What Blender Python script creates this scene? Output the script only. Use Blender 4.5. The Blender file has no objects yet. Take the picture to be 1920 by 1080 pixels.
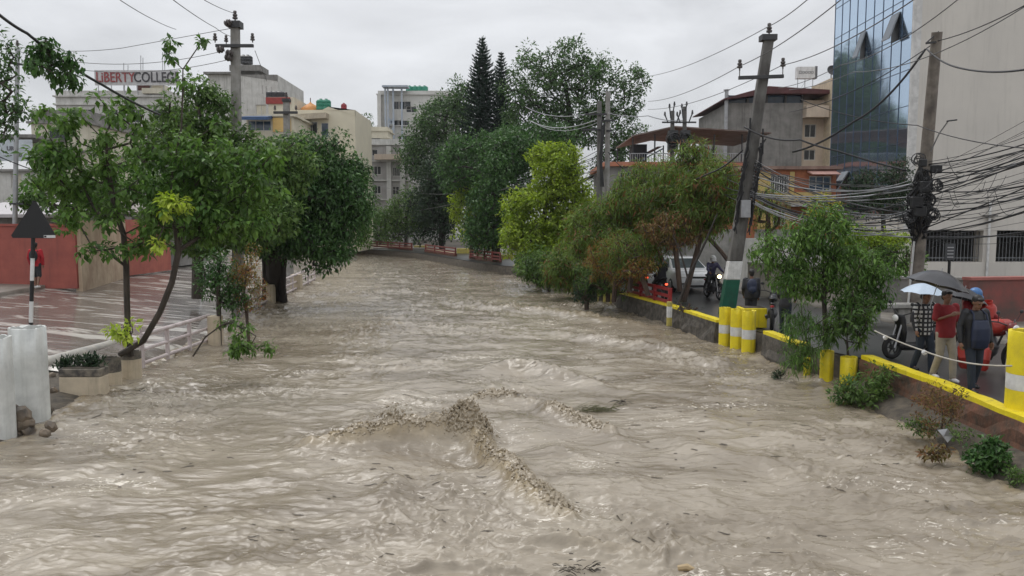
import bpy, bmesh, math, random
import numpy as np
from mathutils import Vector, Matrix, Euler
rad = math.radians
SC = bpy.context.scene
COL = SC.collection
# ---------------------------------------------------------------- camera
CAMZ = 3.04; FPX = 1440.0; PITCH = math.atan(124/1440)
cam_d = bpy.data.cameras.new("camera"); cam = bpy.data.objects.new("camera", cam_d); COL.objects.link(cam)
cam.location = (0, 0, CAMZ); cam.rotation_euler = (rad(90) - PITCH, 0, 0)
cam_d.sensor_width = 36; cam_d.lens = 27.0; cam_d.clip_end = 2000; cam_d.clip_start = .1
SC.camera = cam
# ---------------------------------------------------------------- sky: overcast daylight
SUN_EL, SUN_AZ = rad(58), rad(-35)
w = bpy.data.worlds.new("World"); SC.world = w; w.use_nodes = True
nt = w.node_tree; nt.nodes.clear()
def N(t, kind, **kw):
    n = t.nodes.new(kind)
    for k, v in kw.items():
        if k in n.inputs: n.inputs[k].default_value = v
        else: setattr(n, k, v)
    return n
def L(t, a, b): t.links.new(a, b)
out = N(nt, 'ShaderNodeOutputWorld'); bg = N(nt, 'ShaderNodeBackground', Strength=0.1)
sky = N(nt, 'ShaderNodeTexSky', sky_type='NISHITA', sun_disc=False, sun_elevation=SUN_EL, sun_rotation=SUN_AZ)
tc = N(nt, 'ShaderNodeTexCoord'); sep = N(nt, 'ShaderNodeSeparateXYZ')
L(nt, tc.outputs['Generated'], sep.inputs[0])
grad = N(nt, 'ShaderNodeMapRange'); grad.inputs['From Min'].default_value = 0.0; grad.inputs['From Max'].default_value = 1.0
grad.inputs['To Min'].default_value = 5.9; grad.inputs['To Max'].default_value = 14.0
L(nt, sep.outputs['Z'], grad.inputs['Value'])
mp = N(nt, 'ShaderNodeMapping'); mp.inputs['Scale'].default_value = (1.6, 1.6, 4.5)
L(nt, tc.outputs['Generated'], mp.inputs[0])
nz = N(nt, 'ShaderNodeTexNoise', Scale=1.7, Detail=6.0, Roughness=.52, Distortion=.4); L(nt, mp.outputs[0], nz.inputs['Vector'])
cr = N(nt, 'ShaderNodeMapRange'); cr.inputs['From Min'].default_value = .34; cr.inputs['From Max'].default_value = .66
cr.inputs['To Min'].default_value = .84; cr.inputs['To Max'].default_value = 1.2
L(nt, nz.outputs['Fac'], cr.inputs['Value'])
mul = N(nt, 'ShaderNodeMath', operation='MULTIPLY'); L(nt, grad.outputs[0], mul.inputs[0]); L(nt, cr.outputs[0], mul.inputs[1])
comb = N(nt, 'ShaderNodeCombineColor')
for i, f in enumerate((.985, 1.0, 1.03)):
    m_ = N(nt, 'ShaderNodeMath', operation='MULTIPLY'); m_.inputs[1].default_value = f
    L(nt, mul.outputs[0], m_.inputs[0]); L(nt, m_.outputs[0], comb.inputs[i])
mx = N(nt, 'ShaderNodeMix', data_type='RGBA'); mx.inputs['Factor'].default_value = .93
L(nt, sky.outputs[0], mx.inputs[6]); L(nt, comb.outputs[0], mx.inputs[7])
L(nt, mx.outputs[2], bg.inputs['Color']); L(nt, bg.outputs[0], out.inputs[0])
# ---------------------------------------------------------------- weak sun through cloud
sd = bpy.data.lights.new("sun", 'SUN'); sd.energy = 1.0; sd.angle = rad(25); sd.color = (1, .97, .93)
sun = bpy.data.objects.new("sun", sd); COL.objects.link(sun); sun.rotation_euler = (rad(90) - SUN_EL, 0, -SUN_AZ + math.pi)
SC.view_settings.view_transform = 'Standard'; SC.view_settings.look = 'None'
SC.view_settings.exposure = 0.04; SC.view_settings.gamma = 1
SC.cycles.max_bounces = 6; SC.cycles.diffuse_bounces = 3; SC.cycles.glossy_bounces = 3
SC.cycles.transmission_bounces = 3; SC.cycles.transparent_max_bounces = 6
SC.cycles.use_denoising = True
# ---------------------------------------------------------------- pixel helpers (real distance D in metres along y)
CP, SP = math.cos(PITCH), math.sin(PITCH)
def P(px, py, D):
    a = (px - 960)/FPX; b = (540 - py)/FPX
    d = Vector((a, CP + b*SP, -SP + b*CP)); s = D/d.y
    return Vector((d.x*s, D, CAMZ + d.z*s))
def G(px, py, z):
    a = (px - 960)/FPX; b = (540 - py)/FPX
    d = Vector((a, CP + b*SP, -SP + b*CP)); s = (z - CAMZ)/d.z
    return Vector((d.x*s, d.y*s, z))
# ---------------------------------------------------------------- mesh builder
class MB:
    def __init__(s): s.v = []; s.f = []; s.m = []; s.mi = 0
    def mat(s, i): s.mi = i; return s
    def add(s, vs, fs):
        o = len(s.v); s.v += [tuple(p) for p in vs]
        for f in fs: s.f.append(tuple(i + o for i in f)); s.m.append(s.mi)
        return s
    def box(s, c, size, rz=0, M=None):
        x, y, z = (q/2 for q in size); vs = []
        R = Matrix.Rotation(rz, 3, 'Z') if M is None else M
        for a in (-x, x):
            for b in (-y, y):
                for d in (-z, z): vs.append(Vector(c) + R @ Vector((a, b, d)))
        return s.add(vs, [(0,1,3,2),(4,6,7,5),(0,4,5,1),(2,3,7,6),(0,2,6,4),(1,5,7,3)])
    def bb(s, x0, x1, y0, y1, z0, z1): return s.box(((x0+x1)/2, (y0+y1)/2, (z0+z1)/2), (abs(x1-x0), abs(y1-y0), abs(z1-z0)))
    def beam(s, a, b, wd, ht, up=Vector((0, 0, 1))):
        a, b = Vector(a), Vector(b); d = (b-a); ln = d.length; d.normalize()
        r = d.cross(up); r = r.normalized() if r.length > 1e-5 else Vector((1, 0, 0)); u = r.cross(d)
        M = Matrix((r, d, u)).transposed()
        return s.box((a+b)/2, (wd, ln, ht), M=M)
    def tube(s, pts, rs, n=8, cap=True):
        pts = [Vector(p) for p in pts]
        if not hasattr(rs, '__len__'): rs = [rs]*len(pts)
        vs = []; fs = []; prev = None
        for i, p in enumerate(pts):
            d = (pts[min(i+1, len(pts)-1)] - pts[max(i-1, 0)])
            d = d.normalized() if d.length > 1e-9 else Vector((0, 0, 1))
            if prev is None: a = d.orthogonal().normalized()
            else:
                a = prev - d*prev.dot(d); a = a.normalized() if a.length > 1e-6 else d.orthogonal().normalized()
            prev = a; b = d.cross(a)
            for k in range(n):
                t = 2*math.pi*k/n; vs.append(p + (a*math.cos(t) + b*math.sin(t))*rs[i])
        for i in range(len(pts)-1):
            for k in range(n):
                k2 = (k+1) % n; fs.append((i*n+k, i*n+k2, (i+1)*n+k2, (i+1)*n+k))
        if cap: fs.append(tuple(range(n))[::-1]); fs.append(tuple((len(pts)-1)*n + k for k in range(n)))
        return s.add(vs, fs)
    def lathe(s, c, prof, n=20, closed=False, M=None, jit=0, seed=0):
        c = Vector(c); vs = []; fs = []; m = len(prof); rr = random.Random(seed)
        for i, (r, z) in enumerate(prof):
            for k in range(n):
                t = 2*math.pi*k/n; q = Vector((r*math.cos(t), r*math.sin(t), z + (rr.uniform(-jit, jit) if jit else 0)))
                vs.append(c + (M @ q if M is not None else q))
        for i in range(m-1 if not closed else m):
            for k in range(n):
                k2 = (k+1) % n; j = (i+1) % m; fs.append((i*n+k, i*n+k2, j*n+k2, j*n+k))
        if not closed:
            if prof[0][0] > 1e-4: fs.append(tuple(range(n))[::-1])
            if prof[-1][0] > 1e-4: fs.append(tuple((m-1)*n + k for k in range(n)))
        return s.add(vs, fs)
    def ell(s, c, r, n=12, m=8, M=None, jit=0, seed=0):
        c = Vector(c); rr = random.Random(seed); vs = [ ]; fs = []
        for i in range(m+1):
            ph = math.pi*i/m
            for k in range(n):
                t = 2*math.pi*k/n; j = 1 + (rr.uniform(-jit, jit) if jit else 0)
                q = Vector((r[0]*math.sin(ph)*math.cos(t)*j, r[1]*math.sin(ph)*math.sin(t)*j, r[2]*math.cos(ph)*j))
                vs.append(c + (M @ q if M is not None else q))
        for i in range(m):
            for k in range(n):
                k2 = (k+1) % n; fs.append((i*n+k, (i+1)*n+k, (i+1)*n+k2, i*n+k2))
        return s.add(vs, fs)
    def prism(s, poly, axis, a, b):
        """poly: 2D points; axis 'x','y','z' = extrusion axis from a to b"""
        def mk(u, v, t): return {'x': (t, u, v), 'y': (u, t, v), 'z': (u, v, t)}[axis]
        n = len(poly); vs = [mk(u, v, a) for u, v in poly] + [mk(u, v, b) for u, v in poly]
        fs = [tuple(range(n)), tuple(range(2*n-1, n-1, -1))] + [(i, i+n, (i+1) % n + n, (i+1) % n) for i in range(n)]
        return s.add(vs, fs)
    def build(s, name, mats, parent=None, smooth=False, bevel=0, world=False):
        vs = s.v
        if world and parent is not None:
            o = parent.matrix_basis.translation
            pp = parent.parent
            while pp is not None: o = o + pp.matrix_basis.translation; pp = pp.parent
            vs = [(a-o.x, b-o.y, c-o.z) for a, b, c in vs]
        me = bpy.data.meshes.new(name); me.from_pydata(vs, [], s.f)
        if not isinstance(mats, (list, tuple)): mats = [mats]
        for m in mats: me.materials.append(m)
        if len(mats) > 1: me.polygons.foreach_set('material_index', s.m)
        bm = bmesh.new(); bm.from_mesh(me); bmesh.ops.recalc_face_normals(bm, faces=bm.faces)
        if bevel: bmesh.ops.bevel(bm, geom=bm.edges[:] , offset=bevel, segments=1, affect='EDGES', clamp_overlap=True)
        bm.to_mesh(me); bm.free()
        if smooth: me.polygons.foreach_set('use_smooth', [True]*len(me.polygons))
        o = bpy.data.objects.new(name, me); COL.objects.link(o)
        if smooth and smooth != 'all': me.set_sharp_from_angle(angle=rad(40))
        if parent is not None: o.parent = parent
        return o
def np_mesh(name, V, F, mats, parent=None, smooth=False, origin=None):
    """V (n,3) F (m,k) arrays"""
    V = np.asarray(V, dtype=np.float32); F = np.asarray(F, dtype=np.int32)
    if origin is not None: V = V - np.array(origin, dtype=np.float32)
    me = bpy.data.meshes.new(name); k = F.shape[1]
    me.vertices.add(len(V)); me.vertices.foreach_set('co', V.ravel())
    me.loops.add(F.size); me.loops.foreach_set('vertex_index', F.ravel())
    me.polygons.add(len(F)); me.polygons.foreach_set('loop_start', np.arange(0, F.size, k, dtype=np.int32))
    me.update(calc_edges=True)
    if smooth: me.polygons.foreach_set('use_smooth', np.ones(len(F), dtype=bool))
    if not isinstance(mats, (list, tuple)): mats = [mats]
    for m in mats: me.materials.append(m)
    o = bpy.data.objects.new(name, me); COL.objects.link(o)
    if parent is not None: o.parent = parent
    return o
def thing(name, label, cat, loc=(0, 0, 0), rz=0, group=None):
    o = bpy.data.objects.new(name, None); COL.objects.link(o); o.empty_display_size = .2
    o.location = loc; o.rotation_euler = (0, 0, rz); return tag(o, label, cat, group)
def tag(o, label=None, cat=None, group=None, kind=None):
    if label: o['label'] = label
    if cat: o['category'] = cat
    if group: o['group'] = group
    if kind: o['kind'] = kind
    return o
def copy_tree(o, parent=None):
    c = o.copy(); COL.objects.link(c); c.parent = parent
    for ch in [q for q in o.children]: copy_tree(ch, c)
    return c
def root_at(mb_loc): return Vector(mb_loc)
# ---------------------------------------------------------------- materials
def pm(name, col, rough=.6, metal=0, spec=.5, col2=None, scale=3.0, bump=0, bscale=None, streak=0, emit=None, coat=0, stretch=(1,1,1), lo=.35, hi=.65, dirt=None, dirt_top=False):
    m = bpy.data.materials.new(name); m.use_nodes = True; t = m.node_tree
    b = t.nodes['Principled BSDF']
    b.inputs['Roughness'].default_value = rough; b.inputs['Metallic'].default_value = metal
    b.inputs['Specular IOR Level'].default_value = spec; b.inputs['Coat Weight'].default_value = coat
    c = tuple(col) + (1,); b.inputs['Base Color'].default_value = c
    tcn = N(t, 'ShaderNodeTexCoord'); mpn = N(t, 'ShaderNodeMapping'); mpn.inputs['Scale'].default_value = stretch
    L(t, tcn.outputs['Object'], mpn.inputs[0])
    if col2 is None: col2 = tuple(q*.72 for q in col)
    n1 = N(t, 'ShaderNodeTexNoise', Scale=scale, Detail=6.0, Roughness=.62); L(t, mpn.outputs[0], n1.inputs['Vector'])
    r1 = N(t, 'ShaderNodeMapRange'); r1.inputs['From Min'].default_value = lo; r1.inputs['From Max'].default_value = hi
    L(t, n1.outputs['Fac'], r1.inputs['Value'])
    mxn = N(t, 'ShaderNodeMix', data_type='RGBA'); mxn.inputs[6].default_value = c; mxn.inputs[7].default_value = tuple(col2) + (1,)
    L(t, r1.outputs[0], mxn.inputs['Factor']); last = mxn.outputs[2]
    if streak:
        mp2 = N(t, 'ShaderNodeMapping'); mp2.inputs['Scale'].default_value = (3.5, 3.5, .22); L(t, tcn.outputs['Object'], mp2.inputs[0])
        n2 = N(t, 'ShaderNodeTexNoise', Scale=1.3, Detail=5.0, Roughness=.7); L(t, mp2.outputs[0], n2.inputs['Vector'])
        r2 = N(t, 'ShaderNodeMapRange'); r2.inputs['From Min'].default_value = .52; r2.inputs['From Max'].default_value = .72; r2.inputs['To Max'].default_value = streak
        L(t, n2.outputs['Fac'], r2.inputs['Value'])
        mx2 = N(t, 'ShaderNodeMix', data_type='RGBA'); L(t, r2.outputs[0], mx2.inputs['Factor']); L(t, last, mx2.inputs[6])
        mx2.inputs[7].default_value = (tuple(dirt) if dirt else (.07, .065, .055)) + (1,); last = mx2.outputs[2]
    L(t, last, b.inputs['Base Color'])
    if bump:
        n3 = N(t, 'ShaderNodeTexNoise', Scale=bscale or scale*8, Detail=5.0); L(t, mpn.outputs[0], n3.inputs['Vector'])
        bn = N(t, 'ShaderNodeBump', Strength=bump, Distance=.02); L(t, n3.outputs['Fac'], bn.inputs['Height']); L(t, bn.outputs[0], b.inputs['Normal'])
    if emit:
        b.inputs['Emission Color'].default_value = tuple(emit[0]) + (1,); b.inputs['Emission Strength'].default_value = emit[1]
    return m
def leafm(name, c1, c2, rough=.42, trans=.28, vary=.45, dead=None):
    m = bpy.data.materials.new(name); m.use_nodes = True; t = m.node_tree; b = t.nodes['Principled BSDF']
    g = N(t, 'ShaderNodeNewGeometry'); o = t.nodes['Material Output']
    mxn = N(t, 'ShaderNodeMix', data_type='RGBA'); mxn.inputs[6].default_value = tuple(c1) + (1,); mxn.inputs[7].default_value = tuple(c2) + (1,)
    tcn = N(t, 'ShaderNodeTexCoord'); nn = N(t, 'ShaderNodeTexNoise', Scale=1.1, Detail=3.0); L(t, tcn.outputs['Object'], nn.inputs['Vector'])
    ad = N(t, 'ShaderNodeMath', operation='MULTIPLY_ADD'); ad.inputs[1].default_value = .6
    L(t, g.outputs['Random Per Island'], ad.inputs[0])
    r0 = N(t, 'ShaderNodeMapRange'); r0.inputs['From Min'].default_value = .35; r0.inputs['From Max'].default_value = .65; r0.inputs['To Min'].default_value = -.1; r0.inputs['To Max'].default_value = .5
    L(t, nn.outputs['Fac'], r0.inputs['Value']); L(t, r0.outputs[0], ad.inputs[2]); ad.use_clamp = True
    L(t, ad.outputs[0], mxn.inputs['Factor'])
    wn = N(t, 'ShaderNodeTexWhiteNoise', noise_dimensions='1D'); L(t, g.outputs['Random Per Island'], wn.inputs['W'])
    vr = N(t, 'ShaderNodeMapRange'); vr.inputs['To Min'].default_value = 1-vary; vr.inputs['To Max'].default_value = 1+vary
    L(t, wn.outputs['Value'], vr.inputs['Value'])
    hs = N(t, 'ShaderNodeHueSaturation'); L(t, vr.outputs[0], hs.inputs['Value']); L(t, mxn.outputs[2], hs.inputs['Color'])
    last = hs.outputs[0]
    if dead:
        th = N(t, 'ShaderNodeMath', operation='GREATER_THAN'); th.inputs[1].default_value = 1 - dead[1]
        w2 = N(t, 'ShaderNodeTexWhiteNoise', noise_dimensions='1D'); mm = N(t, 'ShaderNodeMath', operation='MULTIPLY'); mm.inputs[1].default_value = 7.31
        L(t, g.outputs['Random Per Island'], mm.inputs[0]); L(t, mm.outputs[0], w2.inputs['W']); L(t, w2.outputs['Value'], th.inputs[0])
        md = N(t, 'ShaderNodeMix', data_type='RGBA'); L(t, th.outputs[0], md.inputs['Factor']); L(t, last, md.inputs[6]); md.inputs[7].default_value = tuple(dead[0]) + (1,); last = md.outputs[2]
    L(t, last, b.inputs['Base Color']); b.inputs['Roughness'].default_value = rough; b.inputs['Specular IOR Level'].default_value = .22
    tr = N(t, 'ShaderNodeBsdfTranslucent'); h2 = N(t, 'ShaderNodeHueSaturation', Saturation=1.1, Value=1.5); L(t, last, h2.inputs['Color']); L(t, h2.outputs[0], tr.inputs['Color'])
    ms = N(t, 'ShaderNodeMixShader'); ms.inputs[0].default_value = trans; L(t, b.outputs[0], ms.inputs[1]); L(t, tr.outputs[0], ms.inputs[2]); L(t, ms.outputs[0], o.inputs[0])
    return m
M = {}
M['concrete'] = pm('concrete', (.34, .33, .31), .85, col2=(.22, .21, .19), bump=.4, scale=2.5, streak=.5)
M['pole'] = pm('pole_concrete', (.30, .29, .275), .85, col2=(.20, .19, .17), bump=.3, scale=3, streak=.5)
M['pole_dark'] = pm('wet_pole_concrete', (.17, .165, .155), .7, col2=(.07, .065, .06), bump=.4, scale=2.2, streak=.8, stretch=(1, 1, .5))
M['black'] = pm('black_rubber', (.012, .012, .013), .45)
M['cable'] = pm('cable_black', (.018, .018, .02), .5)
M['cable_grey'] = pm('cable_grey', (.13, .13, .135), .5)
M['iron'] = pm('dark_iron', (.06, .06, .062), .5, metal=.4)
M['steel'] = pm('galvanised', (.42, .43, .44), .45, metal=.6, col2=(.3, .3, .31))
M['ceramic'] = pm('insulator_ceramic', (.10, .085, .08), .35)
M['white'] = pm('white_paint', (.74, .74, .73), .5, col2=(.55, .55, .54), scale=5, streak=.25, bump=.15)
M['offwhite'] = pm('aged_white_render', (.60, .59, .56), .8, col2=(.46, .45, .42), scale=1.2, streak=.45, bump=.2)
M['cream'] = pm('cream_render', (.62, .58, .47), .8, col2=(.52, .48, .38), scale=.7, streak=.25, bump=.2)
M['yellow'] = pm('yellow_paint', (.80, .65, .015), .5, col2=(.58, .46, .03), scale=4, streak=.6, dirt=(.22, .17, .07), bump=.2, lo=.45, hi=.8)
M['yellow_far'] = pm('faded_yellow_paint', (.55, .46, .10), .6, col2=(.33, .28, .09), scale=4, streak=.5, bump=.2)
M['red'] = pm('red_render', (.36, .095, .07), .7, col2=(.27, .07, .055), scale=1.5, streak=.3, dirt=(.12, .05, .04), bump=.2)
M['redrail'] = pm('red_rail_paint', (.30, .022, .025), .4, col2=(.20, .018, .02), scale=6)
M['glassd'] = pm('dark_window_glass', (.03, .035, .04), .08, spec=.6)
M['glassblue'] = pm('blue_window_glass', (.03, .06, .10), .08, spec=.7)
M['wframe'] = pm('white_window_frame', (.62, .61, .58), .5)
M['brown'] = pm('brown_wood_frame', (.10, .06, .04), .6)
# ---------------------------------------------------------------- noise
_r = np.random.RandomState(7); _perm = _r.permutation(4096); _ang = _r.rand(4096)*2*np.pi
def gnoise(x, y):
    xi = np.floor(x).astype(int); yi = np.floor(y).astype(int); xf = x-xi; yf = y-yi
    u = xf*xf*xf*(xf*(xf*6-15)+10); v = yf*yf*yf*(yf*(yf*6-15)+10)
    def g(ix, iy, dx, dy):
        h = _ang[_perm[(ix + _perm[iy & 4095]) & 4095]]; return np.cos(h)*dx + np.sin(h)*dy
    a = g(xi, yi, xf, yf); b = g(xi+1, yi, xf-1, yf); c = g(xi, yi+1, xf, yf-1); d = g(xi+1, yi+1, xf-1, yf-1)
    return ((a*(1-u)+b*u)*(1-v) + (c*(1-u)+d*u)*v)*1.6
def fbm(x, y, o=4, g=.5):
    s = 0; a = 1; t = 0
    for i in range(o): s = s + a*gnoise(x*2**i + 13.7*i, y*2**i - 7.1*i); t += a; a *= g
    return s/t
def ridged(x, y, o=3): 
    s = 0; a = 1; t = 0
    for i in range(o): s = s + a*(1 - np.abs(gnoise(x*2**i + 5.3*i, y*2**i + 9.1*i))*2); t += a; a *= .5
    return s/t
# ---------------------------------------------------------------- bank lines
WZ = -0.6
_wp = [G(px, py, z) for px, py, z in ((2010, 815, .1), (1890, 768, .1), (1760, 716, .1), (1625, 668, .1), (1560, 655, .1), (1490, 640, .1), (1440, 622, .1), (1350, 601, .1), (1252, 570, .1), (1163, 547, .1), (1130, 537, .1), (1060, 516, .1), (965, 497, .1), (938, 490, .3), (882, 483, .3), (854, 479, .3), (798, 471, .3), (772, 468, .3), (688, 462, .3))]
yR = [-60] + [p.y for p in _wp] + [_wp[-1].y+5, _wp[-1].y+9, 700]
xR = [_wp[0].x] + [p.x for p in _wp] + [-40, -180, -200]
yL = [-60, 13, 15, 17, 19, 23, 34, 46, 60, 80, 97, 103, 108, 112, 700]
xL = [-8.4, -8.35, -8.6, -9.1, -9.3, -9.3, -10.7, -12, -13.3, -15.6, -21.8, -33, -60, -190, -210]
def XR(y): return np.interp(y, yR, xR)
def XL(y): return np.interp(y, yL, xL)
def HL(s): return min(.62, -.5 + .1*s)     # left road surface height at distance s from bank
rows = [-60, -20, 0] + list(np.arange(5, 40, .5)) + list(np.arange(40, 116, 1.5)) + [130, 160, 220, 320, 500, 900]
m_soil = pm('bank_soil', (.115, .095, .07), .85, col2=(.05, .042, .033), scale=5, bump=.8, bscale=30)
m_road = pm('wet_asphalt', (.055, .054, .054), .32, col2=(.028, .028, .029), scale=.9, bump=.15, bscale=60, spec=.6)
m_pave = pm('wet_paving', (.23, .21, .18), .5, col2=(.14, .125, .105), scale=1.5, bump=.25)
def strip(name, profs, rows, mats, kind='structure', smooth=True):
    V = []; F = []; n = len(profs(rows[0]))
    for y in rows: V += [(x, y, z) for x, z in profs(y)]
    for i in range(len(rows)-1):
        for k in range(n-1): F.append((i*n+k, i*n+k+1, (i+1)*n+k+1, (i+1)*n+k))
    o = np_mesh(name, V, F, mats, smooth=smooth)
    if kind: o['kind'] = kind
    return o
def ground_prof(y):
    l, r = float(XL(y)), float(XR(y)); k = np.interp(y, [0, 13, 18, 22], [1, 1, .35, .15])
    nl = float(fbm(np.array([y*.7]), np.array([3.3]))[0])*.12; nr = float(fbm(np.array([y*1.1]), np.array([8.8]))[0])*.18
    nearl = np.interp(y, [0, 15, 18.5], [1, 1, 0])
    P_ = [(-900, .5), (l-60, .5), (l-22, .5), (l-12, .5), (l-11, .48), (l-8, .2), (l-3, HL(3)-.1), (l-1.2, HL(1.2)-.1-.0*nearl), (l-.55+nl, -.42-.2*(1-nearl)), (l-.2+nl, -.5-.15*(1-nearl)), (l+.05+nl, -.66), (l+.3+nl, -1.5), (l+2, -2.2),
          (r-3, -2.2)] + ([(r-.9*k-.35+nr*k, -1.5), (r-.85*k-.1+nr*k, -.66), (r-.72*k-.05+nr*k*.6, -.5), (r-.35*k-.05, -.40+.06*nr), (r-.02, -.36), (r+.02, -.3)] if y < 16.6 else [(r-.3, -2.2), (r-.1, -2.1), (r-.08, -2), (r-.05, -1.5), (r-.02, -1.2), (r, -.9)]) + [(r+.1, -.02), (r+.2, -.02), (r+60, -.02), (900, -.02)]
    return P_
strip('ground', ground_prof, rows, m_soil)
rr_ = [y for y in rows if 3 <= y <= 130]
strip('road', lambda y: [(float(XR(y))+.16, .006), (float(XR(y))+2.5, .02), (float(XR(y))+5.2, .006)], rr_, m_road)
strip('pavement', lambda y: [(float(XR(y))+5.2, -.05), (float(XR(y))+5.2, .12), (float(XR(y))+5.32, .12), (float(XR(y))+5.34, .12), (float(XR(y))+13, .12)], rr_, m_pave, smooth=False)
# left flooded street
m_flood = bpy.data.materials.new('muddy_flood_on_street'); m_flood.use_nodes = True
t = m_flood.node_tree; b = t.nodes['Principled BSDF']
tcn = N(t, 'ShaderNodeTexCoord'); mpn = N(t, 'ShaderNodeMapping'); mpn.inputs['Scale'].default_value = (.22, .8, 1); mpn.inputs['Rotation'].default_value = (0, 0, rad(-14))
L(t, tcn.outputs['Object'], mpn.inputs[0])
n1 = N(t, 'ShaderNodeTexNoise', Scale=1.5, Detail=7.0, Roughness=.6, Distortion=1.2); L(t, mpn.outputs[0], n1.inputs['Vector'])
cr_ = N(t, 'ShaderNodeValToRGB'); L(t, n1.outputs['Fac'], cr_.inputs[0])
e = cr_.color_ramp.elements; e[0].position = .46; e[0].color = (.155, .13, .115, 1); e[1].position = .60; e[1].color = (.58, .55, .50, 1)
e2 = e.new(.53); e2.color = (.20, .175, .155, 1)
L(t, cr_.outputs[0], b.inputs['Base Color']); b.inputs['Roughness'].default_value = .2; b.inputs['IOR'].default_value = 1.33; b.inputs['Coat Weight'].default_value = .2
n2 = N(t, 'ShaderNodeTexNoise', Scale=5.0, Detail=4.0); L(t, mpn.outputs[0], n2.inputs['Vector'])
bn = N(t, 'ShaderNodeBump', Strength=.6, Distance=.04); L(t, n2.outputs['Fac'], bn.inputs['Height']); L(t, bn.outputs[0], b.inputs['Normal'])
strip('flooded_street', lambda y: [(float(XL(y)) - s, HL(s)) for s in (8.6, 6, 4, 2, 1.1, .5)] + [(float(XL(y)) + .3, -.75)] if y > 17.5 else [(float(XL(y)) - s, HL(s)) for s in (8.6, 6, 4.6, 4, 3.2, 2.6, 2.2)], [y for y in rows if 5 <= y <= 112], m_flood)
strip('footway', lambda y: [(float(XL(y)) - s, z) for s, z in ((16, .72), (8.75, .5), (8.6, .49), (8.58, .3))], [y for y in rows if 5 <= y <= 112], m_pave, smooth=False)
# ---------------------------------------------------------------- river
def seg_d(x, y, pts):
    """distance to polyline + interpolated value"""
    best = np.full(x.shape, 1e9); val = np.zeros(x.shape)
    for (x0, y0, h0), (x1, y1, h1) in zip(pts[:-1], pts[1:]):
        dx, dy = x1-x0, y1-y0; t_ = np.clip(((x-x0)*dx + (y-y0)*dy)/(dx*dx+dy*dy), 0, 1)
        d = np.hypot(x-x0-t_*dx, y-y0-t_*dy); k = d < best; best[k] = d[k]; val[k] = (h0+(h1-h0)*t_)[k]
    return best, val
crests = [  # (polyline x,y,height), width, roughness, foam
    ([(-3.3, 12.3, .10), (-2.75, 12.5, .16), (-2.1, 12.75, .24), (-1.5, 12.9, .28), (-1.1, 13.0, .24), (-.75, 12.95, .17), (-.62, 12.7, .14)], .26, .5, 1.0),
    ([(-.75, 12.95, .15), (-.5, 12.4, .18), (-.28, 11.9, .15), (-.05, 11.3, .15), (.05, 10.7, .16), (.2, 10.2, .18), (.42, 9.8, .18), (.62, 9.35, .12)], .2, .5, 1.0),
    ([(-1.0, 18.3, .04), (-.2, 19.0, .20), (.5, 18.8, .25), (1.3, 17.6, .16), (2.0, 16.5, .05)], .35, .3, .25),
    ([(.6, 14.9, .05), (.85, 14.2, .18), (1.2, 13.6, .16), (1.6, 13.1, .1), (1.8, 12.3, .05)], .22, .55, .6),
    ([(-.9, 15.2, .12), (-.3, 15.8, .17), (.3, 15.4, .08), (.9, 14.5, .04)], .25, .5, .5),
    ([(.2, 8.6, .04), (.8, 8.3, .12), (1.5, 8.1, .1), (2.2, 8.3, .03)], .2, .6, .5),
    ([(-2.2, 11.1, .02), (-1.6, 10.6, .08), (-1.9, 9.9, .05)], .2, .5, .15),
    ([(-2.6, 35, .05), (.5, 31.5, .16), (3.0, 28.5, .22), (4.4, 26.5, .1)], .5, .5, .5),
    ([(1.5, 25.0, .1), (3.5, 22.5, .16), (5.4, 19.5, .08)], .4, .5, .3),
    ([(2.5, 12.6, .02), (3.2, 11.7, .10), (4.2, 10.9, .03)], .3, .15, .0),
]
ys = [5.0]
while ys[-1] < 122: ys.append(ys[-1] + .021*(ys[-1]/8)**1.55)
ys = np.array(ys); NT = 900; tt = np.linspace(-1, 1, NT); tt = np.sign(tt)*np.abs(tt)**1.15
Y = np.repeat(ys[:, None], NT, 1); X = tt[None, :]*(6.5 + .55*Y) - .08*(Y-5).clip(0)*1.0
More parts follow.
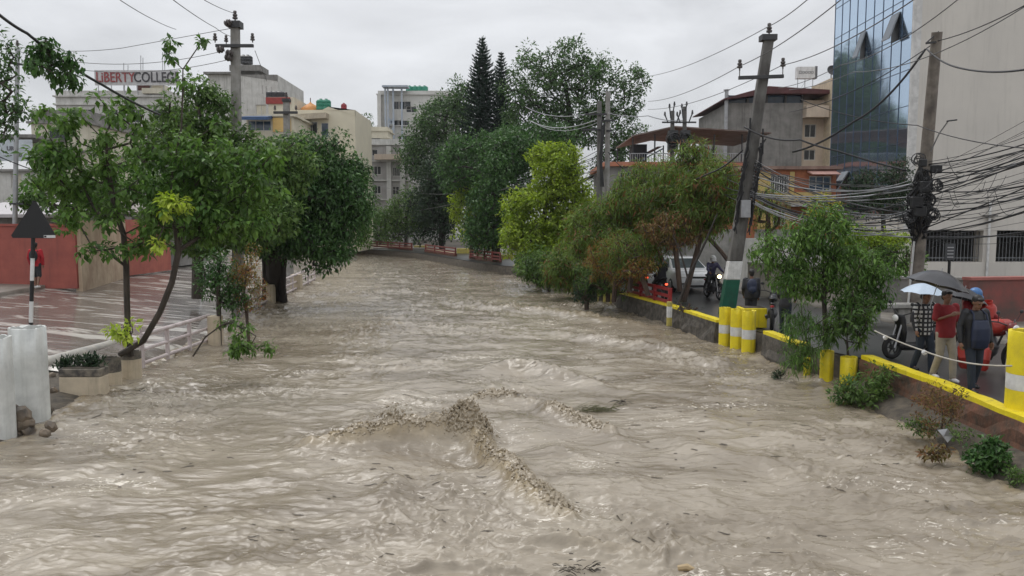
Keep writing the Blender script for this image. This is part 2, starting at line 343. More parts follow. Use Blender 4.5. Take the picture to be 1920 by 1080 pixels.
def water_h(X, Y):
    wx = X + .5*fbm(X*.5, Y*.35, 2); wy = Y + .6*fbm(X*.45+9, Y*.4+4, 2)
    h = .085*fbm(wx*.42, wy*.5, 3) + .070*fbm(wx*1.0+30, wy*1.5, 3)
    pat = np.clip(.45 + 2.0*fbm(X*.28+50, Y*.17+11, 3), .04, 1.5)
    far_ = np.clip((Y-14)/20, 0, 1); pat = pat*(1-far_) + far_*np.clip(pat, .55, 1.3)
    r1 = ridged(wx*.7 + .3*wy, wy*1.4, 3); h += pat*.055*np.clip(r1, 0, 1)**2.4
    def crease(u, v, lo, o=2): return np.clip((ridged(u, v, o) - lo)/(1-lo), 0, 1)**1.5
    h += pat*.075*crease(wx*1.25 - .5*wy + 40, wy*2.3, .45, 3)*(.6+.5*far_)
    h += pat*.050*crease(wx*1.6 + .5*wy + 140, wy*3.6, .5, 2) - pat*.018*crease(wx*1.9 - .7*wy + 300, wy*3.1, .72, 2)
    h += (.06+pat)*.020*crease(wx*2.3+80 - .5*wy, wy*6.0, .5, 2)
    h += .006*fbm(wx*4.5, wy*11, 3, .6)*(.3+pat)
    foam = np.zeros_like(X)
    for pts, wd, rg, fm in crests:
        d, v = seg_d(wx*.35 + X*.65, wy*.35 + Y*.65, pts)
        n_ = fbm(X*3.3, Y*3.3, 4, .65); n2_ = ridged(X*4.5, Y*5.5, 4)
        prof = np.exp(-(d/wd)**2); h += v*prof*(1 + rg*1.1*n_) + v*np.exp(-(d/(wd*.85))**2)*rg*.75*(n2_-.3)
        h -= .12*v*np.exp(-((d-wd*2.2)/(wd*1.1))**2)
        foam = np.maximum(foam, fm*np.exp(-(d/(wd*1.15))**2)*np.clip(v*6, 0, 1)*(.75+.5*n_))
    # broad smooth standing-wave mound behind the peak and trough in front
    h += .13*np.exp(-(((X+.9)/1.5)**2 + ((Y-13.6)/1.0)**2)) - .26*np.exp(-(((X+.95)/1.0)**2 + ((Y-11.9)/.75)**2))
    edge = np.minimum(np.abs(X - (XR(Y) - np.where(Y < 16.6, .85, .12))), np.abs(X - XL(Y) - .1)); ek = np.exp(-(edge/.32)**2)
    en = fbm(X*4, Y*2.5, 3, .6); h += ek*.05*en + .02*ek; foam = np.maximum(foam, ek*(.25 + .9*en))
    return h, foam
Hh, foam = water_h(X, Y)
V = np.stack([X, Y, WZ + Hh], -1).reshape(-1, 3)
nr_, nc_ = X.shape; idx = np.arange(nr_*nc_).reshape(nr_, nc_)
keep = (X > XL(Y) - 4.5) & (X < XR(Y) + .3)
F = np.stack([idx[:-1, :-1], idx[:-1, 1:], idx[1:, 1:], idx[1:, :-1]], -1).reshape(-1, 4)
kf = keep[:-1, :-1].ravel() | keep[1:, 1:].ravel(); F = F[kf]
used = np.zeros(len(V), bool); used[F.ravel()] = True; rm = np.cumsum(used)-1
V = V[used]; F = rm[F]; fo = foam.ravel()[used]
m_w = bpy.data.materials.new('muddy_water'); m_w.use_nodes = True; t = m_w.node_tree; b = t.nodes['Principled BSDF']
tcn = N(t, 'ShaderNodeTexCoord'); at = N(t, 'ShaderNodeAttribute', attribute_name='froth')
mpn = N(t, 'ShaderNodeMapping'); mpn.inputs['Scale'].default_value = (.55, 1.5, 1); L(t, tcn.outputs['Object'], mpn.inputs[0])
n1 = N(t, 'ShaderNodeTexNoise', Scale=.55, Detail=5.0, Distortion=1.0); L(t, mpn.outputs[0], n1.inputs['Vector'])
c1 = N(t, 'ShaderNodeMix', data_type='RGBA'); c1.inputs[6].default_value = (.20, .165, .12, 1); c1.inputs[7].default_value = (.335, .29, .225, 1)
r1 = N(t, 'ShaderNodeMapRange'); r1.inputs['From Min'].default_value = .38; r1.inputs['From Max'].default_value = .62; L(t, n1.outputs['Fac'], r1.inputs['Value']); L(t, r1.outputs[0], c1.inputs['Factor'])
# ochre, sediment-laden froth on breaking crests
c2 = N(t, 'ShaderNodeMix', data_type='RGBA'); c2.inputs[7].default_value = (.33, .245, .12, 1); L(t, c1.outputs[2], c2.inputs[6])
ff = N(t, 'ShaderNodeMapRange'); ff.inputs['From Min'].default_value = .15; ff.inputs['From Max'].default_value = .75; ff.inputs['To Max'].default_value = .55; L(t, at.outputs['Fac'], ff.inputs['Value']); L(t, ff.outputs[0], c2.inputs['Factor'])
# pale foam flecks drawn out by the current
mpf = N(t, 'ShaderNodeMapping'); mpf.inputs['Scale'].default_value = (1.0, 2.1, 1); mpf.inputs['Rotation'].default_value = (0, 0, rad(12)); L(t, tcn.outputs['Object'], mpf.inputs[0])
nf = N(t, 'ShaderNodeTexNoise', Scale=5.5, Detail=7.0, Roughness=.68, Distortion=1.6); L(t, mpf.outputs[0], nf.inputs['Vector'])
ng = N(t, 'ShaderNodeTexNoise', Scale=.42, Detail=3.0); L(t, mpf.outputs[0], ng.inputs['Vector'])
mm = N(t, 'ShaderNodeMath', operation='MULTIPLY_ADD'); mm.inputs[1].default_value = .55; L(t, ng.outputs['Fac'], mm.inputs[0]); L(t, nf.outputs['Fac'], mm.inputs[2])
rf = N(t, 'ShaderNodeMapRange'); rf.inputs['From Min'].default_value = .925; rf.inputs['From Max'].default_value = 1.0; L(t, mm.outputs[0], rf.inputs['Value'])
c3 = N(t, 'ShaderNodeMix', data_type='RGBA'); c3.inputs[7].default_value = (.70, .64, .55, 1); L(t, c2.outputs[2], c3.inputs[6]); L(t, rf.outputs[0], c3.inputs['Factor'])
L(t, c3.outputs[2], b.inputs['Base Color'])
rr = N(t, 'ShaderNodeMapRange'); rr.inputs['To Min'].default_value = .13; rr.inputs['To Max'].default_value = .55; L(t, rf.outputs[0], rr.inputs['Value']); L(t, rr.outputs[0], b.inputs['Roughness'])
b.inputs['IOR'].default_value = 1.46; b.inputs['Specular IOR Level'].default_value = .5
nb = N(t, 'ShaderNodeTexNoise', Scale=9.0, Detail=6.0, Roughness=.6, Distortion=.8); L(t, mpn.outputs[0], nb.inputs['Vector'])
bn = N(t, 'ShaderNodeBump', Strength=.45, Distance=.03); L(t, nb.outputs['Fac'], bn.inputs['Height'])
nr2 = N(t, 'ShaderNodeTexNoise', noise_type='RIDGED_MULTIFRACTAL', Scale=3.0, Detail=6.0, Roughness=.6, Distortion=.7); L(t, mpn.outputs[0], nr2.inputs['Vector'])
bn2 = N(t, 'ShaderNodeBump', Strength=.8, Distance=.045); L(t, nr2.outputs['Fac'], bn2.inputs['Height']); L(t, bn.outputs[0], bn2.inputs['Normal']); L(t, bn2.outputs[0], b.inputs['Normal'])
wo = np_mesh('river_water', V, F, m_w, smooth=True); wo['kind'] = 'structure'
a = wo.data.attributes.new('froth', 'FLOAT', 'POINT'); a.data.foreach_set('value', fo.astype(np.float32))
def WH(x, y):
    h, _ = water_h(np.array([[x]], float), np.array([[y]], float)); return WZ + float(h[0, 0])
# spray thrown up by the breaking crest: droplets and torn sheets of brown water
m_sp = pm('brown_spray', (.33, .275, .20), .16, col2=(.27, .22, .15), scale=3, spec=.6, bump=.2, bscale=40)
def froth(name, label, blobs, seed, voxel=.013):
    rr = random.Random(seed); m_ = MB(); items = []
    for (pts, wd, up, n, s) in blobs:
        for _ in range(n):
            f = rr.random()*(len(pts)-1); i = int(f); p = Vector(pts[i]).lerp(Vector(pts[i+1]), f-i)
            g_ = rr.gauss(0, .45); hgt = up*(rr.random()**1.5)*math.exp(-g_*g_*1.6); p = p + Vector((rr.gauss(0, wd*.5), g_*wd, 0)); items.append((p, hgt, s*rr.uniform(.4, 1.25)*(1 - .5*hgt/max(up, .01)), up))
    bz, _ = water_h(np.array([[q[0].x for q in items]]), np.array([[q[0].y for q in items]]))
    for (p, hgt, q, up), z_ in zip(items, bz[0]):
        tall = up > .25; p.z = WZ + float(z_) - q*.35 + hgt; Mx = Euler((rr.uniform(-.5, .5), rr.uniform(-.5, .5), rr.uniform(-.5, .5))).to_matrix()
        if tall: m_.ell(p, (q*rr.uniform(.6, 1.0), q*rr.uniform(.5, .9), q*rr.uniform(.8, 1.8)), 6, 4, M=Mx)
        else: m_.ell(p, (q*rr.uniform(.8, 1.6), q*rr.uniform(.7, 1.3), q*rr.uniform(.5, 1.0)), 6, 4, M=Mx)
    o = m_.build('tmp', m_sp); md = o.modifiers.new('r', 'REMESH'); md.mode = 'VOXEL'; md.voxel_size = voxel; md.use_smooth_shade = True
    s_ = o.modifiers.new('s', 'SMOOTH'); s_.factor = .5; s_.iterations = 1
    me = bpy.data.meshes.new_from_object(o.evaluated_get(bpy.context.evaluated_depsgraph_get())); old = o.data; bpy.data.objects.remove(o); bpy.data.meshes.remove(old)
    me.materials.clear(); me.materials.append(m_sp); me.name = name; o = bpy.data.objects.new(name, me); COL.objects.link(o); return tag(o, label, 'spray', kind='stuff')
froth('water_spray', 'tall rounded burst of brown spray on top of the standing wave', [([(-1.0, 12.9, 0), (-.75, 12.85, 0), (-.45, 12.7, 0)], .15, .26, 2200, .026), ([(-1.1, 12.9, 0), (-.35, 12.75, 0)], .17, .42, 700, .013)], 1, .010)
froth('water_spray', 'low brown spray on the left shoulder of the standing wave', [([(-2.25, 12.8, 0), (-1.85, 12.8, 0)], .15, .34, 330, .02), ([(-2.2, 12.7, 0), (-1.0, 12.9, 0)], .12, .05, 1100, .02), ([(-2.9, 12.4, 0), (-2.1, 12.7, 0)], .2, .05, 750, .016), ([(-3.2, 12.3, 0), (-1.2, 12.8, 0)], .2, .14, 220, .010)], 2, .011)
froth('water_spray', 'ragged brown froth running down the right arm of the wave', [([(-.5, 12.5, 0), (-.25, 11.8, 0), (-.02, 11.2, 0), (.08, 10.7, 0), (.25, 10.1, 0), (.45, 9.7, 0), (.66, 9.3, 0)], .17, .06, 3000, .018), ([(-.4, 12.2, 0), (-.02, 11.2, 0), (.25, 10.1, 0), (.6, 9.4, 0)], .26, .13, 300, .010)], 4, .011)
froth('water_spray', 'broken brown froth on the smaller wave right of the standing wave', [([(.75, 14.4, 0), (1.15, 13.7, 0), (1.55, 13.1, 0)], .15, .05, 800, .02), ([(-.7, 15.3, 0), (.1, 15.7, 0)], .18, .06, 600, .02)], 5, .012)

# dark flecks on the flood: floating bits and painted shade of wave creases
rs = np.random.RandomState(12); PX = []
for cpx, cpy, sx, sy, n in ((1000, 700, 420, 60, 150), (350, 880, 330, 60, 110), (700, 980, 360, 60, 90), (1450, 860, 330, 90, 190), (620, 660, 250, 50, 90), (1100, 600, 250, 40, 130), (1150, 1000, 260, 50, 80), (850, 540, 220, 30, 90), (250, 780, 140, 30, 40), (700, 900, 120, 30, 40), (1350, 620, 140, 20, 60), (1300, 780, 120, 40, 50)):
    for _ in range(n//4): PX.append((cpx + rs.normal()*sx*.55, cpy + rs.normal()*sy*.6))
pts_ = [G(px, max(490, min(1078, py)), WZ) for px, py in PX]; pts_ = [p for p in pts_ if XL(p.y)+.3 < p.x < XR(p.y)-.9]
X0 = np.array([p.x for p in pts_]); Y0 = np.array([p.y for p in pts_]); n = len(X0); ln = (.035 + .12*rs.rand(n)**2.5)*(1+Y0/45); an = rs.normal(0, .35, n); K_ = 5
xs = X0[:, None] + np.cos(an)[:, None]*ln[:, None]*(np.arange(K_)/(K_-1)-.5); ys_ = Y0[:, None] + (np.sin(an)[:, None]*ln[:, None] + 0)*(np.arange(K_)/(K_-1)-.5) + rs.normal(0, .008, (n, K_))
hh_, _ = water_h(xs, ys_); zs_ = WZ + hh_; wd_ = (rs.uniform(.002, .0075, n)*(1+Y0/22))[:, None]*np.array([.2, .8, 1, .8, .2])
Vt = np.stack([np.stack([xs, ys_-wd_, zs_+.003], -1), np.stack([xs, ys_, zs_+.010+wd_*.7], -1), np.stack([xs, ys_+wd_, zs_+.003], -1)], 2).reshape(n, -1, 3)
fq = []
for i in range(K_-1): fq += [(i*3, (i+1)*3, (i+1)*3+1, i*3+1), (i*3+1, (i+1)*3+1, (i+1)*3+2, i*3+2)]
Ft = (np.arange(n)[:, None, None]*K_*3 + np.array(fq)[None]).reshape(-1, 4)
tag(np_mesh('bits_and_crease_shade', Vt.reshape(-1, 3), Ft, pm('dark_fleck', (.13, .105, .075), .5, col2=(.05, .04, .03), scale=3)), 'scattered dark flecks on the flood, floating bits and painted crease shade', 'debris', kind='stuff')
# ---------------------------------------------------------------- buildings
def wall_grid(mb, O, U, Vv, W_, H_, holes, depth, Nn):
    O, U, Vv, Nn = Vector(O), Vector(U), Vector(Vv), Vector(Nn)
    us = sorted({0, W_, *[h[0] for h in holes], *[h[2] for h in holes]}); vs = sorted({0, H_, *[h[1] for h in holes], *[h[3] for h in holes]})
    for a, b in zip(us[:-1], us[1:]):
        for c, d in zip(vs[:-1], vs[1:]):
            mu, mv = (a+b)/2, (c+d)/2
            if any(h[0] < mu < h[2] and h[1] < mv < h[3] for h in holes): continue
            mb.add([O+U*a+Vv*c, O+U*b+Vv*c, O+U*b+Vv*d, O+U*a+Vv*d], [(0, 1, 2, 3)])
    for (a, c, b, d) in holes:
        q = [O+U*a+Vv*c, O+U*b+Vv*c, O+U*b+Vv*d, O+U*a+Vv*d]; r = [p - Nn*depth for p in q]
        mb.add(q + r, [(0, 1, 5, 4), (1, 2, 6, 5), (2, 3, 7, 6), (3, 0, 4, 7)])
        mb.add([p - Nn*(depth+.02) for p in q], [(0, 1, 2, 3)])
FACES = {'front': (lambda w, d: ((0, 0, 0), (1, 0, 0), (0, -1, 0), w)), 'left': (lambda w, d: ((0, d, 0), (0, -1, 0), (-1, 0, 0), d)),
         'right': (lambda w, d: ((w, 0, 0), (0, 1, 0), (1, 0, 0), d)), 'back': (lambda w, d: ((w, d, 0), (-1, 0, 0), (0, 1, 0), w))}
def add_window(root, O, U, Nn, rect, z0, depth=.16, frame=None, pane=None, mull=2, trans=0, sill=None, bars=0, nm='window'):
    frame = frame or M['wframe']; pane = pane or M['glassd']
    O, U, Nn = Vector(O), Vector(U), Vector(Nn); Z = Vector((0, 0, 1)); a, c, b, d = rect; t = .06
    base = O + Vector((0, 0, z0)) - Nn*(depth*.6)
    f = MB(); up = Nn
    def bar(u0, v0, u1, v1, th=t): f.beam(base+U*u0+Z*v0, base+U*u1+Z*v1, th, .05, up=Nn)
    bar(a+t/2, c, a+t/2, d); bar(b-t/2, c, b-t/2, d); bar(a+t, c+t/2, b-t, c+t/2); bar(a+t, d-t/2, b-t, d-t/2)
    for i in range(1, mull): x = a+(b-a)*i/mull; bar(x, c+t, x, d-t, .045)
    for i in range(1, trans+1): zz = c+(d-c)*i/(trans+1); bar(a+t, zz, b-t, zz, .04)
    for i in range(bars): x = a+(b-a)*(i+.5)/bars; bar(x, c, x, d, .02)
    fo_ = f.build(nm, frame, root)
    p = MB(); q = base - Nn*.03
    p.add([q+U*a+Z*c, q+U*b+Z*c, q+U*b+Z*d, q+U*a+Z*d] , [(0, 1, 2, 3)]).build('pane', pane, fo_)
    if sill:
        s_ = MB(); s0 = O+Vector((0, 0, z0)); s_.beam(s0+U*(a-.08)+Z*(c-.05)+Nn*.05, s0+U*(b+.08)+Z*(c-.05)+Nn*.05, .18, .08); s_.build('sill', sill, fo_)
    return fo_
def building(name, label, cat, loc, w, d, h, mat, rz=0, wins=(), roof=True, roofmat=None, parapet=.0, z0=0, group=None, faces=('front', 'left', 'right', 'back'), slab=()):
    """wins: list of (face, rect, kwargs)"""
    root = thing(name, label, cat, loc, rz, group); mb = MB()
    for fc in faces:
        O, U, Nn, W_ = FACES[fc](w, d)
        holes = [q[1] for q in wins if q[0] == fc]
        wall_grid(mb, Vector(O)+Vector((0, 0, z0)), U, (0, 0, 1), W_, h, holes, .16, Nn)
    mb.build('wall', mat, root)
    for q in wins:
        O, U, Nn, W_ = FACES[q[0]](w, d); kw = dict(q[2]) if len(q) > 2 else {}
        add_window(root, O, U, Nn, q[1], z0, **kw)
    if roof:
        r = MB(); r.bb(-.25, w+.25, -.25, d+.25, z0+h+.003, z0+h+.18)
        if parapet:
            for b_ in ((0, w, -.0, .15), (0, w, d-.15, d), (0, .15, .151, d-.151), (w-.15, w, .151, d-.151)): r.bb(*b_, z0+h+.183, z0+h+.18+parapet)
        r.build('roof', roofmat or mat, root)
    for i, zz in enumerate(slab):
        MB().bb(-.22, w+.22, -.22, d+.22, z0+zz-.08, z0+zz+.08).build('floor_band', roofmat or mat, root)
    return root
def row(face, n, u0, du, wd, v0, v1, **kw): return [(face, (u0+i*du, v0, u0+i*du+wd, v1), kw) for i in range(n)]
def zat(py, D, px=960): return P(px, py, D).z
# ----- glass-fronted office tower on the right
m_tower = pm('tower_plaster', (.62, .585, .53), .8, col2=(.55, .52, .475), scale=.35, streak=.22, dirt=(.25, .23, .2), bump=.15, bscale=40)
m_curtain = bpy.data.materials.new('blue_mirror_glass'); m_curtain.use_nodes = True
b = m_curtain.node_tree.nodes['Principled BSDF']; b.inputs['Base Color'].default_value = (.50, .63, .78, 1); b.inputs['Metallic'].default_value = .92; b.inputs['Roughness'].default_value = .06
t = m_curtain.node_tree; tcn = N(t, 'ShaderNodeTexCoord'); nn = N(t, 'ShaderNodeTexNoise', Scale=.45, Detail=2.0); L(t, tcn.outputs['Object'], nn.inputs['Vector'])
bn = N(t, 'ShaderNodeBump', Strength=.06, Distance=.15); L(t, nn.outputs['Fac'], bn.inputs['Height']); L(t, bn.outputs[0], b.inputs['Normal'])
TX, TY = 19.45, 38.0
tw = thing('office_tower', 'tall office tower with blue mirror-glass side and blank pale wall', 'office building', (TX, TY, 0))
GB = zat(402, 42)                        # underside of the curtain wall
cor = zat(432, TY)
body = MB(); body.bb(0.02, 22, 0, 9.2, cor, 21)
body.build('wall', m_tower, tw)
# ground storey: columns, plinth, back wall
g = MB()
colx = [(-.55, .95), (3.0, 3.0), (5.6, 6.6), (12.2, 13.0), (18.5, 19.3)]
for a, c in [(0.0, 1.0), (3.85, 4.5), (9.2, 9.9), (14.6, 15.3), (20, 21)]: g.bb(a, c, .02, .8, .1, cor-.003)
g.bb(0, 22, -.05, 0.9, .0, 1.05)
for yy in (8.0,): g.bb(0, 1.0, yy, yy+.8, .1, cor-.003)
g.build('column', m_tower, tw)
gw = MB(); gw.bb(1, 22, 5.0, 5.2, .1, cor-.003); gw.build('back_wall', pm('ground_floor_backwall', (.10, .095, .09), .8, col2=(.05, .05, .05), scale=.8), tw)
lit = MB(); lit.bb(1.1, 2.7, 4.9, 4.98, 1.5, 2.75); lit.build('painted_light_panel', pm('painted_light_pale', (.62, .60, .48), .7), tw)  # bright area behind the rails, its light painted as a pale colour
for (a, c) in ((1.02, 3.83), (4.52, 9.18), (9.92, 14.58)):
    f = MB(); n = int((c-a)/.17)
    for i in range(n+1): x = a + (c-a)*i/n; f.tube([(x, .35, 1.06), (x, .35, 2.55 + .05*(i % 2))], .018, 4)
    f.beam((a, .35, 1.25), (c, .35, 1.25), .03, .04); f.beam((a, .35, 2.3), (c, .35, 2.3), .03, .04); f.build('railing', pm('grey_rail_paint', (.17, .18, .19), .5), tw)
# stair seen through the rails
st = MB(); st.beam((1.1, 2.2, 1.3), (4.0, 2.2, 2.6), .06, .06); st.beam((1.1, 2.2, 1.0), (4.0, 2.2, 2.3), .2, .1)
for i in range(9): st.tube([(1.2+i*.32, 2.2, 1.05+i*.143), (1.2+i*.32, 2.2, 1.36+i*.143)], .015, 4)
st.build('stair_rail', M['iron'], tw)
# curtain wall on the left face (x=0) running back
DEP = 9.2; nb = 9; HT = 20.6
cw = MB(); cw.bb(-.10, 0.015, .02, DEP, GB, HT); cwo = cw.build('curtain_wall', m_curtain, tw)
ml = MB()
for i in range(nb+1): y = .05 + (DEP-.07)*i/nb; ml.bb(-.125, -.103, y-.012, y+.012, GB, HT)
zz = GB
while zz < HT: ml.bb(-.122, -.104, .03, DEP-.02, zz-.012, zz+.012); zz += 1.75
ml.build('mullion', pm('curtain_mullion', (.10, .14, .20), .35, metal=.5), cwo)
tr = MB(); tr.bb(-.14, -.005, -.10, .018, cor, 21); tr.bb(-.10, .3, -.03, -.003, cor, 21); tr.build('corner_trim', pm('corner_trim_white', (.66, .65, .63), .5), tw)
un = MB(); un.bb(-.05, .02, .8, DEP, 2.3, GB-.003); un.build('lower_wall', m_tower, tw)
mpanel = pm('tilted_window_glass', (.035, .06, .09), .08, spec=.9)
for (y0, z0, wd, hh, ang) in ((TY+1.3, zat(25, 39.6), .8, 1.35, 20), (TY+5.0, zat(60, 43.2), .6, 1.4, 17), (TY+6.5, zat(322, 45), .9, 1.4, 30)):
    y0 -= TY
    hp = Vector((-.13, y0, z0)); a = rad(ang); bt = hp + Vector((-math.sin(a)*hh, 0, -math.cos(a)*hh))
    f = MB(); f.add([hp, hp+Vector((0, wd, 0)), bt+Vector((0, wd, 0)), bt], [(0, 1, 2, 3)])
    f.add([hp+Vector((-.03, 0, .01)), hp+Vector((-.03, wd, .01)), bt+Vector((-.03, wd, .01)), bt+Vector((-.03, 0, .01))], [(0, 1, 2, 3)])
    wo_ = f.build('open_window', mpanel, tw)
    d_ = MB(); d_.bb(-.14, -.127, y0+.02, y0+wd-.02, z0-hh, z0-.02); d_.build('opening', M['black'], wo_)
    e_ = MB(); e_.beam(hp, bt, .04, .05, up=Vector((0, 1, 0))); e_.beam(hp+Vector((0, wd, 0)), bt+Vector((0, wd, 0)), .04, .05, up=Vector((0, 1, 0))); e_.beam(bt, bt+Vector((0, wd, 0)), .05, .04); e_.build('frame', M['steel'], wo_)
dp = MB(); x = P(1852, 470, TY-.1).x - TX; dp.tube([(x, -.12, 4.0 if cor < 4 else 3.2), (x, -.12, 1.0), (x+.0, -.12, .3)], .06, 8); dp.build('drain_pipe', M['white'], tw)
# CCTV bracket on the tower
cc = MB(); cx = P(1853, 406, TY).x - TX; cz = zat(406, TY); cc.bb(cx-.3, cx+.3, -.3, -.02, cz+.02, cz+.06); cc.tube([(cx, -.15, cz+.02), (cx, -.15, cz-.25)], .02, 6); cc.ell((cx+.12, -.15, cz-.2), (.07, .07, .07), 8, 6); cc.build('camera_bracket', M['iron'], tw)
# ----- orange and yellow house
m_or = pm('orange_brick', (.42, .15, .065), .8, col2=(.30, .10, .05), scale=4, streak=.2, bump=.3); m_yl = pm('yellow_render', (.58, .43, .16), .8, col2=(.48, .34, .13), scale=1.5, streak=.3)
m_dkred = pm('dark_red_tin', (.10, .028, .03), .6, col2=(.065, .02, .02), scale=2); m_greyw = pm('weathered_cement', (.27, .26, .245), .88, col2=(.17, .165, .155), scale=1.1, streak=.7, bump=.3)
oh_x = P(1395, 400, 44).x; oh_w = P(1566, 400, 44).x - oh_x; z5 = zat(318, 44); zf = zat(400, 44)
def uu(px): return P(px, 400, 44).x - oh_x
def vv(py): return zat(py, 44)
h = building('house', 'orange and yellow house with white-framed windows behind the leaning pole', 'house', (oh_x, 44, 0), oh_w, 8, z5, m_or, roof=True, roofmat=pm('tin_roof', (.33, .22, .17), .6, col2=(.22, .13, .10), scale=2, streak=.4), slab=(vv(383),),
  wins=[('front', (uu(1443), vv(362), uu(1478), vv(328)), dict(mull=4, pane=M['glassd'], bars=4)), ('front', (uu(1515), vv(360), uu(1557), vv(330)), dict(mull=3, trans=1, pane=M['glassblue'])),
        ('front', (uu(1450), vv(424), uu(1474), vv(394)), dict(mull=3)), ('front', (uu(1408), vv(365), uu(1420), vv(330)), dict(mull=1))])
yb = MB()
for (a, c, e1, e2) in ((1420, 1442.5, 322, 378), (1478.5, 1487, 322, 378), (1443, 1478, 362.5, 378), (1488, 1557, 360.5, 380), (1420, 1449, 384, 440), (1474.5, 1482, 384, 440)):
    yb.bb(uu(a), uu(c), -.06, -.004, vv(e2), vv(e1))
yb.build('yellow_panel', m_yl, h)
aw = MB(); aw.prism([(-.01, vv(379)), (-1.3, vv(386)), (-1.3, vv(388)), (-.01, vv(382))], 'x', uu(1468), uu(1520)); aw.build('awning', M['steel'], h)
aw = MB(); aw.prism([(-.01, vv(319)), (-.9, vv(328)), (-.9, vv(329)), (-.01, vv(323))], 'x', uu(1510), uu(1562)); aw.build('awning', pm('pink_awning', (.48, .27, .22), .6), h)
# ----- house with open roof terrace under a tin canopy
D2 = 52; x0 = P(1140, 300, D2).x; x1 = P(1400, 300, D2).x; zt = zat(312, D2)
h = building('house', 'low grey house with an orange parapet and a tin canopy over its roof terrace', 'house', (x0, D2, 0), x1-x0, 9, zt, m_greyw, roof=False,
   wins=[('front', (P(1166, 3, D2).x-x0, zat(352, D2), P(1186, 3, D2).x-x0, zat(322, D2)), dict(mull=2)), ('front', (P(1290, 3, D2).x-x0, zat(350, D2), P(1310, 3, D2).x-x0, zat(322, D2)), dict(mull=3)), ('front', (P(1345, 3, D2).x-x0, zat(350, D2), P(1368, 3, D2).x-x0, zat(322, D2)), dict(mull=3))])
pp = MB(); pp.bb(-.3, x1-x0+.3, -.3, 9, zt+.003, zat(304, D2)); pp.build('parapet', pm('orange_parapet', (.52, .20, .11), .7, col2=(.42, .17, .11), scale=2, streak=.3, dirt=(.2, .12, .1)), h)
ca = MB(); u1, u2, u3 = P(1188, 3, D2).x-x0, P(1265, 3, D2).x-x0, P(1405, 3, D2).x-x0
ca.prism([(u1, zat(255, D2)), (u2, zat(238, D2)), (u3+1.5, zat(250, D2)), (u3+1.5, zat(250, D2)-.08), (u2, zat(238, D2)-.08), (u1, zat(255, D2)-.08)], 'y', -.6, 8)
ca.build('canopy', pm('rust_tin', (.24, .20, .175), .55, col2=(.13, .085, .07), scale=1.3, streak=.4), h)
ps = MB()
for px in (1190, 1232, 1290, 1345, 1398): 
    for yy in (0, 7.5): MB().tube([(P(px, 3, D2).x-x0, yy, zat(304, D2)), (P(px, 3, D2).x-x0, yy, zat(252, D2))], .05, 6).build('canopy_post', M['iron'], h)
rl = MB(); za, zb = zat(303, D2), zat(288, D2)
for i in range(50): xx = (x1-x0)*(.16 + .82*i/49); rl.tube([(xx, -.1, za), (xx, -.1, zb)], .02, 4)
rl.beam((.16*(x1-x0), -.1, zb), ((x1-x0)*.98, -.1, zb), .05, .05); rl.build('railing', M['steel'], h)
sh = MB(); sh.bb(P(1205, 3, D2).x-x0, P(1232, 3, D2).x-x0, 3, 5, za, zat(262, D2)); sh.build('stair_cabin', pm('dark_cabin', (.04, .045, .055), .6), h)
so = MB(); q0, q1 = P(1215, 3, D2).x-x0, P(1250, 3, D2).x-x0; so.add([(q0, .5, zat(292, D2)), (q1, .5, zat(273, D2)), (q1, 2.4, zat(268, D2)), (q0, 2.4, zat(286, D2))], [(0, 1, 2, 3)]); so.prism([(q0, zat(291, D2)-.15), (q1, zat(272, D2)-.15), (q1, zat(272, D2)-.25), (q0, zat(291, D2)-.25)], 'y', .5, 2.4)
so.build('solar_panel', M['glassblue'], h)
# ----- grey building with dark red roof and cream wing
D3 = 66; x0 = P(1364, 200, D3).x; x1 = P(1506, 200, D3).x; zt = zat(196, D3)
def u3_(px): return P(px, 200, D3).x - x0
h = building('building', 'bare grey cement building with a dark red roof behind the leaning pole', 'building', (x0, D3, 0), x1-x0, 10, zat(193, D3), m_greyw, roof=False, wins=[])
r = MB(); gw_ = x1-x0
for (a, c) in ((0, .12), (gw_*.25, gw_*.28), (gw_*.5, gw_*.53), (gw_*.75, gw_*.78), (gw_-.15, gw_)): MB().bb(a, c, 0, .15, zat(193, D3)+.003, zat(178, D3)).build('post', M['iron'], h)
r = MB(); r.bb(.05, gw_-.05, .2, .3, zat(193, D3)+.003, zat(178, D3)); r.build('window_band', M['glassblue'], h)
r = MB(); r.prism([(-.5, zat(187, D3)), (gw_*.5, zat(164, D3)), (u3_(1553), zat(171, D3)), (u3_(1553), zat(178, D3)), (gw_*.5, zat(178, D3)), (-.5, zat(189, D3))], 'y', -.7, 10.5); r.build('roof', m_dkred, h)
r = MB(); r.tube([(-.15, -.2, 0), (-.15, -.2, zat(170, D3))], .16, 8); r.tube([(-.15, -.2, zat(170, D3)), (-.15, -.2, zat(169, D3))], .28, 8); r.build('vent_pipe', M['steel'], h)
m_pink = pm('pinkish_cream_render', (.56, .47, .37), .8, col2=(.47, .38, .30), scale=1, streak=.25)
h = building('building', 'pinkish cream wing beside the glass tower with one dark window', 'building', (x1+.02, D3+.3, 0), u3_(1580)-gw_, 9, zat(200, D3), m_pink, roof=True, parapet=.4,
   wins=[('front', (u3_(1512)-gw_, zat(257, D3), u3_(1534)-gw_, zat(232, D3)), dict(mull=2)), ('front', (u3_(1512)-gw_, zat(300, D3), u3_(1534)-gw_, zat(280, D3)), dict(mull=2))])
MB().bb(u3_(1548)-gw_, u3_(1580)-gw_, -1.4, 3, 0, zat(150, D3)).build('stair_tower', pm('cream_tower', (.60, .50, .36), .8, streak=.2), h)
MB().bb(u3_(1505)-gw_, u3_(1547)-gw_, -1.2, 0, zat(222, D3), zat(200, D3)-.02).build('balcony', m_pink, h)
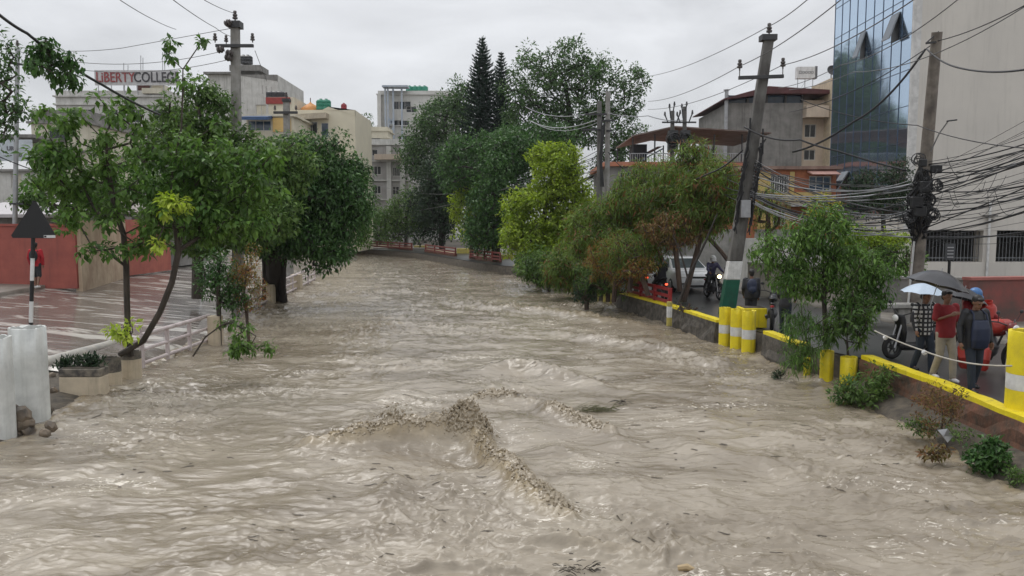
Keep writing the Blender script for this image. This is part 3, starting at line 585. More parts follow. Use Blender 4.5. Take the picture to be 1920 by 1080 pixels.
# rooftop billboard tank sign
D4 = 70; s = thing('rooftop_sign', 'white sign box on legs on the roof beside the glass tower', 'sign', (P(1517, 3, D4).x, D4, zat(168, D4)))
zt0 = zat(168, D4); MB().bb(-.85, .75, 0, .5, zat(147, D4)-zt0, zat(125, D4)-zt0).build('sign_box', M['white'], s)
MB().bb(.76, .95, -.02, .55, zat(147, D4)-zt0, zat(124, D4)-zt0).build('side_panel', pm('grey_sign_side', (.14, .14, .15), .6), s)
f = MB()
for x in (-.75, -.1, .6): f.tube([(x, .1, -.4), (x, .1, zat(147, D4)-zt0)], .035, 5)
f.tube([(-.75, .1, -.4), (-.1, .1, .7)], .02, 4); f.build('leg', M['steel'], s)
def text(name, body, mat, parent, loc, size, rot=(rad(90), 0, 0), ext=.01, bold=0, sx=1):
    c = bpy.data.curves.new(name, 'FONT'); c.body = body; c.size = size; c.extrude = ext; c.offset = bold; c.align_x = 'CENTER'; c.align_y = 'CENTER'; c.resolution_u = 3
    o = bpy.data.objects.new(name, c); COL.objects.link(o); bpy.context.view_layer.update()
    me = bpy.data.meshes.new_from_object(o.evaluated_get(bpy.context.evaluated_depsgraph_get())); bpy.data.objects.remove(o)
    o = bpy.data.objects.new(name, me); me.materials.clear(); me.materials.append(mat); COL.objects.link(o)
    o.location = loc; o.rotation_euler = rot; o.scale = (sx, 1, 1); o.parent = parent; return o
M['grey_text'] = pm('grey_lettering', (.16, .16, .18), .6)
text('lettering', '□OOOO', M['grey_text'], s, (-.05, -.02, (zat(136, D4)-zt0)), .32)
d = thing('satellite_dish', 'dark satellite dish on the cream stair tower by the glass tower', 'satellite dish', (P(1555, 3, D3).x, D3-1, zat(150, D3)+.18))
MB().lathe((0, 0, .35), [(0.02, 0), (.3, .06), (.45, .18), (.43, .19), (.28, .09), (.0, .03)], 16, M=Matrix.Rotation(rad(70), 3, 'X')).build('dish', M['iron'], d, smooth=True); MB().tube([(0, .1, -.18), (0, .1, .35)], .04, 6).build('mast', M['iron'], d)
# ----- centre far: white apartment block and the grey house before it
D5 = 128
def ux(px, D, x0): return P(px, 3, D).x - x0
x0 = P(706, 3, D5).x; x1 = P(850, 3, D5).x; zt = zat(178, D5); X_ = lambda px: ux(px, D5, x0)
m_wh = pm('white_render_far', (.60, .59, .56), .8, col2=(.50, .49, .46), scale=.5, streak=.3); m_bluegrey = pm('blue_grey_panel', (.33, .38, .45), .7, col2=(.45, .48, .52), scale=1)
h = building('apartment_block', 'white apartment block with a grey scaffold stair and green roof tanks', 'building', (x0, D5, 0), x1-x0, 14, zt, m_wh, roof=True, parapet=.5, slab=(zat(236, D5),),
  wins=row('front', 1, X_(733), 9, 1.2, zat(205, D5), zat(190, D5)) + row('front', 1, X_(745), 9, 2.0, zat(205, D5), zat(190, D5)) + row('front', 2, X_(759), 3.6, 1.7, zat(211, D5), zat(200, D5)) + row('front', 1, X_(734), 3, 1.6, zat(236, D5), zat(225, D5)) + row('front', 2, X_(745), 3.6, 1.7, zat(238, D5), zat(226, D5)) + row('front', 1, X_(744), 2, 2, zat(264, D5), zat(254, D5)))
f = MB()
for px in (722, 727, 737, 753): f.tube([(X_(px), -1.2, zat(272, D5)), (X_(px), -1.2, zat(166, D5))], .16, 6)
f.bb(X_(718), X_(766), -2.2, 0, zat(167, D5), zat(164, D5)); 
for k, (pa, pb) in enumerate(((222, 238), (238, 222), (254, 238), (270, 254))): f.beam((X_(727), -1.0, zat(pa, D5)), (X_(738), -1.0, zat(pb, D5)), .3, .25)
f.build('scaffold_stair', m_bluegrey, h)
MB().bb(X_(706), X_(713), -.8, 0, zat(272, D5), zat(178, D5)).build('side_wing', m_wh, h)
m_green = pm('green_tank_plastic', (.02, .22, .14), .45); m_blacktank = pm('black_tank_plastic', (.03, .03, .033), .4)
def tank(px, py, D, r, ht, mat, label, group=None, cat='water tank'):
    t_ = thing('water_tank', label, cat, tuple(P(px, py, D)), 0, group)
    MB().lathe((0, 0, 0), [(r, 0), (r, ht*.25), (r*.96, ht*.28), (r, ht*.31), (r, ht*.6), (r*.96, ht*.63), (r, ht*.66), (r, ht*.8), (r*.75, ht*.95), (r*.3, ht)], 14).build('tank_body', mat, t_, smooth=True)
    MB().lathe((0, 0, ht+.003), [(r*.3, 0), (r*.3, ht*.07), (0, ht*.08)], 10).build('lid', mat, t_); return t_
for i, (px, c_) in enumerate(((768, m_green), (778, m_green), (787, m_green), (796, m_green))): tank(px, 175.5, D5+5, .62, 1.25, c_, 'green water tank in the row on the white apartment block roof', 'green roof tanks on the white block')
D6 = 112; x0 = P(676, 3, D6).x; x1 = P(762, 3, D6).x; X_ = lambda px: ux(px, D6, x0); Z_ = lambda py: zat(py, D6)
h = building('house', 'grey four-storey house with pale floor bands before the white apartment block', 'house', (x0, D6, -.02), x1-x0, 10, Z_(272), pm('grey_render_far', (.36, .345, .33), .85, col2=(.29, .275, .26), scale=.7, streak=.3), roof=True, parapet=.7, roofmat=M['offwhite'], slab=(Z_(302), Z_(338), Z_(374)),
  wins=[('front', (X_(696), Z_(327), X_(710), Z_(311)), dict(mull=2)), ('front', (X_(732), Z_(330), X_(748), Z_(313)), dict(mull=4)), ('front', (X_(696), Z_(363), X_(709), Z_(348)), dict(mull=2)), ('front', (X_(731), Z_(365), X_(744), Z_(349)), dict(mull=2)), ('front', (X_(693), Z_(292), X_(704), Z_(280)), dict(mull=1)), ('front', (X_(692), Z_(395), X_(699), Z_(380)), dict(mull=1))])
c_ = MB()
for px in (677, 725, 751): c_.bb(X_(px)-.3, X_(px)+.35, -.32, -.003, .1, Z_(274))
c_.build('column', M['offwhite'], h)
c_ = MB(); c_.bb(X_(700), X_(752), -1.2, -.23, Z_(300), Z_(297)); c_.bb(X_(700), X_(752), -1.2, -1.1, Z_(297), Z_(290)); c_.build('balcony', m_pink, h)
h = building('building', 'small cream terrace block with a dark shutter left of the scaffold stair', 'building', (P(672, 3, 120).x, 120, 0), 4.2, 5, zat(246, 120), M['cream'], roof=True, parapet=.5, slab=(zat(258, 120),), wins=[('front', (1.6, zat(268, 120), 3.0, zat(259, 120)), dict(mull=1))])
# low wall / parked clutter behind the far rail
# ----- left far buildings
D7 = 88; x0 = P(385, 3, D7).x; X_ = lambda px: ux(px, D7, x0); Z_ = lambda py: zat(py, D7)
h = building('building', 'tall weathered white building with a rooftop tank stand behind the left utility pole', 'building', (x0, D7, 0), X_(516), 11, Z_(140), M['offwhite'], roof=False, wins=[('front', (X_(487), Z_(176), X_(489), Z_(160)), dict(mull=1)), ('front', (X_(494), Z_(176), X_(496), Z_(162)), dict(mull=1)), ('front', (X_(504), Z_(178), X_(506), Z_(163)), dict(mull=1)), ('front', (X_(474), Z_(215), X_(494), Z_(196)), dict(mull=2, pane=M['cream']))])
c_ = MB(); c_.bb(-.3, X_(432), -.5, 5, Z_(140)+.003, Z_(136)); c_.prism([(X_(432), Z_(140)+.003), (X_(516), Z_(140)+.003), (X_(516), Z_(153)), (X_(516)+.01, Z_(152))], 'y', -.02, .15); c_.build('parapet', m_greyw, h)
c_ = MB(); c_.bb(X_(423), X_(482), .5, 3.5, Z_(131), Z_(120)); c_.bb(X_(468), X_(475), 1, 1.5, Z_(140), Z_(131)); c_.bb(X_(430), X_(436), 1, 1.5, Z_(140), Z_(131)); c_.build('tank_stand', m_greyw, h)
for px in (457, 465): tank(px, 120, D7+2, .55, .95, m_blacktank, 'black water tank on the concrete stand behind the left utility pole', 'black tanks on the concrete stand')
D8 = 72; x0 = P(455, 3, D8).x; X_ = lambda px: ux(px, D8, x0); Z_ = lambda py: zat(py, D8)
h = building('building', 'low shop building with a blue awning and yellow wall above the trees', 'building', (x0, D8, 0), X_(545), 8, Z_(219), M['cream'], roof=True, wins=[('front', (X_(458), Z_(245), X_(502), Z_(226)), dict(mull=3, pane=M['glassblue']))])
MB().prism([(-.02, Z_(217)), (-1.6, Z_(223)), (-1.6, Z_(229)), (-.02, Z_(223))], 'x', X_(457), X_(506)).build('awning', pm('blue_tarp', (.04, .09, .20), .6), h)
MB().bb(X_(506), X_(540), -.12, -.003, Z_(247), Z_(221)).build('yellow_panel', pm('warm_yellow_wall', (.68, .46, .17), .7, col2=(.6, .4, .15)), h)
D9 = 80; x0 = P(498, 3, D9).x; X_ = lambda px: ux(px, D9, x0); Z_ = lambda py: zat(py, D9)
h = building('building', 'small cream rooftop block with a dark red top band left of the orange dome', 'building', (x0, D9, 0), X_(547), 6, Z_(182), M['cream'], roof=False)
MB().bb(-.2, X_(540), -.2, 4, Z_(195), Z_(183)).build('red_band', m_dkred if 0 else pm('brick_red_band', (.33, .05, .045), .7), h)
for px in (508, 517, 526): tank(px, 183, D9+1, .5, .6, m_blacktank, 'squat black water tank on the red-banded rooftop block', 'black tanks on the red-banded block')
D10 = 78; x0 = P(536, 3, D10).x; X_ = lambda px: ux(px, D10, x0); Z_ = lambda py: zat(py, D10)
m_beige = pm('plain_beige_render', (.66, .61, .47), .8, col2=(.60, .55, .43), scale=.6)
h = building('building', 'beige building with an open balcony left of its blank beige wall', 'building', (x0, D10, 0), X_(662), 9, Z_(206), m_beige, roof=False,
   wins=[('front', (X_(548), Z_(250), X_(590), Z_(228)), dict(mull=4)), ('front', (X_(597), Z_(258), X_(611), Z_(230)), dict(mull=1, pane=M['glassblue']))])
MB().prism([(X_(536), Z_(218)), (X_(612), Z_(214)), (X_(612), Z_(224)), (X_(575), Z_(226)), (X_(536), Z_(224))], 'y', -1.2, -.003).build('balcony_canopy', pm('tan_canopy', (.46, .40, .31), .7), h)
MB().prism([(X_(600), Z_(206)), (X_(612), Z_(200)), (X_(662), Z_(206)-0.9+.3), (X_(662), Z_(206)-.02), (X_(600), Z_(206)-.02)], 'y', -.03, .2).build('parapet', m_beige, h)
d = thing('dome', 'small orange dome on the roof between the poles and the green tanks', 'dome', (P(578, 3, D10+4).x, D10+4, Z_(206)))
MB().lathe((0, 0, .003), [(1.15, 0), (1.15, .35), (.95, .7), (.6, 1.0), (.15, 1.25), (0, 1.45)], 16).build('dome_shell', pm('orange_dome', (.62, .26, .06), .6), d, smooth=True); MB().tube([(0, 0, 1.4), (0, 0, 1.8)], .05, 6).build('finial', m_dkred, d)
for px in (602, 612): tank(px, 206, D10+3, .5, 1.05, m_green, 'green water tank standing on the beige building roof', 'green tanks on the beige roof')
tank(645, 211, D10+2, .3, .9, pm('red_tank_plastic', (.30, .03, .04), .45), 'small red water tank at the right end of the beige roof')
# college building with rooftop letters
D11 = 95; x0 = P(95, 3, D11).x; X_ = lambda px: ux(px, D11, x0); Z_ = lambda py: zat(py, D11)
h = building('building', 'white building with a brown block on its roof, behind the foreground tree', 'building', (x0, D11, 0), X_(310), 12, Z_(182), M['offwhite'], roof=True, parapet=.6, slab=(Z_(196),), wins=row('front', 5, 3, 2.9, 1.6, Z_(230), Z_(205)) + row('front', 5, 3, 2.9, 1.6, Z_(275), Z_(250)))
c_ = MB(); c_.bb(X_(246), X_(272), .5, 3, Z_(182)+.5, Z_(146)); c_.build('brown_block', pm('brown_roof_block', (.16, .06, .05), .7), h)
c_ = MB(); c_.bb(X_(262), X_(300), -.4, 2, Z_(176), Z_(166)); c_.bb(X_(270), X_(298), .5, 2, Z_(166), Z_(158)); c_.build('roof_block', M['cream'], h)
s = thing('rooftop_sign', 'large rooftop sign reading LiBERTY COLLEGE on a pale board', 'sign', (P(250, 3, D11-.3).x, D11-.3, Z_(160)))
bw = (P(330, 3, D11).x - P(172, 3, D11).x)/2
MB().bb(-bw, bw, 0, .08, -.05, 1.75).build('board', pm('pale_signboard', (.58, .57, .57), .7), s)
f = MB()
for i in range(7): f.tube([(-bw+.3+i*(2*bw-.6)/6, .2, -1.5), (-bw+.3+i*(2*bw-.6)/6, .2, 1.6)], .05, 5)
f.build('support_frame', M['steel'], s)
text('red_lettering', 'LiBERTY', pm('red_letters', (.33, .06, .06), .5), s, (-bw*.5, -.04, .85), 1.7, ext=.05, bold=.01, sx=.78)
text('dark_lettering', 'COLLEGE', pm('dark_letters', (.05, .045, .05), .5), s, (bw*.49, -.04, .85), 1.7, ext=.05, bold=.01, sx=.78)
for i, px in enumerate((232, 240, 264, 268, 305, 309)):
    tag(MB().tube([P(px, 182, D11+1), P(px, (118, 122, 104, 108, 98, 96)[i], D11+1)], .045, 4).build('antenna_mast', M['steel']), 'thin mast rising behind the rooftop college sign', 'mast', 'thin masts behind the college sign')
D12 = 62; x0 = P(46, 3, D12).x; X_ = lambda px: ux(px, D12, x0); Z_ = lambda py: zat(py, D12)
h = building('building', 'cream building with two dark openings at the left edge behind the trees', 'building', (x0, D12, 0), X_(150), 9, Z_(232), M['cream'], roof=True, parapet=.9, roofmat=m_greyw, slab=(Z_(284),), wins=[('front', (X_(78), Z_(270), X_(113), Z_(238)), dict(mull=1)), ('front', (X_(79), Z_(318), X_(118), Z_(290)), dict(mull=1))])
D13 = 58; x0 = P(-40, 3, D13).x; X_ = lambda px: ux(px, D13, x0); Z_ = lambda py: zat(py, D13)
h = building('shop', 'low shop with a pale signboard and tin roof at the left edge', 'shop', (x0, D13, 0), X_(48), 7, Z_(322), M['offwhite'], roof=True, roofmat=m_greyw, wins=[('front', (X_(2), Z_(352), X_(22), Z_(325)), dict(mull=2, pane=M['cream']))])
MB().bb(X_(-30), X_(47), -.15, -.003, Z_(302), Z_(262)).build('signboard', pm('pale_blue_board', (.55, .60, .64), .6), h)
MB().bb(X_(-40), X_(50), -.12, 5, Z_(258), Z_(252)).build('roof_edge', m_greyw, h)
text('lettering', 'URIII', M['grey_text'], h, (X_(11), -.17, Z_(279)), .42, bold=.02); text('lettering', '- 000', M['grey_text'], h, (X_(17), -.17, Z_(291)), .42, bold=.02)
# red compound wall with shed roof behind, left street
hz = .55
w1 = thing('compound_wall', 'red rendered compound wall behind the walking person', 'wall', (P(50, 3, 31).x, 31, 0))
c_ = MB(); c_.bb(P(-60, 3, 31).x, P(119, 3, 31).x, 31, 31.25, hz-.2, zat(424, 31)); c_.build('wall_face', M['red'], w1, world=True)
MB().bb(P(-60, 3, 31).x-.1, P(119, 3, 31).x+.04, 30.95, 31.3, zat(424, 31)+.003, zat(421, 31)+.03).build('coping', M['red'], w1, world=True)
pa, pb = P(119.6, 3, 31), P(212, 3, 38); w2 = thing('compound_wall', 'cream peeling plaster wall section between the two red walls', 'wall', (pa.x, pa.y, 0))
MB().beam((pa.x+.0, pa.y+.13, 1.65), (pb.x, pb.y, 1.65), .24, 2.9).build('wall_face', pm('peeling_plaster', (.60, .48, .34), .85, col2=(.42, .30, .21), scale=1.3, streak=.35, dirt=(.2, .13, .1), bump=.4), w2, world=True)
pc, pd = P(214, 3, 38.4), P(298, 3, 43); w3 = thing('compound_wall', 'short red wall section seen through the tree trunks', 'wall', (pc.x, pc.y, 0))
MB().beam((pc.x, pc.y, 1.75), (pd.x, pd.y, 1.75), .24, 2.8).build('wall_face', pm('salmon_render', (.45, .14, .10), .65, col2=(.36, .10, .08), scale=2, streak=.25), w3, world=True)
sd_ = thing('shed', 'long shed with a pale tin roof behind the red wall', 'shed', (P(40, 3, 36).x, 36, 0))
xa, xb = P(-80, 3, 36).x, P(128, 3, 36).x
MB().bb(xa, xb, 36, 41, .4, zat(405, 36)).build('wall', m_greyw, sd_, world=True)
MB().prism([(35.2, zat(408, 36)), (35.2, zat(402, 36)), (40, zat(375, 36)), (41.5, zat(375, 36)), (41.5, zat(380, 36))], 'x', xa-1, xb).build('roof', pm('pale_tin', (.50, .47, .48), .45, col2=(.38, .35, .36), stretch=(6, .6, 1), scale=2), sd_, world=True)
s2 = thing('shed', 'grey-brown shed wall with lean-to roof right of the triangular sign', 'shed', (P(200, 3, 46).x, 46, 0))
MB().bb(P(110, 3, 46).x, P(320, 3, 46).x, 46, 50, .4, zat(400, 46)).build('wall', m_greyw, s2, world=True)
MB().prism([(45.3, zat(400, 46)), (45.3, zat(397, 46)), (50.2, zat(378, 46)), (50.2, zat(384, 46))], 'x', P(105, 3, 46).x, P(325, 3, 46).x).build('roof', pm('brown_tin', (.24, .20, .18), .6), s2, world=True)
# boundary walls on the right side of the street
def bwall(label, a, b2, z0, z1, th, mat, cap=None):
    a, b2 = Vector((a[0], a[1], 0)), Vector((b2[0], b2[1], 0)); r = thing('boundary_wall', label, 'wall', (a.x, a.y, 0))
    up = Vector((0, 0, (z0+z1)/2)); MB().beam(a+up, b2+up, th, z1-z0).build('wall_face', mat, r, world=True)
    if cap: u = Vector((0, 0, z1+.043)); MB().beam(a+u, b2+u, th+.1, .08).build('coping', cap, r, world=True)
    return r
bwall('low red wall with a pale coping below the tower, right edge', G(1808, 606, .1), (18.6, 23.2), .1, zat(520, 23.3), .25, pm('weathered_red_wall', (.22, .06, .05), .7, col2=(.10, .06, .05), scale=1.6, streak=.6, dirt=(.07, .055, .05)), pm('red_coping', (.36, .12, .10), .6))
bwall('mossy grey low wall behind the umbrellas', (11.9, 25.0), (14.5, 24.4), .1, 1.2, .25, m_greyw, M['concrete'])
bwall('pale low wall behind the young tree', (9.6, 31), (12.9, 26.2), .1, 1.35, .22, pm('cream_grey_wall', (.40, .37, .31), .8, streak=.5), M['concrete'])
bwall('tall grey boundary wall behind the white car', (7.2, 47), (16.5, 43.0), .1, zat(430, 44), .25, pm('mottled_grey_wall', (.33, .32, .30), .85, col2=(.2, .2, .19), scale=1.2, streak=.6))
bwall('white boundary wall right of the green-banded pole', (11.0, 37.2), (14.6, 35.0), .1, zat(447, 36.5), .22, M['offwhite'])
gt = thing('gate', 'grey metal railing gate at the right edge below the tower', 'gate', (15.6, 23.0, .1)); f = MB()
ga, gb = zat(556, 23)-.1, zat(522, 23)-.1
for i in range(26): x = -.9 + i*.16; f.tube([(x, -.12, ga), (x, -.12, gb)], .018, 4)
f.build('bar', M['steel'], gt); f = MB(); f.beam((-.95, -.12, gb), (3.2, -.12, gb+.08), .05, .06); f.beam((-.95, -.12, ga), (3.2, -.12, ga), .04, .05); f.beam((1.0, -.14, gb-.05), (2.6, -.14, ga+.1), .03, .05); f.build('frame', M['steel'], gt)
sp = thing('street_sign', 'small dark sign board with pale lines on a black post by the tower', 'sign', (P(1804, 3, 27).x, 27, .1)); zz0 = .1
MB().tube([(0, 0, 0), (0, 0, zat(488, 27)-zz0)], .05, 8).build('post', M['black'], sp); MB().bb(-.17, .17, -.03, .03, zat(487, 27)-zz0, zat(457, 27)-zz0).build('board', pm('sign_dark', (.06, .065, .07), .5), sp)
ln = MB()
for k in range(4): ln.bb(-.11, .11, -.04, -.032, zat(483-k*6, 27)-zz0, zat(481-k*6, 27)-zz0)
ln.build('pale_line', M['steel'], sp)
# ---------------------------------------------------------------- river walls
m_stone = pm('river_stone_wall', (.13, .115, .095), .8, col2=(.045, .04, .034), scale=5, bump=.9, bscale=14, streak=.4, dirt=(.03, .03, .022))
m_brickw = pm('river_brick_wall', (.20, .085, .05), .8, col2=(.07, .055, .04), scale=3.5, bump=.8, bscale=12, streak=.5, dirt=(.04, .04, .03))
m_farw = pm('brown_red_far_wall', (.20, .10, .065), .8, col2=(.13, .07, .05), scale=2, streak=.4)
def subline(a, b, step):
    n = max(1, int((b-a).length/step)); return [a.lerp(b, i/n) for i in range(n+1)]
def rwall(label, pts, top, mat, cap, capw=.22, caph=.085, low=-1.5, rough=.03, seed=1):
    pts = [Vector((p[0], p[1], 0)) for p in pts]
    r = thing('river_wall', label, 'wall', tuple(pts[0])); rr = random.Random(seed)
    line = []
    for a, b in zip(pts[:-1], pts[1:]): line += subline(a, b, .35)[:-1]
    line.append(pts[-1]); V = MB(); zs = [low, -.75, -.5, -.3, -.1, top]
    grid = {}
    vs = []; fs = []
    for i, p in enumerate(line):
        d = (line[min(i+1, len(line)-1)] - line[max(i-1, 0)]).normalized(); nrm = Vector((d.y, -d.x, 0))
        if nrm.x > 0: nrm = -nrm       # river side
        for z in zs: vs.append(p + nrm*(.14 + (rr.uniform(-rough, rough*1.5) if z < top else 0) + (.0 if z > -.4 else .04)) + Vector((0, 0, z)))
        for z in zs[::-1]: vs.append(p - nrm*.14 + Vector((0, 0, z)))
    m = len(zs)*2
    for i in range(len(line)-1):
        for k in range(m): k2 = (k+1) % m; fs.append((i*m+k, i*m+k2, (i+1)*m+k2, (i+1)*m+k))
    fs += [tuple(range(m)), tuple((len(line)-1)*m+k for k in range(m))]
    V.add(vs, fs); V.build('wall_face', mat, r, world=True)
    c = MB(); cv = []; cf = []
    for i, p in enumerate(line):
        d = (line[min(i+1, len(line)-1)] - line[max(i-1, 0)]).normalized(); nrm = Vector((d.y, -d.x, 0)); h = capw/2 + .02
        j = rr.uniform(-.012, .012); jz = rr.uniform(-.008, .008)
        for (o_, z) in ((-h+j, .002), (-h+j, caph+jz), (h+j, caph+jz), (h+j, .002)): cv.append(p + nrm*o_ + Vector((0, 0, top+z)))
    for i in range(len(line)-1):
        for k in range(4): k2 = (k+1) % 4; cf.append((i*4+k, i*4+k2, (i+1)*4+k2, (i+1)*4+k))
    cf += [(0, 1, 2, 3), tuple((len(line)-1)*4+k for k in range(4))]
    c.add(cv, cf); c.build('coping', cap, r, world=True); return r
def g2(px, py, z=.1): q = G(px, py, z); return (q.x, q.y)
rwall('brick river wall with bright yellow coping beside the three walkers', [g2(1625, 668), g2(1760, 716), g2(1890, 768), g2(2010, 815)], .04, m_brickw, M['yellow'], seed=2)
rwall('stone river wall with yellow coping between the two yellow planter groups', [g2(1440, 622), g2(1490, 640), g2(1512, 645)], .04, m_stone, M['yellow'], seed=3)
rwall('long stone river wall with yellow coping before the white car', [g2(1163, 547), g2(1252, 570), g2(1350, 601)], .04, m_stone, M['yellow_far'] if 0 else M['yellow'], seed=4)
m_copf = pm('pale_far_coping', (.52, .46, .30), .7)
rwall('far brown river wall with red rails near the blue raincoat rider', [g2(882, 483), g2(938, 490)], .25, m_farw, m_copf, rough=.01, seed=5)
rwall('middle far brown river wall between two yellow planter groups', [g2(798, 471), g2(854, 479)], .25, m_farw, m_copf, rough=.01, seed=6)
rwall('farthest brown river wall with red rails at the river bend', [g2(688, 462), g2(772, 468)], .25, m_farw, m_copf, rough=.01, seed=7)
rwall('shaded stone river wall under the olive bushes', [g2(965, 497), g2(1060, 516), g2(1130, 537)], .04, m_stone, m_copf, rough=.02, seed=8)
# red metal rails on the wall
def rail(label, a, b, z0, z1, mat, nposts, bars, tk=.06, name='railing', flat=False, group=None):
    a, b = Vector(a), Vector(b); r = thing(name, label, 'railing', tuple(a), 0, group)
    for i in range(nposts):
        p = a.lerp(b, i/(nposts-1)); MB().box((p.x, p.y, (z0+z1)/2 + p.z), (tk*1.9, tk*1.9, z1-z0), rz=math.atan2(b.y-a.y, b.x-a.x)).build('post', mat, r, world=True, bevel=.006)
    for k, z in enumerate(bars):
        u = Vector((0, 0, z)); m_ = MB()
        if flat: m_.beam(a+u, b+u, .05, flat)
        else: m_.tube([a+u, b+u], tk if k else tk*1.25, 10)
        m_.build('rail_bar', mat, r, world=True, smooth=not flat)
    return r
m_oldred = pm('faded_red_rail', (.20, .04, .035), .6, col2=(.13, .04, .035), scale=2)
A = G(1178, 549, .13); B = G(1256, 571, .13)
rail('red metal rail on the yellow coping left of the white car', (A.x, A.y, 0), (B.x, B.y, 0), .13, .72, M['redrail'], 4, (.66, .42, .22), flat=.11)
for lb, (q0, q1), n in (('red rail on the far wall beside the blue raincoat rider', ((882, 483), (938, 490)), 5), ('red rail on the middle far wall under the dark trees', ((798, 471), (854, 479)), 4), ('red rail on the farthest wall at the river bend', ((688, 462), (772, 468)), 5)):
    A = G(*q0, .3); B = G(*q1, .3); rail(lb, (A.x, A.y, 0), (B.x, B.y, 0), .3, .95, m_oldred, n, (.88, .62, .42), flat=.12)
# pillar on the wall
def striped_cyl(r, h, bands, c=(0, 0, 0), n=24, seed=0, topjag=.02):
    """list of (material key, z0, z1) each a mesh"""
    return bands
def planter(label, px, pytop, pybot, D, wpx, mats, group=None, cat='planter', name='cylinder_planter', rim=True, seed=0, square=False, zbase=None, chipped=.02, scale=1):
    r_ = wpx/FPX*D/2; zt_, zb_ = zat(pytop, D, px), (zat(pybot, D, px) if zbase is None else zbase); c = P(px, (pytop+pybot)/2, D+r_)
    t_ = thing(name, label, cat, (c.x, c.y, zb_), 0, group); h = zt_-zb_; rr = random.Random(seed); prev = 0
    nb_ = 28
    for i, (mt, f0, f1) in enumerate(mats):
        z0_, z1_ = h*f0, h*f1 - (.0 if i == len(mats)-1 else .0)
        last = i == len(mats)-1
        if square:
            m_ = MB(); m_.bb(-r_, r_, -r_, r_, z0_+(.0015 if i else 0), z1_)
            m_.build('band' if len(mats) > 1 else 'body', mt, t_, bevel=.012)
        else:
            prof = [(r_*.995, z0_+(.001 if i else 0)), (r_*1.0, (z0_*2+z1_)/3), (r_*1.0, (z0_+2*z1_)/3), (r_*.997, z1_)]
            if last: prof += [(r_*.985, z1_+.012), (r_*.86, z1_+.008), (r_*.84, z1_-.12), (r_*.8, z1_-.35)]
            o_ = MB().lathe((0, 0, 0), prof, nb_, jit=0, seed=seed).build('band' if len(mats) > 1 else 'body', mt, t_, smooth=True)
            if last:
                for v_ in o_.data.vertices:
                    if v_.co.z > z1_-.02: v_.co.z -= (rr.random()**4)*chipped*2.2
    if last and not square: MB().lathe((0, 0, h-.22), [(r_*.82, 0), (r_*.4, .03), (0, .02)], 16, jit=.02, seed=seed).build('soil', m_soil, t_)
    return t_
Y, W_ = M['yellow'], M['white']; YF = M['yellow_far']
yb_ = [(Y, 0, .34), (W_, .34, .56), (Y, .56, 1)]
planter('tall yellow and white banded cylinder at the right edge of the photo', 1926, 626, 838, 11.6, 74, [(Y, 0, .48), (W_, .48, .62), (Y, .62, 1)], seed=1)
def Dw(py): return G(960, py, WZ).y
for i, (px, pb, wd, lb) in enumerate(((1359, 650, 22, 'thin yellow and white cylinder, leftmost of the group by the green-banded pole'), (1382, 657, 25, 'yellow and white cylinder, middle of the group by the green-banded pole'), (1404, 664, 26, 'yellow and white cylinder, rightmost of the group by the green-banded pole'))):
    planter(lb, px, 578 + i*3, pb, Dw(pb)-.1, wd, yb_, group='banded cylinders by the green-banded pole', seed=i)
d_ = 21.4; q = P(1425, 600, d_)
bx = thing('box_planter', 'square bright yellow box standing behind the three banded cylinders', 'planter', (q.x, d_+.4, .04))
MB().bb(-.42, .27, -.2, .45, .0, zat(580, d_)-.04).build('body', Y, bx, bevel=.015); MB().bb(-.36, .21, -.14, .39, zat(580, d_)-.036, zat(580, d_)-.02).build('soil', m_soil, bx)
planter('slim yellow and white pillar halfway along the wall before the white car', 1255, 566, 612, 26.0, 9, [(YF, 0, .35), (W_, .35, .8), (YF, .8, 1)], square=True, name='wall_pillar', cat='pillar')
for i, (px, pb, wd) in enumerate(((1124, 565, 8), (1135, 568, 9), (1147, 571, 10))):
    planter(('leftmost', 'middle', 'rightmost')[i] + ' of three faded yellow cylinders at the far end of the stone wall', px, 536, pb, Dw(pb)-.1, wd, [(YF, 0, .7), (W_, .7, .8), (YF, .8, 1)], group='faded yellow cylinders behind the red rail', seed=i)
for i, (px, pt, pb, wd, lb) in enumerate(((1513, 672, 706, 13, 'narrow yellow planter under the young tree, leftmost'), (1550, 660, 715, 25, 'yellow planter holding the young tree trunk'), (1591, 672, 716, 31, 'wide yellow planter with red soil right of the young tree'))):
    planter(lb, px, pt, pb, (17.9, 17.25, 16.7)[i], wd, [(Y, 0, 1)], zbase=-1.2, group='yellow planters under the young tree', seed=i)
# far yellow planter groups: block plus three legs
for lb, px0, px1, pt, pb in (('yellow planter block on three cylinders left of the blue raincoat rider', 856, 880, 466, 487), ('yellow planter block on three cylinders at the far bend', 776, 800, 461, 475), ('yellow planter block half hidden by the bright green tree', 938, 962, 478, 499)):
    D_ = Dw(pb)-.3; c = P((px0+px1)/2, pt, D_); wd = (px1-px0)/FPX*D_; h = zat(pt, D_)-WZ
    t_ = thing('planter_group', lb, 'planter', (c.x, D_, WZ)); MB().bb(-wd/2, wd/2, .1, .9, h*.5, h).build('block', YF, t_, bevel=.03)
    for k in (-1, 0, 1): MB().tube([(k*wd*.36, .4, -.4), (k*wd*.36, .4, h*.5-.003)], wd*.13, 12).build('cylinder', YF, t_, smooth=True)
for i, px in enumerate((1062, 1073, 1084, 1096)):
    planter('faded yellow post in the row under the olive bushes', px, 520 + i*3, 543 + i*5, Dw(543 + i*5)-.1, 7, [(YF, 0, 1)], group='faded posts under the olive bushes', seed=i)
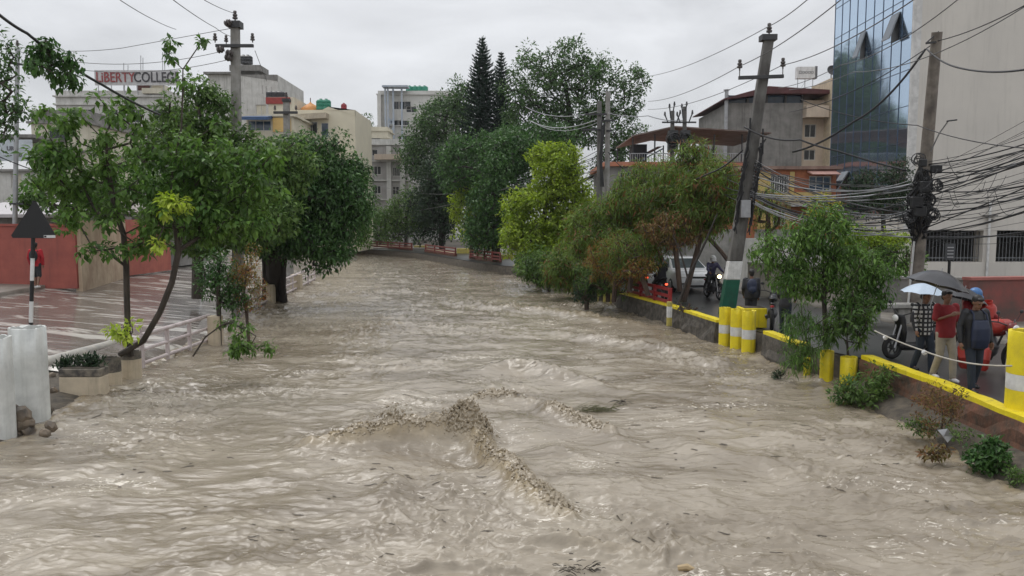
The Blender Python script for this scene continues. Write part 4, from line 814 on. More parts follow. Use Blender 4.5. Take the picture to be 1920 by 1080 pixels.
# left: big white cylinders
m_wcyl = pm('pale_blue_white_cylinder', (.70, .71, .68), .7, col2=(.50, .51, .49), scale=2.2, streak=.35, dirt=(.30, .30, .27), bump=.15)
planter('large pale cylinder with chipped rim standing on rocks', 56, 618, 796, 13.4, 64, [(m_wcyl, 0, 1)], seed=3)
planter('large pale cylinder cut by the left edge of the photo', -12, 638, 832, 12.4, 70, [(m_wcyl, 0, 1)], seed=4)
m_crm = pm('cream_planter_paint', (.58, .49, .36), .75, col2=(.45, .38, .28), scale=2.5, streak=.35, dirt=(.09, .08, .07), bump=.2); m_stain = pm('stained_cream', (.30, .26, .2), .8, col2=(.06, .055, .05), scale=4, lo=.3, hi=.6)
b1 = thing('box_planter', 'wide cream box planter full of dark leaves near the pale cylinder', 'planter', (P(148, 700, 15.6).x, 15.6, WZ-.35))
wd = .43; MB().bb(-wd, wd, 0, .36, 0, .80).build('body', m_crm, b1, bevel=.02); MB().bb(-wd, wd, -.001, .361, .803, .97).build('stained_rim', m_stain, b1, bevel=.015); MB().bb(-wd+.05, wd-.05, .05, .31, .973, .985).build('soil', m_soil, b1)
planter('small round cream planter with a black stained rim', 208, 674, 742, 16.7, 38, [(m_crm, 0, .62), (m_stain, .62, 1)], seed=5, zbase=WZ-.2)
planter('cream planter at the foot of the forked tree', 246, 662, 735, 17.4, 38, [(m_crm, 0, .8), (m_stain, .8, 1)], seed=6, zbase=WZ-.2)
# white-pink rails at the left flood edge
m_pinkr = pm('pinkish_white_rail', (.60, .53, .52), .55, col2=(.45, .38, .37), scale=4, streak=.3, bump=.1)
A = G(268, 692, WZ); B = G(393, 645, WZ); rail('pinkish white three-bar rail from the forked tree to the shrubs', (A.x, A.y, 0), (B.x, B.y, 0), WZ-.3, .24, m_pinkr, 4, (.25, -.12, -.46), tk=.045)
A = G(512, 568, WZ); B = G(590, 527, WZ); rail('pinkish white rail beyond the dark tree trunk', (A.x, A.y, 0), (B.x, B.y, 0), WZ-.3, .24, m_pinkr, 6, (.25, -.12, -.46), tk=.05)
A = G(452, 592, WZ); B = G(505, 568, WZ); rail('short pinkish white rail between the rusty bush and the dark tree', (A.x, A.y, 0), (B.x, B.y, 0), WZ-.3, .24, m_pinkr, 3, (.25, -.12, -.46), tk=.05)
for px, pb, wd, lb in ((404, 648, 22, 'cream square pillar at the far end of the first pinkish rail'), (508, 570, 14, 'cream square pillar at the foot of the dark tree'), (483, 578, 9, 'narrow cream pillar left of the dark tree trunk'), (556, 545, 18, 'cream square pillar midway along the far pinkish rail')):
    planter(lb, px, pb-.85/Dw(pb)*FPX, pb, Dw(pb), wd, [(m_crm, 0, 1)], square=True, name='rail_pillar', cat='pillar', zbase=WZ-.25)
# kerb pipe at the near left
kb = thing('kerb', 'pale curved kerb behind the cream planters on the left', 'kerb', tuple(G(60, 688, -.35)))
kp = [G(40, 692, -.28), G(100, 676, -.28), G(150, 662, -.3), G(200, 648, -.34), G(222, 640, -.36)]
MB().tube(kp, [.13, .13, .13, .12, .12], 12).build('kerb_stone', pm('kerb_cream', (.52, .49, .42), .6, col2=(.35, .34, .32), streak=.3), kb, world=True, smooth=True)
# rocks under the cylinders
m_rock = pm('wet_rock', (.22, .17, .12), .55, col2=(.07, .06, .05), scale=3.5, bump=.6)
rr = random.Random(5)
rock_px = [(26, 790, .22), (42, 778, .2), (30, 812, .17), (52, 806, .15), (44, 795, .2), (60, 820, .13), (38, 826, .14), (96, 800, .12), (84, 812, .10), (110, 765, .10), (20, 770, .18), (128, 720, .09), (100, 735, .12), (96, 705, .1), (118, 750, .08), (90, 770, .12)]
for i, (px, py, r_) in enumerate(rock_px):
    D_ = 13.0 if px < 70 else 14.6; q = P(px, py, D_) if px < 70 else G(px, py, -.45)
    if 104 < px: continue
    tag(MB().ell(q, (r_, r_*.8, r_*.72), 8, 6, M=Euler((rr.random(), rr.random(), rr.random()*6)).to_matrix(), jit=.13, seed=i).build('rock', m_rock, smooth=True), 'wet brown rock in the rubble beside the pale cylinders', 'rock', 'rubble beside the pale cylinders')
# triangular warning sign seen from behind
sg = thing('road_sign', 'triangular road sign seen from behind on a black and white post', 'sign', tuple(P(57, 640, 14.6)))
pb_, pt_ = P(57, 640, 14.6), P(64, 376, 14.6); m_blk = pm('matt_black_sheet', (.012, .012, .013), .55); K = lambda py: pb_.lerp(pt_, (640-py)/(640-376))
for i, (a, c, mt) in enumerate(((640, 604, m_blk), (604, 564, W_), (564, 525, m_blk), (525, 483, W_), (483, 376, m_blk))):
    MB().tube([K(a), K(c+.3)], .036, 10).build('post_band', mt, sg, world=True, smooth=True)
tri = [P(66, 374, 14.55), P(19, 446, 14.55), P(108, 447, 14.55)]; ce = (tri[0]+tri[1]+tri[2])/3
pl = MB(); pts = []
for i in range(3):
    a, p_, c = tri[i-1], tri[i], tri[(i+1) % 3]
    for s_ in (a, c): pts.append(p_ + (s_-p_).normalized()*.06)
pts = [pts[0], pts[1], pts[2], pts[3], pts[4], pts[5]]
pl.add([p for p in pts] + [p - Vector((0, .02, 0)) for p in pts], [(0, 1, 2, 3, 4, 5), (11, 10, 9, 8, 7, 6)] + [(i, i+6, (i+1) % 6+6, (i+1) % 6) for i in range(6)])
pl.build('triangle_plate', m_blk, sg, world=True)
q0, q1 = P(82, 447, 14.5), P(103, 442, 14.5); MB().bb(q0.x, q1.x, 14.505, 14.515, q0.z+.01, q1.z+.01).build('sticker', M['white'], sg, world=True); MB().bb(q0.x+.01, q0.x+.05, 14.5, 14.504, q0.z+.02, q1.z).build('sticker_mark', m_blk, sg, world=True)
# ---------------------------------------------------------------- poles
def insul(mb, c, s=1): mb.lathe(c, [(.02*s, 0), (.02*s, .06*s), (.07*s, .07*s), (.075*s, .11*s), (.035*s, .13*s), (.065*s, .15*s), (.065*s, .19*s), (.03*s, .21*s), (.05*s, .23*s), (.045*s, .28*s), (0, .30*s)], 8)
def pole(label, base, top, r0, r1, mat, square=False, arms=(), ins=(), group=None, name='utility_pole', n=10):
    base, top = Vector(base), Vector(top); r = thing(name, label, 'utility pole', tuple(base), 0, group); L_ = lambda f: base.lerp(top, f)
    m_ = MB()
    if square:
        vs = []
        for p, q in ((base, r0), (top, r1)):
            for a, b in ((-1, -1), (1, -1), (1, 1), (-1, 1)): vs.append(p + Vector((a*q, b*q*.8, 0)))
        m_.add(vs, [(0, 1, 2, 3), (7, 6, 5, 4)] + [(i, (i+1) % 4, (i+1) % 4+4, i+4) for i in range(4)])
        m_.build('shaft', mat, r, world=True, bevel=.02)
    else: m_.tube([L_(k/5) for k in range(6)], [r0+(r1-r0)*k/5 for k in range(6)], n).build('shaft', mat, r, world=True, smooth=True)
    for (f, half0, half1, th, tilt) in arms:
        p = L_(f) + Vector((0, -(r0+(r1-r0)*f)-.04, 0)); MB().beam(p + Vector((-half0, 0, -tilt*half0)), p + Vector((half1, 0, tilt*half1)), th, th).build('crossarm', M['iron'], r, world=True)
    for (f, dx, s_) in ins:
        p = L_(f) + Vector((dx, -(r1+.04) if abs(dx) > .01 else 0, .03)); m_ = MB(); insul(m_, p, s_); m_.build('insulator', M['ceramic'], r, world=True, smooth=True)
    return r, L_
# left concrete pole
bL, tL = P(446, 545, 30), P(441, 42, 30); bL.z = -.6
pL, fL = pole('square concrete utility pole rising from the left trees with curled insulators', bL, tL, .2, .15, M['pole'], square=True,
   arms=((P(441, 88, 30).z/1, 0, 0, 0, 0),)[:0] + (((zat(88, 30)+.6)/(tL.z+.6), .68, .75, .11, 0),), ins=(((zat(88, 30)+.6)/(tL.z+.6)+.008, .72, 1.2), ((zat(88, 30)+.6)/(tL.z+.6)+.008, -.7, 1.2), (1.0, 0, 1.4), ((zat(88, 30)+.6)/(tL.z+.6)+.004, -.28, 1.1)))
MB().bb(tL.x-.24, tL.x+.24, tL.y-.22, tL.y+.22, tL.z-.22, tL.z+.02).build('pole_cap', M['iron'], pL, world=True)
for k, (px, py) in enumerate(((427, 43), (413, 93), (430, 100), (428, 108))):
    q = P(px, py, 29.7); MB().lathe(q, [(.03, -.14), (.09, -.12), (.14, -.06), (.09, -.02), (.14, .02), (.13, .06), (.08, .09), (.1, .13), (.03, .15)], 10, M=Euler((0, rad(60+20*k), 0)).to_matrix()).build('strain_insulator', M['ceramic'], pL, world=True, smooth=True)
# far left slim pole
bF, tF = P(28, 425, 33), P(33, 90, 33); pF, fF = pole('slim grey steel pole at the left edge with a short arm', bF, tF, .10, .085, M['steel'], arms=((.91, .35, .5, .08, -.12), (.13, .15, .45, .07, 0)), ins=((1.0, 0, 1.0), (.915, .47, 1.0)))
# small pole above dark trees
bS, tS = P(538, 330, 46), P(537, 186, 46); bS.z = -.5; pS, fS = pole('small concrete pole with a black crossarm above the beige building', bS, tS, .22, .17, M['pole'], square=True, arms=(((zat(212, 46)+.5)/(tS.z+.5), .7, .7, .14, 0),), ins=((1, 0, 1.3), ((zat(210, 46)+.5)/(tS.z+.5), -.62, 1.1), ((zat(210, 46)+.5)/(tS.z+.5), .62, 1.1)))
MB().bb(tS.x-.22, tS.x+.22, tS.y-.2, tS.y+.2, tS.z-.16, tS.z+.02).build('pole_cap', M['iron'], pS, world=True)
# leaning main pole
bM, tM = G(1362, 588, .0), P(1444, 66, 20.6); bM = P(1362, 590, 25.0); bM.z = 0; tM = P(1442, 68, 24.0)
farm = lambda py: (bM.z*0 + (zat(py, 24.3)-bM.z)/(tM.z-bM.z))
pM, fM = pole('leaning weathered utility pole with a green and white painted base', fM0 := bM.lerp(tM, .205), tM, .21, .14, M['pole_dark'], square=True,
   arms=(), ins=())
# arms/insulators placed on the leaning shaft
f0_ = .205; axis = (tM-bM)
qa = P(1427, 144, 24.0); MB().beam(P(1385, 146, 23.9), P(1469, 143, 23.9), .1, .1).build('crossarm', M['iron'], pM, world=True)
for dx in (-.68, .68):
    m_ = MB(); p = P(1427 + dx/24.2*FPX, 145 if dx < 0 else 142, 23.9); m_.tube([p, p+Vector((0, 0, .22))], .015, 5); insul(m_, p+Vector((0, 0, .2)), 1.15); m_.build('insulator', M['ceramic'], pM, world=True, smooth=True)
m_ = MB(); insul(m_, tM+Vector((0, 0, .03)), 1.25); m_.build('insulator', M['ceramic'], pM, world=True, smooth=True)
MB().bb(tM.x-.26, tM.x+.2, tM.y-.18, tM.y+.18, tM.z-.14, tM.z+.03).build('pole_cap', M['iron'], pM, world=True)
def seg(f0, f1, r0, r1, mt, nm):
    a, c = bM.lerp(tM, f0), bM.lerp(tM, f1); vs = []
    for p, q in ((a, r0), (c, r1)):
        for u, v in ((-1, -1), (1, -1), (1, 1), (-1, 1)): vs.append(p + Vector((u*q, v*q*.8, 0)))
    MB().add(vs, [(0, 1, 2, 3), (7, 6, 5, 4)] + [(i, (i+1) % 4, (i+1) % 4+4, i+4) for i in range(4)]).build(nm, mt, pM, world=True, bevel=.015)
seg(-.02, .135, .235, .225, pm('green_base_paint', (.01, .11, .065), .5, col2=(.01, .07, .045), scale=3, streak=.3), 'green_band'); seg(.136, .2045, .225, .215, M['white'], 'white_band')
bxp = bM.lerp(tM, .40); MB().bb(bxp.x-.17, bxp.x+.13, bxp.y-.42, bxp.y-.24, bxp.z-.3, bxp.z+.25).build('meter_box', M['steel'], pM, world=True, bevel=.01)
# wires clinging to the shaft
rr = random.Random(11)
for k in range(26):
    a, c = rr.uniform(.3, .5), rr.uniform(.52, .72); pts = []
    off = rr.choice((-1, 1)); bulge = rr.uniform(.02, .16)
    for i in range(9):
        f = a + (c-a)*i/8; p = bM.lerp(tM, f); pts.append(p + Vector((off*(.2 + bulge*math.sin(i*2.1+k)*.6 + .03), -.2 - .05*(k % 3), 0)))
    MB().tube(pts, rr.uniform(.012, .03), 5).build('clinging_wire', M['cable'], pM, world=True)
# cable-laden pole on the right
bC, tC = P(1712, 560, 22.5), P(1757, 60, 20.8); bC.z = .1
pC, fC = pole('brown-grey pole buried under a huge tangle of cables in front of the tower', bC, tC, .21, .135, pm('brown_pole_concrete', (.25, .22, .185), .8, col2=(.12, .10, .085), scale=3, streak=.6, bump=.3), n=12)
q = fC(.965); MB().beam(q+Vector((-.32, -.1, -.02)), q+Vector((.05, -.1, .02)), .05, .05).build('bracket', M['iron'], pC, world=True); MB().beam(q+Vector((-.32, -.1, -.02)), q+Vector((0, -.1, .28)), .03, .03).build('bracket', M['iron'], pC, world=True)
MB().tube([fC(-.05)+Vector((-.22, -.1, 0)), fC(.3)+Vector((-.2, -.12, 0))], .03, 8).build('conduit', M['white'], pC, world=True)
def rndcoil(c, r, n, seed, th=.008, rx=1, rz=1):
    rr = random.Random(seed); m_ = MB()
    for k in range(n):
        a0, r_ = rr.uniform(0, 6), r*rr.uniform(.6, 1.1); tl = Euler((rr.uniform(-.5, .5), rr.uniform(-.3, .3), rr.uniform(-.8, .8))).to_matrix(); o_ = Vector([rr.uniform(-.06, .06) for _ in range(3)])
        m_.tube([Vector(c) + o_ + tl @ Vector((r_*math.cos(a0+i*.45)*rx, 0, r_*math.sin(a0+i*.45)*rz)) for i in range(15)], th, 4, cap=False)
    return m_
for px, py, r_, n in ((1756, 345, .15, 7), (1748, 402, .16, 9), (1702, 408, .17, 6), (1735, 375, .2, 10), (1722, 300, .16, 7), (1733, 330, .2, 10)):
    rndcoil(P(px, py, 21.0), r_, n, px, .012).build('cable_coil', M['cable'], pC, world=True)
# dense vertical bundle of cable hugging the pole
rr = random.Random(4)
bd = MB()
for k in range(110):
    f0 = rr.uniform(.26, .5); f1 = f0 + rr.uniform(.06, .3); a0 = rr.uniform(0, 6.28); R0 = rr.uniform(.19, .34)*1.0
    pts = []
    for i in range(7):
        f = f0 + (min(f1, .60)-f0)*i/6; w_ = math.sin(math.pi*min(1, max(0, (f-.24)/.36))); a = a0 + math.sin(i*1.7+k)*.35
        pts.append(fC(f) + Vector((math.cos(a)*R0*w_*(.9+.3*math.sin(i*2.3+k)) - .06, math.sin(a)*R0*w_, 0)))
    bd.tube(pts, rr.uniform(.012, .03), 5)
bd.build('cable_bundle', M['cable'], pC, world=True)
for px, py, sx, sz in ((1758, 317, .14, .11), (1738, 350, .13, .15), (1727, 396, .16, .14), (1721, 380, .15, .16), (1733, 305, .09, .1)):
    q = P(px, py, 20.75); MB().bb(q.x-sx, q.x+sx, q.y, q.y+.15, q.z-sz, q.z+sz).build('junction_box', M['black'], pC, world=True, bevel=.02)
# twin pole behind bright tree
for i, (px, pt) in enumerate(((1124, 190), (1137, 172))):
    b_, t_ = P(px, 500, 40), P(px+ (3 if i else 0), pt, 40+i*.5); b_.z = 0
    pole('greyer right pole of the twin poles behind the bright green tree' if i else 'darker left pole of the twin poles behind the bright green tree', b_, t_, .16, .12, M['pole_dark'] if not i else M['pole'], arms=(((zat(215+i*10, 40))/(t_.z), .55+.2*(1-i), .35, .1, 0), ((zat(244, 40))/(t_.z), .9 if not i else .1, .2, .08, 0)), n=8)[0]
hm = MB(); 
for k in range(7): hm.tube([P(1130+rr.uniform(-3, 5), 235+rr.uniform(-10, 10), 39.6), P(1128+rr.uniform(-4, 4), 290, 39.6), P(1129+rr.uniform(-3, 3), 350, 39.6)], .035, 5)
tag(hm.build('cable_bundle', M['cable']), 'dark cable bundle running down the twin poles behind the bright green tree', 'cables')
# double pole with transformer arms
for i, (px, pt) in enumerate(((1260, 208), (1283, 200))):
    b_, t_ = P(px-2, 480, 43), P(px+1, pt, 43); b_.z = 0
    pr, fr = pole(('left pole of the spiky pair before the tin canopy', 'right pole of the spiky pair before the tin canopy')[i], b_, t_, .17, .11, M['pole_dark'], arms=(((zat(230, 43))/t_.z, .6, .6, .08, 0),), n=8)
    w_ = MB()
    for (dx, z0_, z1_) in ((-.35, 231, 215), (.4, 231, 212), (.12, 208, 196), (-.12, 222, 200)): 
        p0, p1 = P(px+dx*20, z0_, 42.8), P(px+dx*38, z1_, 42.8); w_.tube([p0, p1], .035, 5); insul(w_, p1-Vector((0, 0, .1)), .9)
    w_.build('spike_insulator', M['iron'], pr, world=True); w_ = MB(); w_.bb(t_.x-.22, t_.x+.28, t_.y-.3, t_.y+.2, zat(285, 43), zat(245, 43)); w_.build('switch_box', M['iron'], pr, world=True)
    rndcoil(P(px+2, 262, 42.6), .35, 8, 50+i, .03).build('cable_coil', M['cable'], pr, world=True)
# street lamp
lp, tp = P(1738, 262, 30), P(1790, 225, 29); sl = thing('street_lamp', 'dark street lamp arm reaching right from the cable-laden pole', 'street lamp', tuple(fC(.55)))
qq = fC(.58); hd = P(1778, 227, 20.6); MB().tube([qq, qq.lerp(hd, .6)+Vector((0, 0, .12)), hd], .02, 6).build('arm', M['steel'], sl, world=True); MB().beam(hd-Vector((.03, 0, 0)), hd+Vector((.22, 0, .03)), .09, .035).build('lamp_head', M['iron'], sl, world=True, bevel=.01)
# ---------------------------------------------------------------- cables
def cable(label, pts, r=.012, sag=.0, mat=None, group=None, n=16, name='cable'):
    out_ = []
    for j, (a, b) in enumerate(zip(pts[:-1], pts[1:])):
        a, b = Vector(a), Vector(b); sg_ = sag[j] if hasattr(sag, '__len__') else sag
        for i in range(n + (j == len(pts)-2)):
            f = i/n; p = a.lerp(b, f); p.z -= 4*sg_*f*(1-f); out_.append(p)
    o = MB().tube(out_, r, 5).build(name, mat or M['cable_grey'], smooth='all'); return tag(o, label, 'cable', group)
# high-voltage lines over the leaning pole
near = lambda px, py, D: P(px, py, D)
gH = None
cable('power line over the top insulator of the leaning pole', [P(1215, 143, 46), P(1440, 50, 24), P(1513, 0, 18.5), P(1640, -95, 14)], .013, [.25, .05, .05])
cable('power line over the left insulator of the leaning pole', [P(1215, 190, 46), P(1387, 124, 24), P(1576, 0, 16), P(1700, -90, 13)], .013, [.25, .12, .0])
cable('power line over the right insulator of the leaning pole', [P(1215, 205, 46), P(1467, 122, 24), P(1797, -60, 13)], .013, [.35, .25])
cable('thick black cable climbing from the leaning pole bracket to the cable-laden pole', [P(1486, 285, 23.5), P(1600, 228, 22), P(1735, 92, 20.8)], .032, [.12, .25], M['cable'])
cable('lower black cable from the leaning pole toward the tower', [P(1396, 238, 24), P(1500, 262, 22.5), P(1570, 283, 22), P(1700, 320, 21)], .028, [.15, .03, .02], M['cable'])
cable('thick twisted cable leaving the bracket of the cable-laden pole to the right', [P(1738, 92, 20.8), P(1790, 125, 18), P(1925, 130, 14.5)], .022, [.06, .08], M['cable'])
cable('thin wire from the leaning pole crossing the glass tower', [P(1500, 186, 23.5), P(1720, 235, 21), P(1925, 278, 16)], .013, [.15, .1], M['cable'])
cable('black cable sloping down left from the leaning pole', [P(1392, 282, 24.3), P(1330, 325, 27), P(1240, 352, 33)], .03, [.1, .1], M['cable'])
cable('parallel line rising across the glass tower, upper', [P(1460, 165, 30), P(1577, 122, 22), P(1795, 0, 14.5), P(1925, -80, 12)], .011, [.1, .2, 0])
cable('parallel line rising across the glass tower, lower', [P(1480, 168, 30), P(1600, 135, 22), P(1925, 10, 14)], .011, [.1, .3])
cable('line rising across the pale tower wall to the right edge', [P(1480, 210, 28), P(1757, 77, 20.8), P(1925, 8, 16)], .013, [.3, .08], M['cable'])
rr = random.Random(21)
# fan of cables between the two poles and on to the right edge
for k in range(44):
    f = .30 + .28*rr.random(); q = fC(f) + Vector((0, -.15, 0)); yr = 190 + 230*((.58-f)/.28)*.8 + rr.uniform(-25, 45); D_ = rr.uniform(15, 19)
    e_ = P(1925 + rr.uniform(0, 60), yr, D_)
    cable('thin cable in the fan spreading right from the cable-laden pole', [q, e_ + (e_-q)*1.6], rr.choice((.006, .008, .012, .018)), rr.uniform(.05, .9), rr.choice((M['cable'], M['cable'], M['cable_grey'])), 'cables fanning right from the tangled pole')
for k in range(36):
    f = .30 + .26*rr.random(); q = fC(f) + Vector((0, -.15, 0)); fm = .42 + .16*rr.random(); p = bM.lerp(tM, fm) + Vector((.1, -.2, 0))
    cable('thin cable slung between the leaning pole and the cable-laden pole', [p, q], rr.choice((.008, .010, .014, .020)), rr.uniform(.1, .7), rr.choice((M['cable'], M['cable_grey'], M['steel'])), 'cables slung between the two right poles')
for k in range(7):
    fm = .42 + .16*rr.random(); p = bM.lerp(tM, fm) + Vector((-.1, -.2, 0))
    cable('thin cable running back from the leaning pole past the tin canopy', [p, P(1283+rr.uniform(-10, 5), rr.uniform(250, 300), 42.8)], rr.choice((.012, .016)), rr.uniform(.2, .9), M['cable'], 'cables back to the spiky poles')
# fine drooping loops
for k in range(16):
    a = P(rr.uniform(1745, 1900), rr.uniform(290, 400), rr.uniform(15, 19)); b_ = a + Vector((rr.uniform(-.5, .5), 0, rr.uniform(-.5, -.1)))
    cable('loose hanging wire end below the fan of cables', [a, b_], .006, rr.uniform(.05, .25), M['cable'], 'loose wire ends below the fan', n=8)
# lines right of centre
for k, (ya, yb, r_) in enumerate(((180, 215, .02), (232, 230, .03), (237, 236, .02))):
    cable('pale line between the twin poles and the tall tree crown', [P(985+10*k, ya+20 if k == 0 else ya-5, 60), P(1125, yb-8, 40)], r_, .5, M['steel'], 'pale lines left of the twin poles')
for k in range(7):
    cable('thin line crossing the dark trees to the twin poles', [P(rr.uniform(680, 800), rr.uniform(330, 400), 95), P(1128, rr.uniform(270, 330), 39.8)], .018, rr.uniform(.4, 1.6), M['cable_grey'], 'thin lines across the dark trees')
cable('line from the twin poles toward the tin canopy house', [P(1140, 212, 40), P(1215, 217, 40), P(1280, 226, 43)], .02, .1, M['steel'])
cable('line from the twin poles down to the orange parapet', [P(1140, 285, 40), P(1190, 330, 40)], .02, .15, M['cable'])
# left lines
cable('upper pale line between the slim pole and the left utility pole', [P(33, 88, 33), P(230, 90, 32), P(440, 52, 30)], .012, [.15, .0])
cable('middle line between the slim pole and the left utility pole', [P(33, 96, 33), P(413, 97, 30)], .012, .5)
cable('lower line between the slim pole and the left utility pole', [P(50, 112, 33), P(428, 112, 30)], .012, .5)
cable('line dropping from the top edge to the left utility pole, steep', [P(225, 0, 20), P(290, 38, 24), P(330, 55, 30)], .011, .02)
cable('line dropping from the top edge to the strain insulator', [P(325, 0, 18), P(404, 52, 26), P(432, 68, 29.8)], .011, .03)
cable('line dropping from the top edge to the cap of the left utility pole', [P(383, 0, 22), P(437, 24, 29.8)], .011, .03)
cable('thin stay wire falling right of the left utility pole, inner', [P(478, 95, 30), P(500, 152, 36)], .012, 0, name='stay_wire')
cable('thick black cable from the top left corner down through the foreground tree', [P(-20, 12, 12), P(50, 62, 13), P(190, 158, 15), P(300, 215, 18)], .026, [.03, .05, .03], M['cable'])
cable('thin line falling across the left edge pole to the triangular sign tree', [P(-10, 290, 20), P(60, 318, 21), P(80, 330, 22)], .014, .01, M['cable'])
# rope over the walkers' path
pa, pb = P(1640, 620, 15.3), P(1897, 686, 11.5); rp = cable('pale rope strung at knee height past the three walkers', [pa, P(1730, 657, 13.6), pb], .014, [.02, .08], pm('pale_rope', (.50, .47, .40), .8), name='rope'); rp['category'] = 'rope'
for px, py, D_, lb in ((1733, 661, 13.55, 'larger white cloth knot tied mid way on the pale rope'), (1660, 633, 14.9, 'small white knot near the upper end of the pale rope')): tag(MB().ell(P(px, py, D_), (.045, .035, .045), 8, 6, jit=.2).build('rope_knot', M['white']), lb, 'rope knot')
# ---------------------------------------------------------------- soft bodies (voxel-remeshed unions)
def soft(name, prims, voxel, mat, parent, smooth_it=3):
    m_ = MB()
    for p in prims:
        if p[0] == 'cap':
            _, pts, rs_ = p; pts = [Vector(q) for q in pts]; m_.tube(pts, rs_, 12)
            for q, r_ in zip(pts, rs_): m_.ell(q, (r_, r_, r_), 12, 8)
        elif p[0] == 'ell': m_.ell(p[1], p[2], 16, 10, M=(p[3] if len(p) > 3 else None))
        elif p[0] == 'loft':   # sections: (center, rx, ry)
            n = 18; vs = []; fs = []; S_ = p[1]
            for (c, rx, ry) in S_:
                for k in range(n):
                    t_ = 2*math.pi*k/n; ct, st_ = math.cos(t_), math.sin(t_); q_ = 2.5
                    vs.append(Vector(c) + Vector((math.copysign(abs(ct)**(2/q_), ct)*rx, math.copysign(abs(st_)**(2/q_), st_)*ry, 0)))
            for i in range(len(S_)-1):
                for k in range(n): k2 = (k+1) % n; fs.append((i*n+k, i*n+k2, (i+1)*n+k2, (i+1)*n+k))
            fs += [tuple(range(n))[::-1], tuple((len(S_)-1)*n+k for k in range(n))]; m_.add(vs, fs)
        elif p[0] == 'box': m_.box(p[1], p[2], rz=p[3] if len(p) > 3 else 0)
    o = m_.build('tmp', mat)
    md = o.modifiers.new('r', 'REMESH'); md.mode = 'VOXEL'; md.voxel_size = voxel; md.use_smooth_shade = True
    s_ = o.modifiers.new('s', 'SMOOTH'); s_.factor = .5; s_.iterations = smooth_it
    dg = bpy.context.evaluated_depsgraph_get(); me = bpy.data.meshes.new_from_object(o.evaluated_get(dg)); me.name = name
    me.materials.clear(); me.materials.append(mat); old = o.data; bpy.data.objects.remove(o); bpy.data.meshes.remove(old)
    r_ = bpy.data.objects.new(name, me); COL.objects.link(r_); r_.parent = parent; return r_
m_skin = pm('brown_skin', (.22, .115, .07), .5, col2=(.18, .09, .055)); m_hair = pm('black_hair', (.012, .010, .009), .5)
def hand(c, d, out, s=1.0, curl=.5, side=1):
    """prims for a hand: c wrist, d direction of the palm, out = palm-normal"""
    c, d, out = Vector(c), Vector(d).normalized(), Vector(out).normalized(); w_ = d.cross(out).normalized(); pr = []
    pr.append(('cap', [c, c+d*.045*s, c+d*.085*s], [.024*s, .030*s, .028*s])); pr.append(('cap', [c+d*.03*s+w_*.02*s, c+d*.085*s+w_*.028*s], [.018*s, .014*s])); pr.append(('cap', [c+d*.03*s-w_*.02*s, c+d*.085*s-w_*.028*s], [.018*s, .014*s]))
    for k, (o_, ln) in enumerate(((-.030, .062), (-.010, .072), (.010, .068), (.030, .052))):
        a = c + d*.088*s + w_*o_*s; b_ = a + (d*(1-curl*.4) + out*curl*.6).normalized()*ln*.5*s; e_ = b_ + (d*(1-curl) + out*curl*1.2).normalized()*ln*.5*s
        pr.append(('cap', [a, b_, e_], [.0095*s, .009*s, .0075*s]))
    a = c + d*.03*s - w_*.03*s*side; b_ = a + (d*.6 - w_*.6*side + out*.3).normalized()*.035*s; e_ = b_ + (d*.9 + out*.4).normalized()*.03*s
    pr.append(('cap', [a, b_, e_], [.012*s, .011*s, .009*s])); return pr
def head_prims(c, R, s=1.0):
    """c = head centre; R 3x3; face toward local -y"""
    c = Vector(c); f = lambda x, y, z: c + R @ Vector((x, y, z))*s
    return [('ell', f(0, .01, .02), (.074*s, .092*s, .098*s), R), ('ell', f(0, -.035, -.05), (.052*s, .052*s, .062*s), R), ('ell', f(0, -.095, -.012), (.013*s, .018*s, .022*s), R), ('cap', [f(0, -.088, .02), f(0, -.1, -.012)], [.009*s, .013*s]),
            ('ell', f(0, -.082, -.052), (.024*s, .012*s, .010*s), R), ('ell', f(.076, .01, -.005), (.010*s, .018*s, .028*s), R), ('ell', f(-.076, .01, -.005), (.010*s, .018*s, .028*s), R), ('cap', [f(-.035, -.082, .03), f(.035, -.082, .03)], [.010*s, .010*s]), ('ell', f(0, -.07, -.095), (.026*s, .022*s, .018*s), R)]
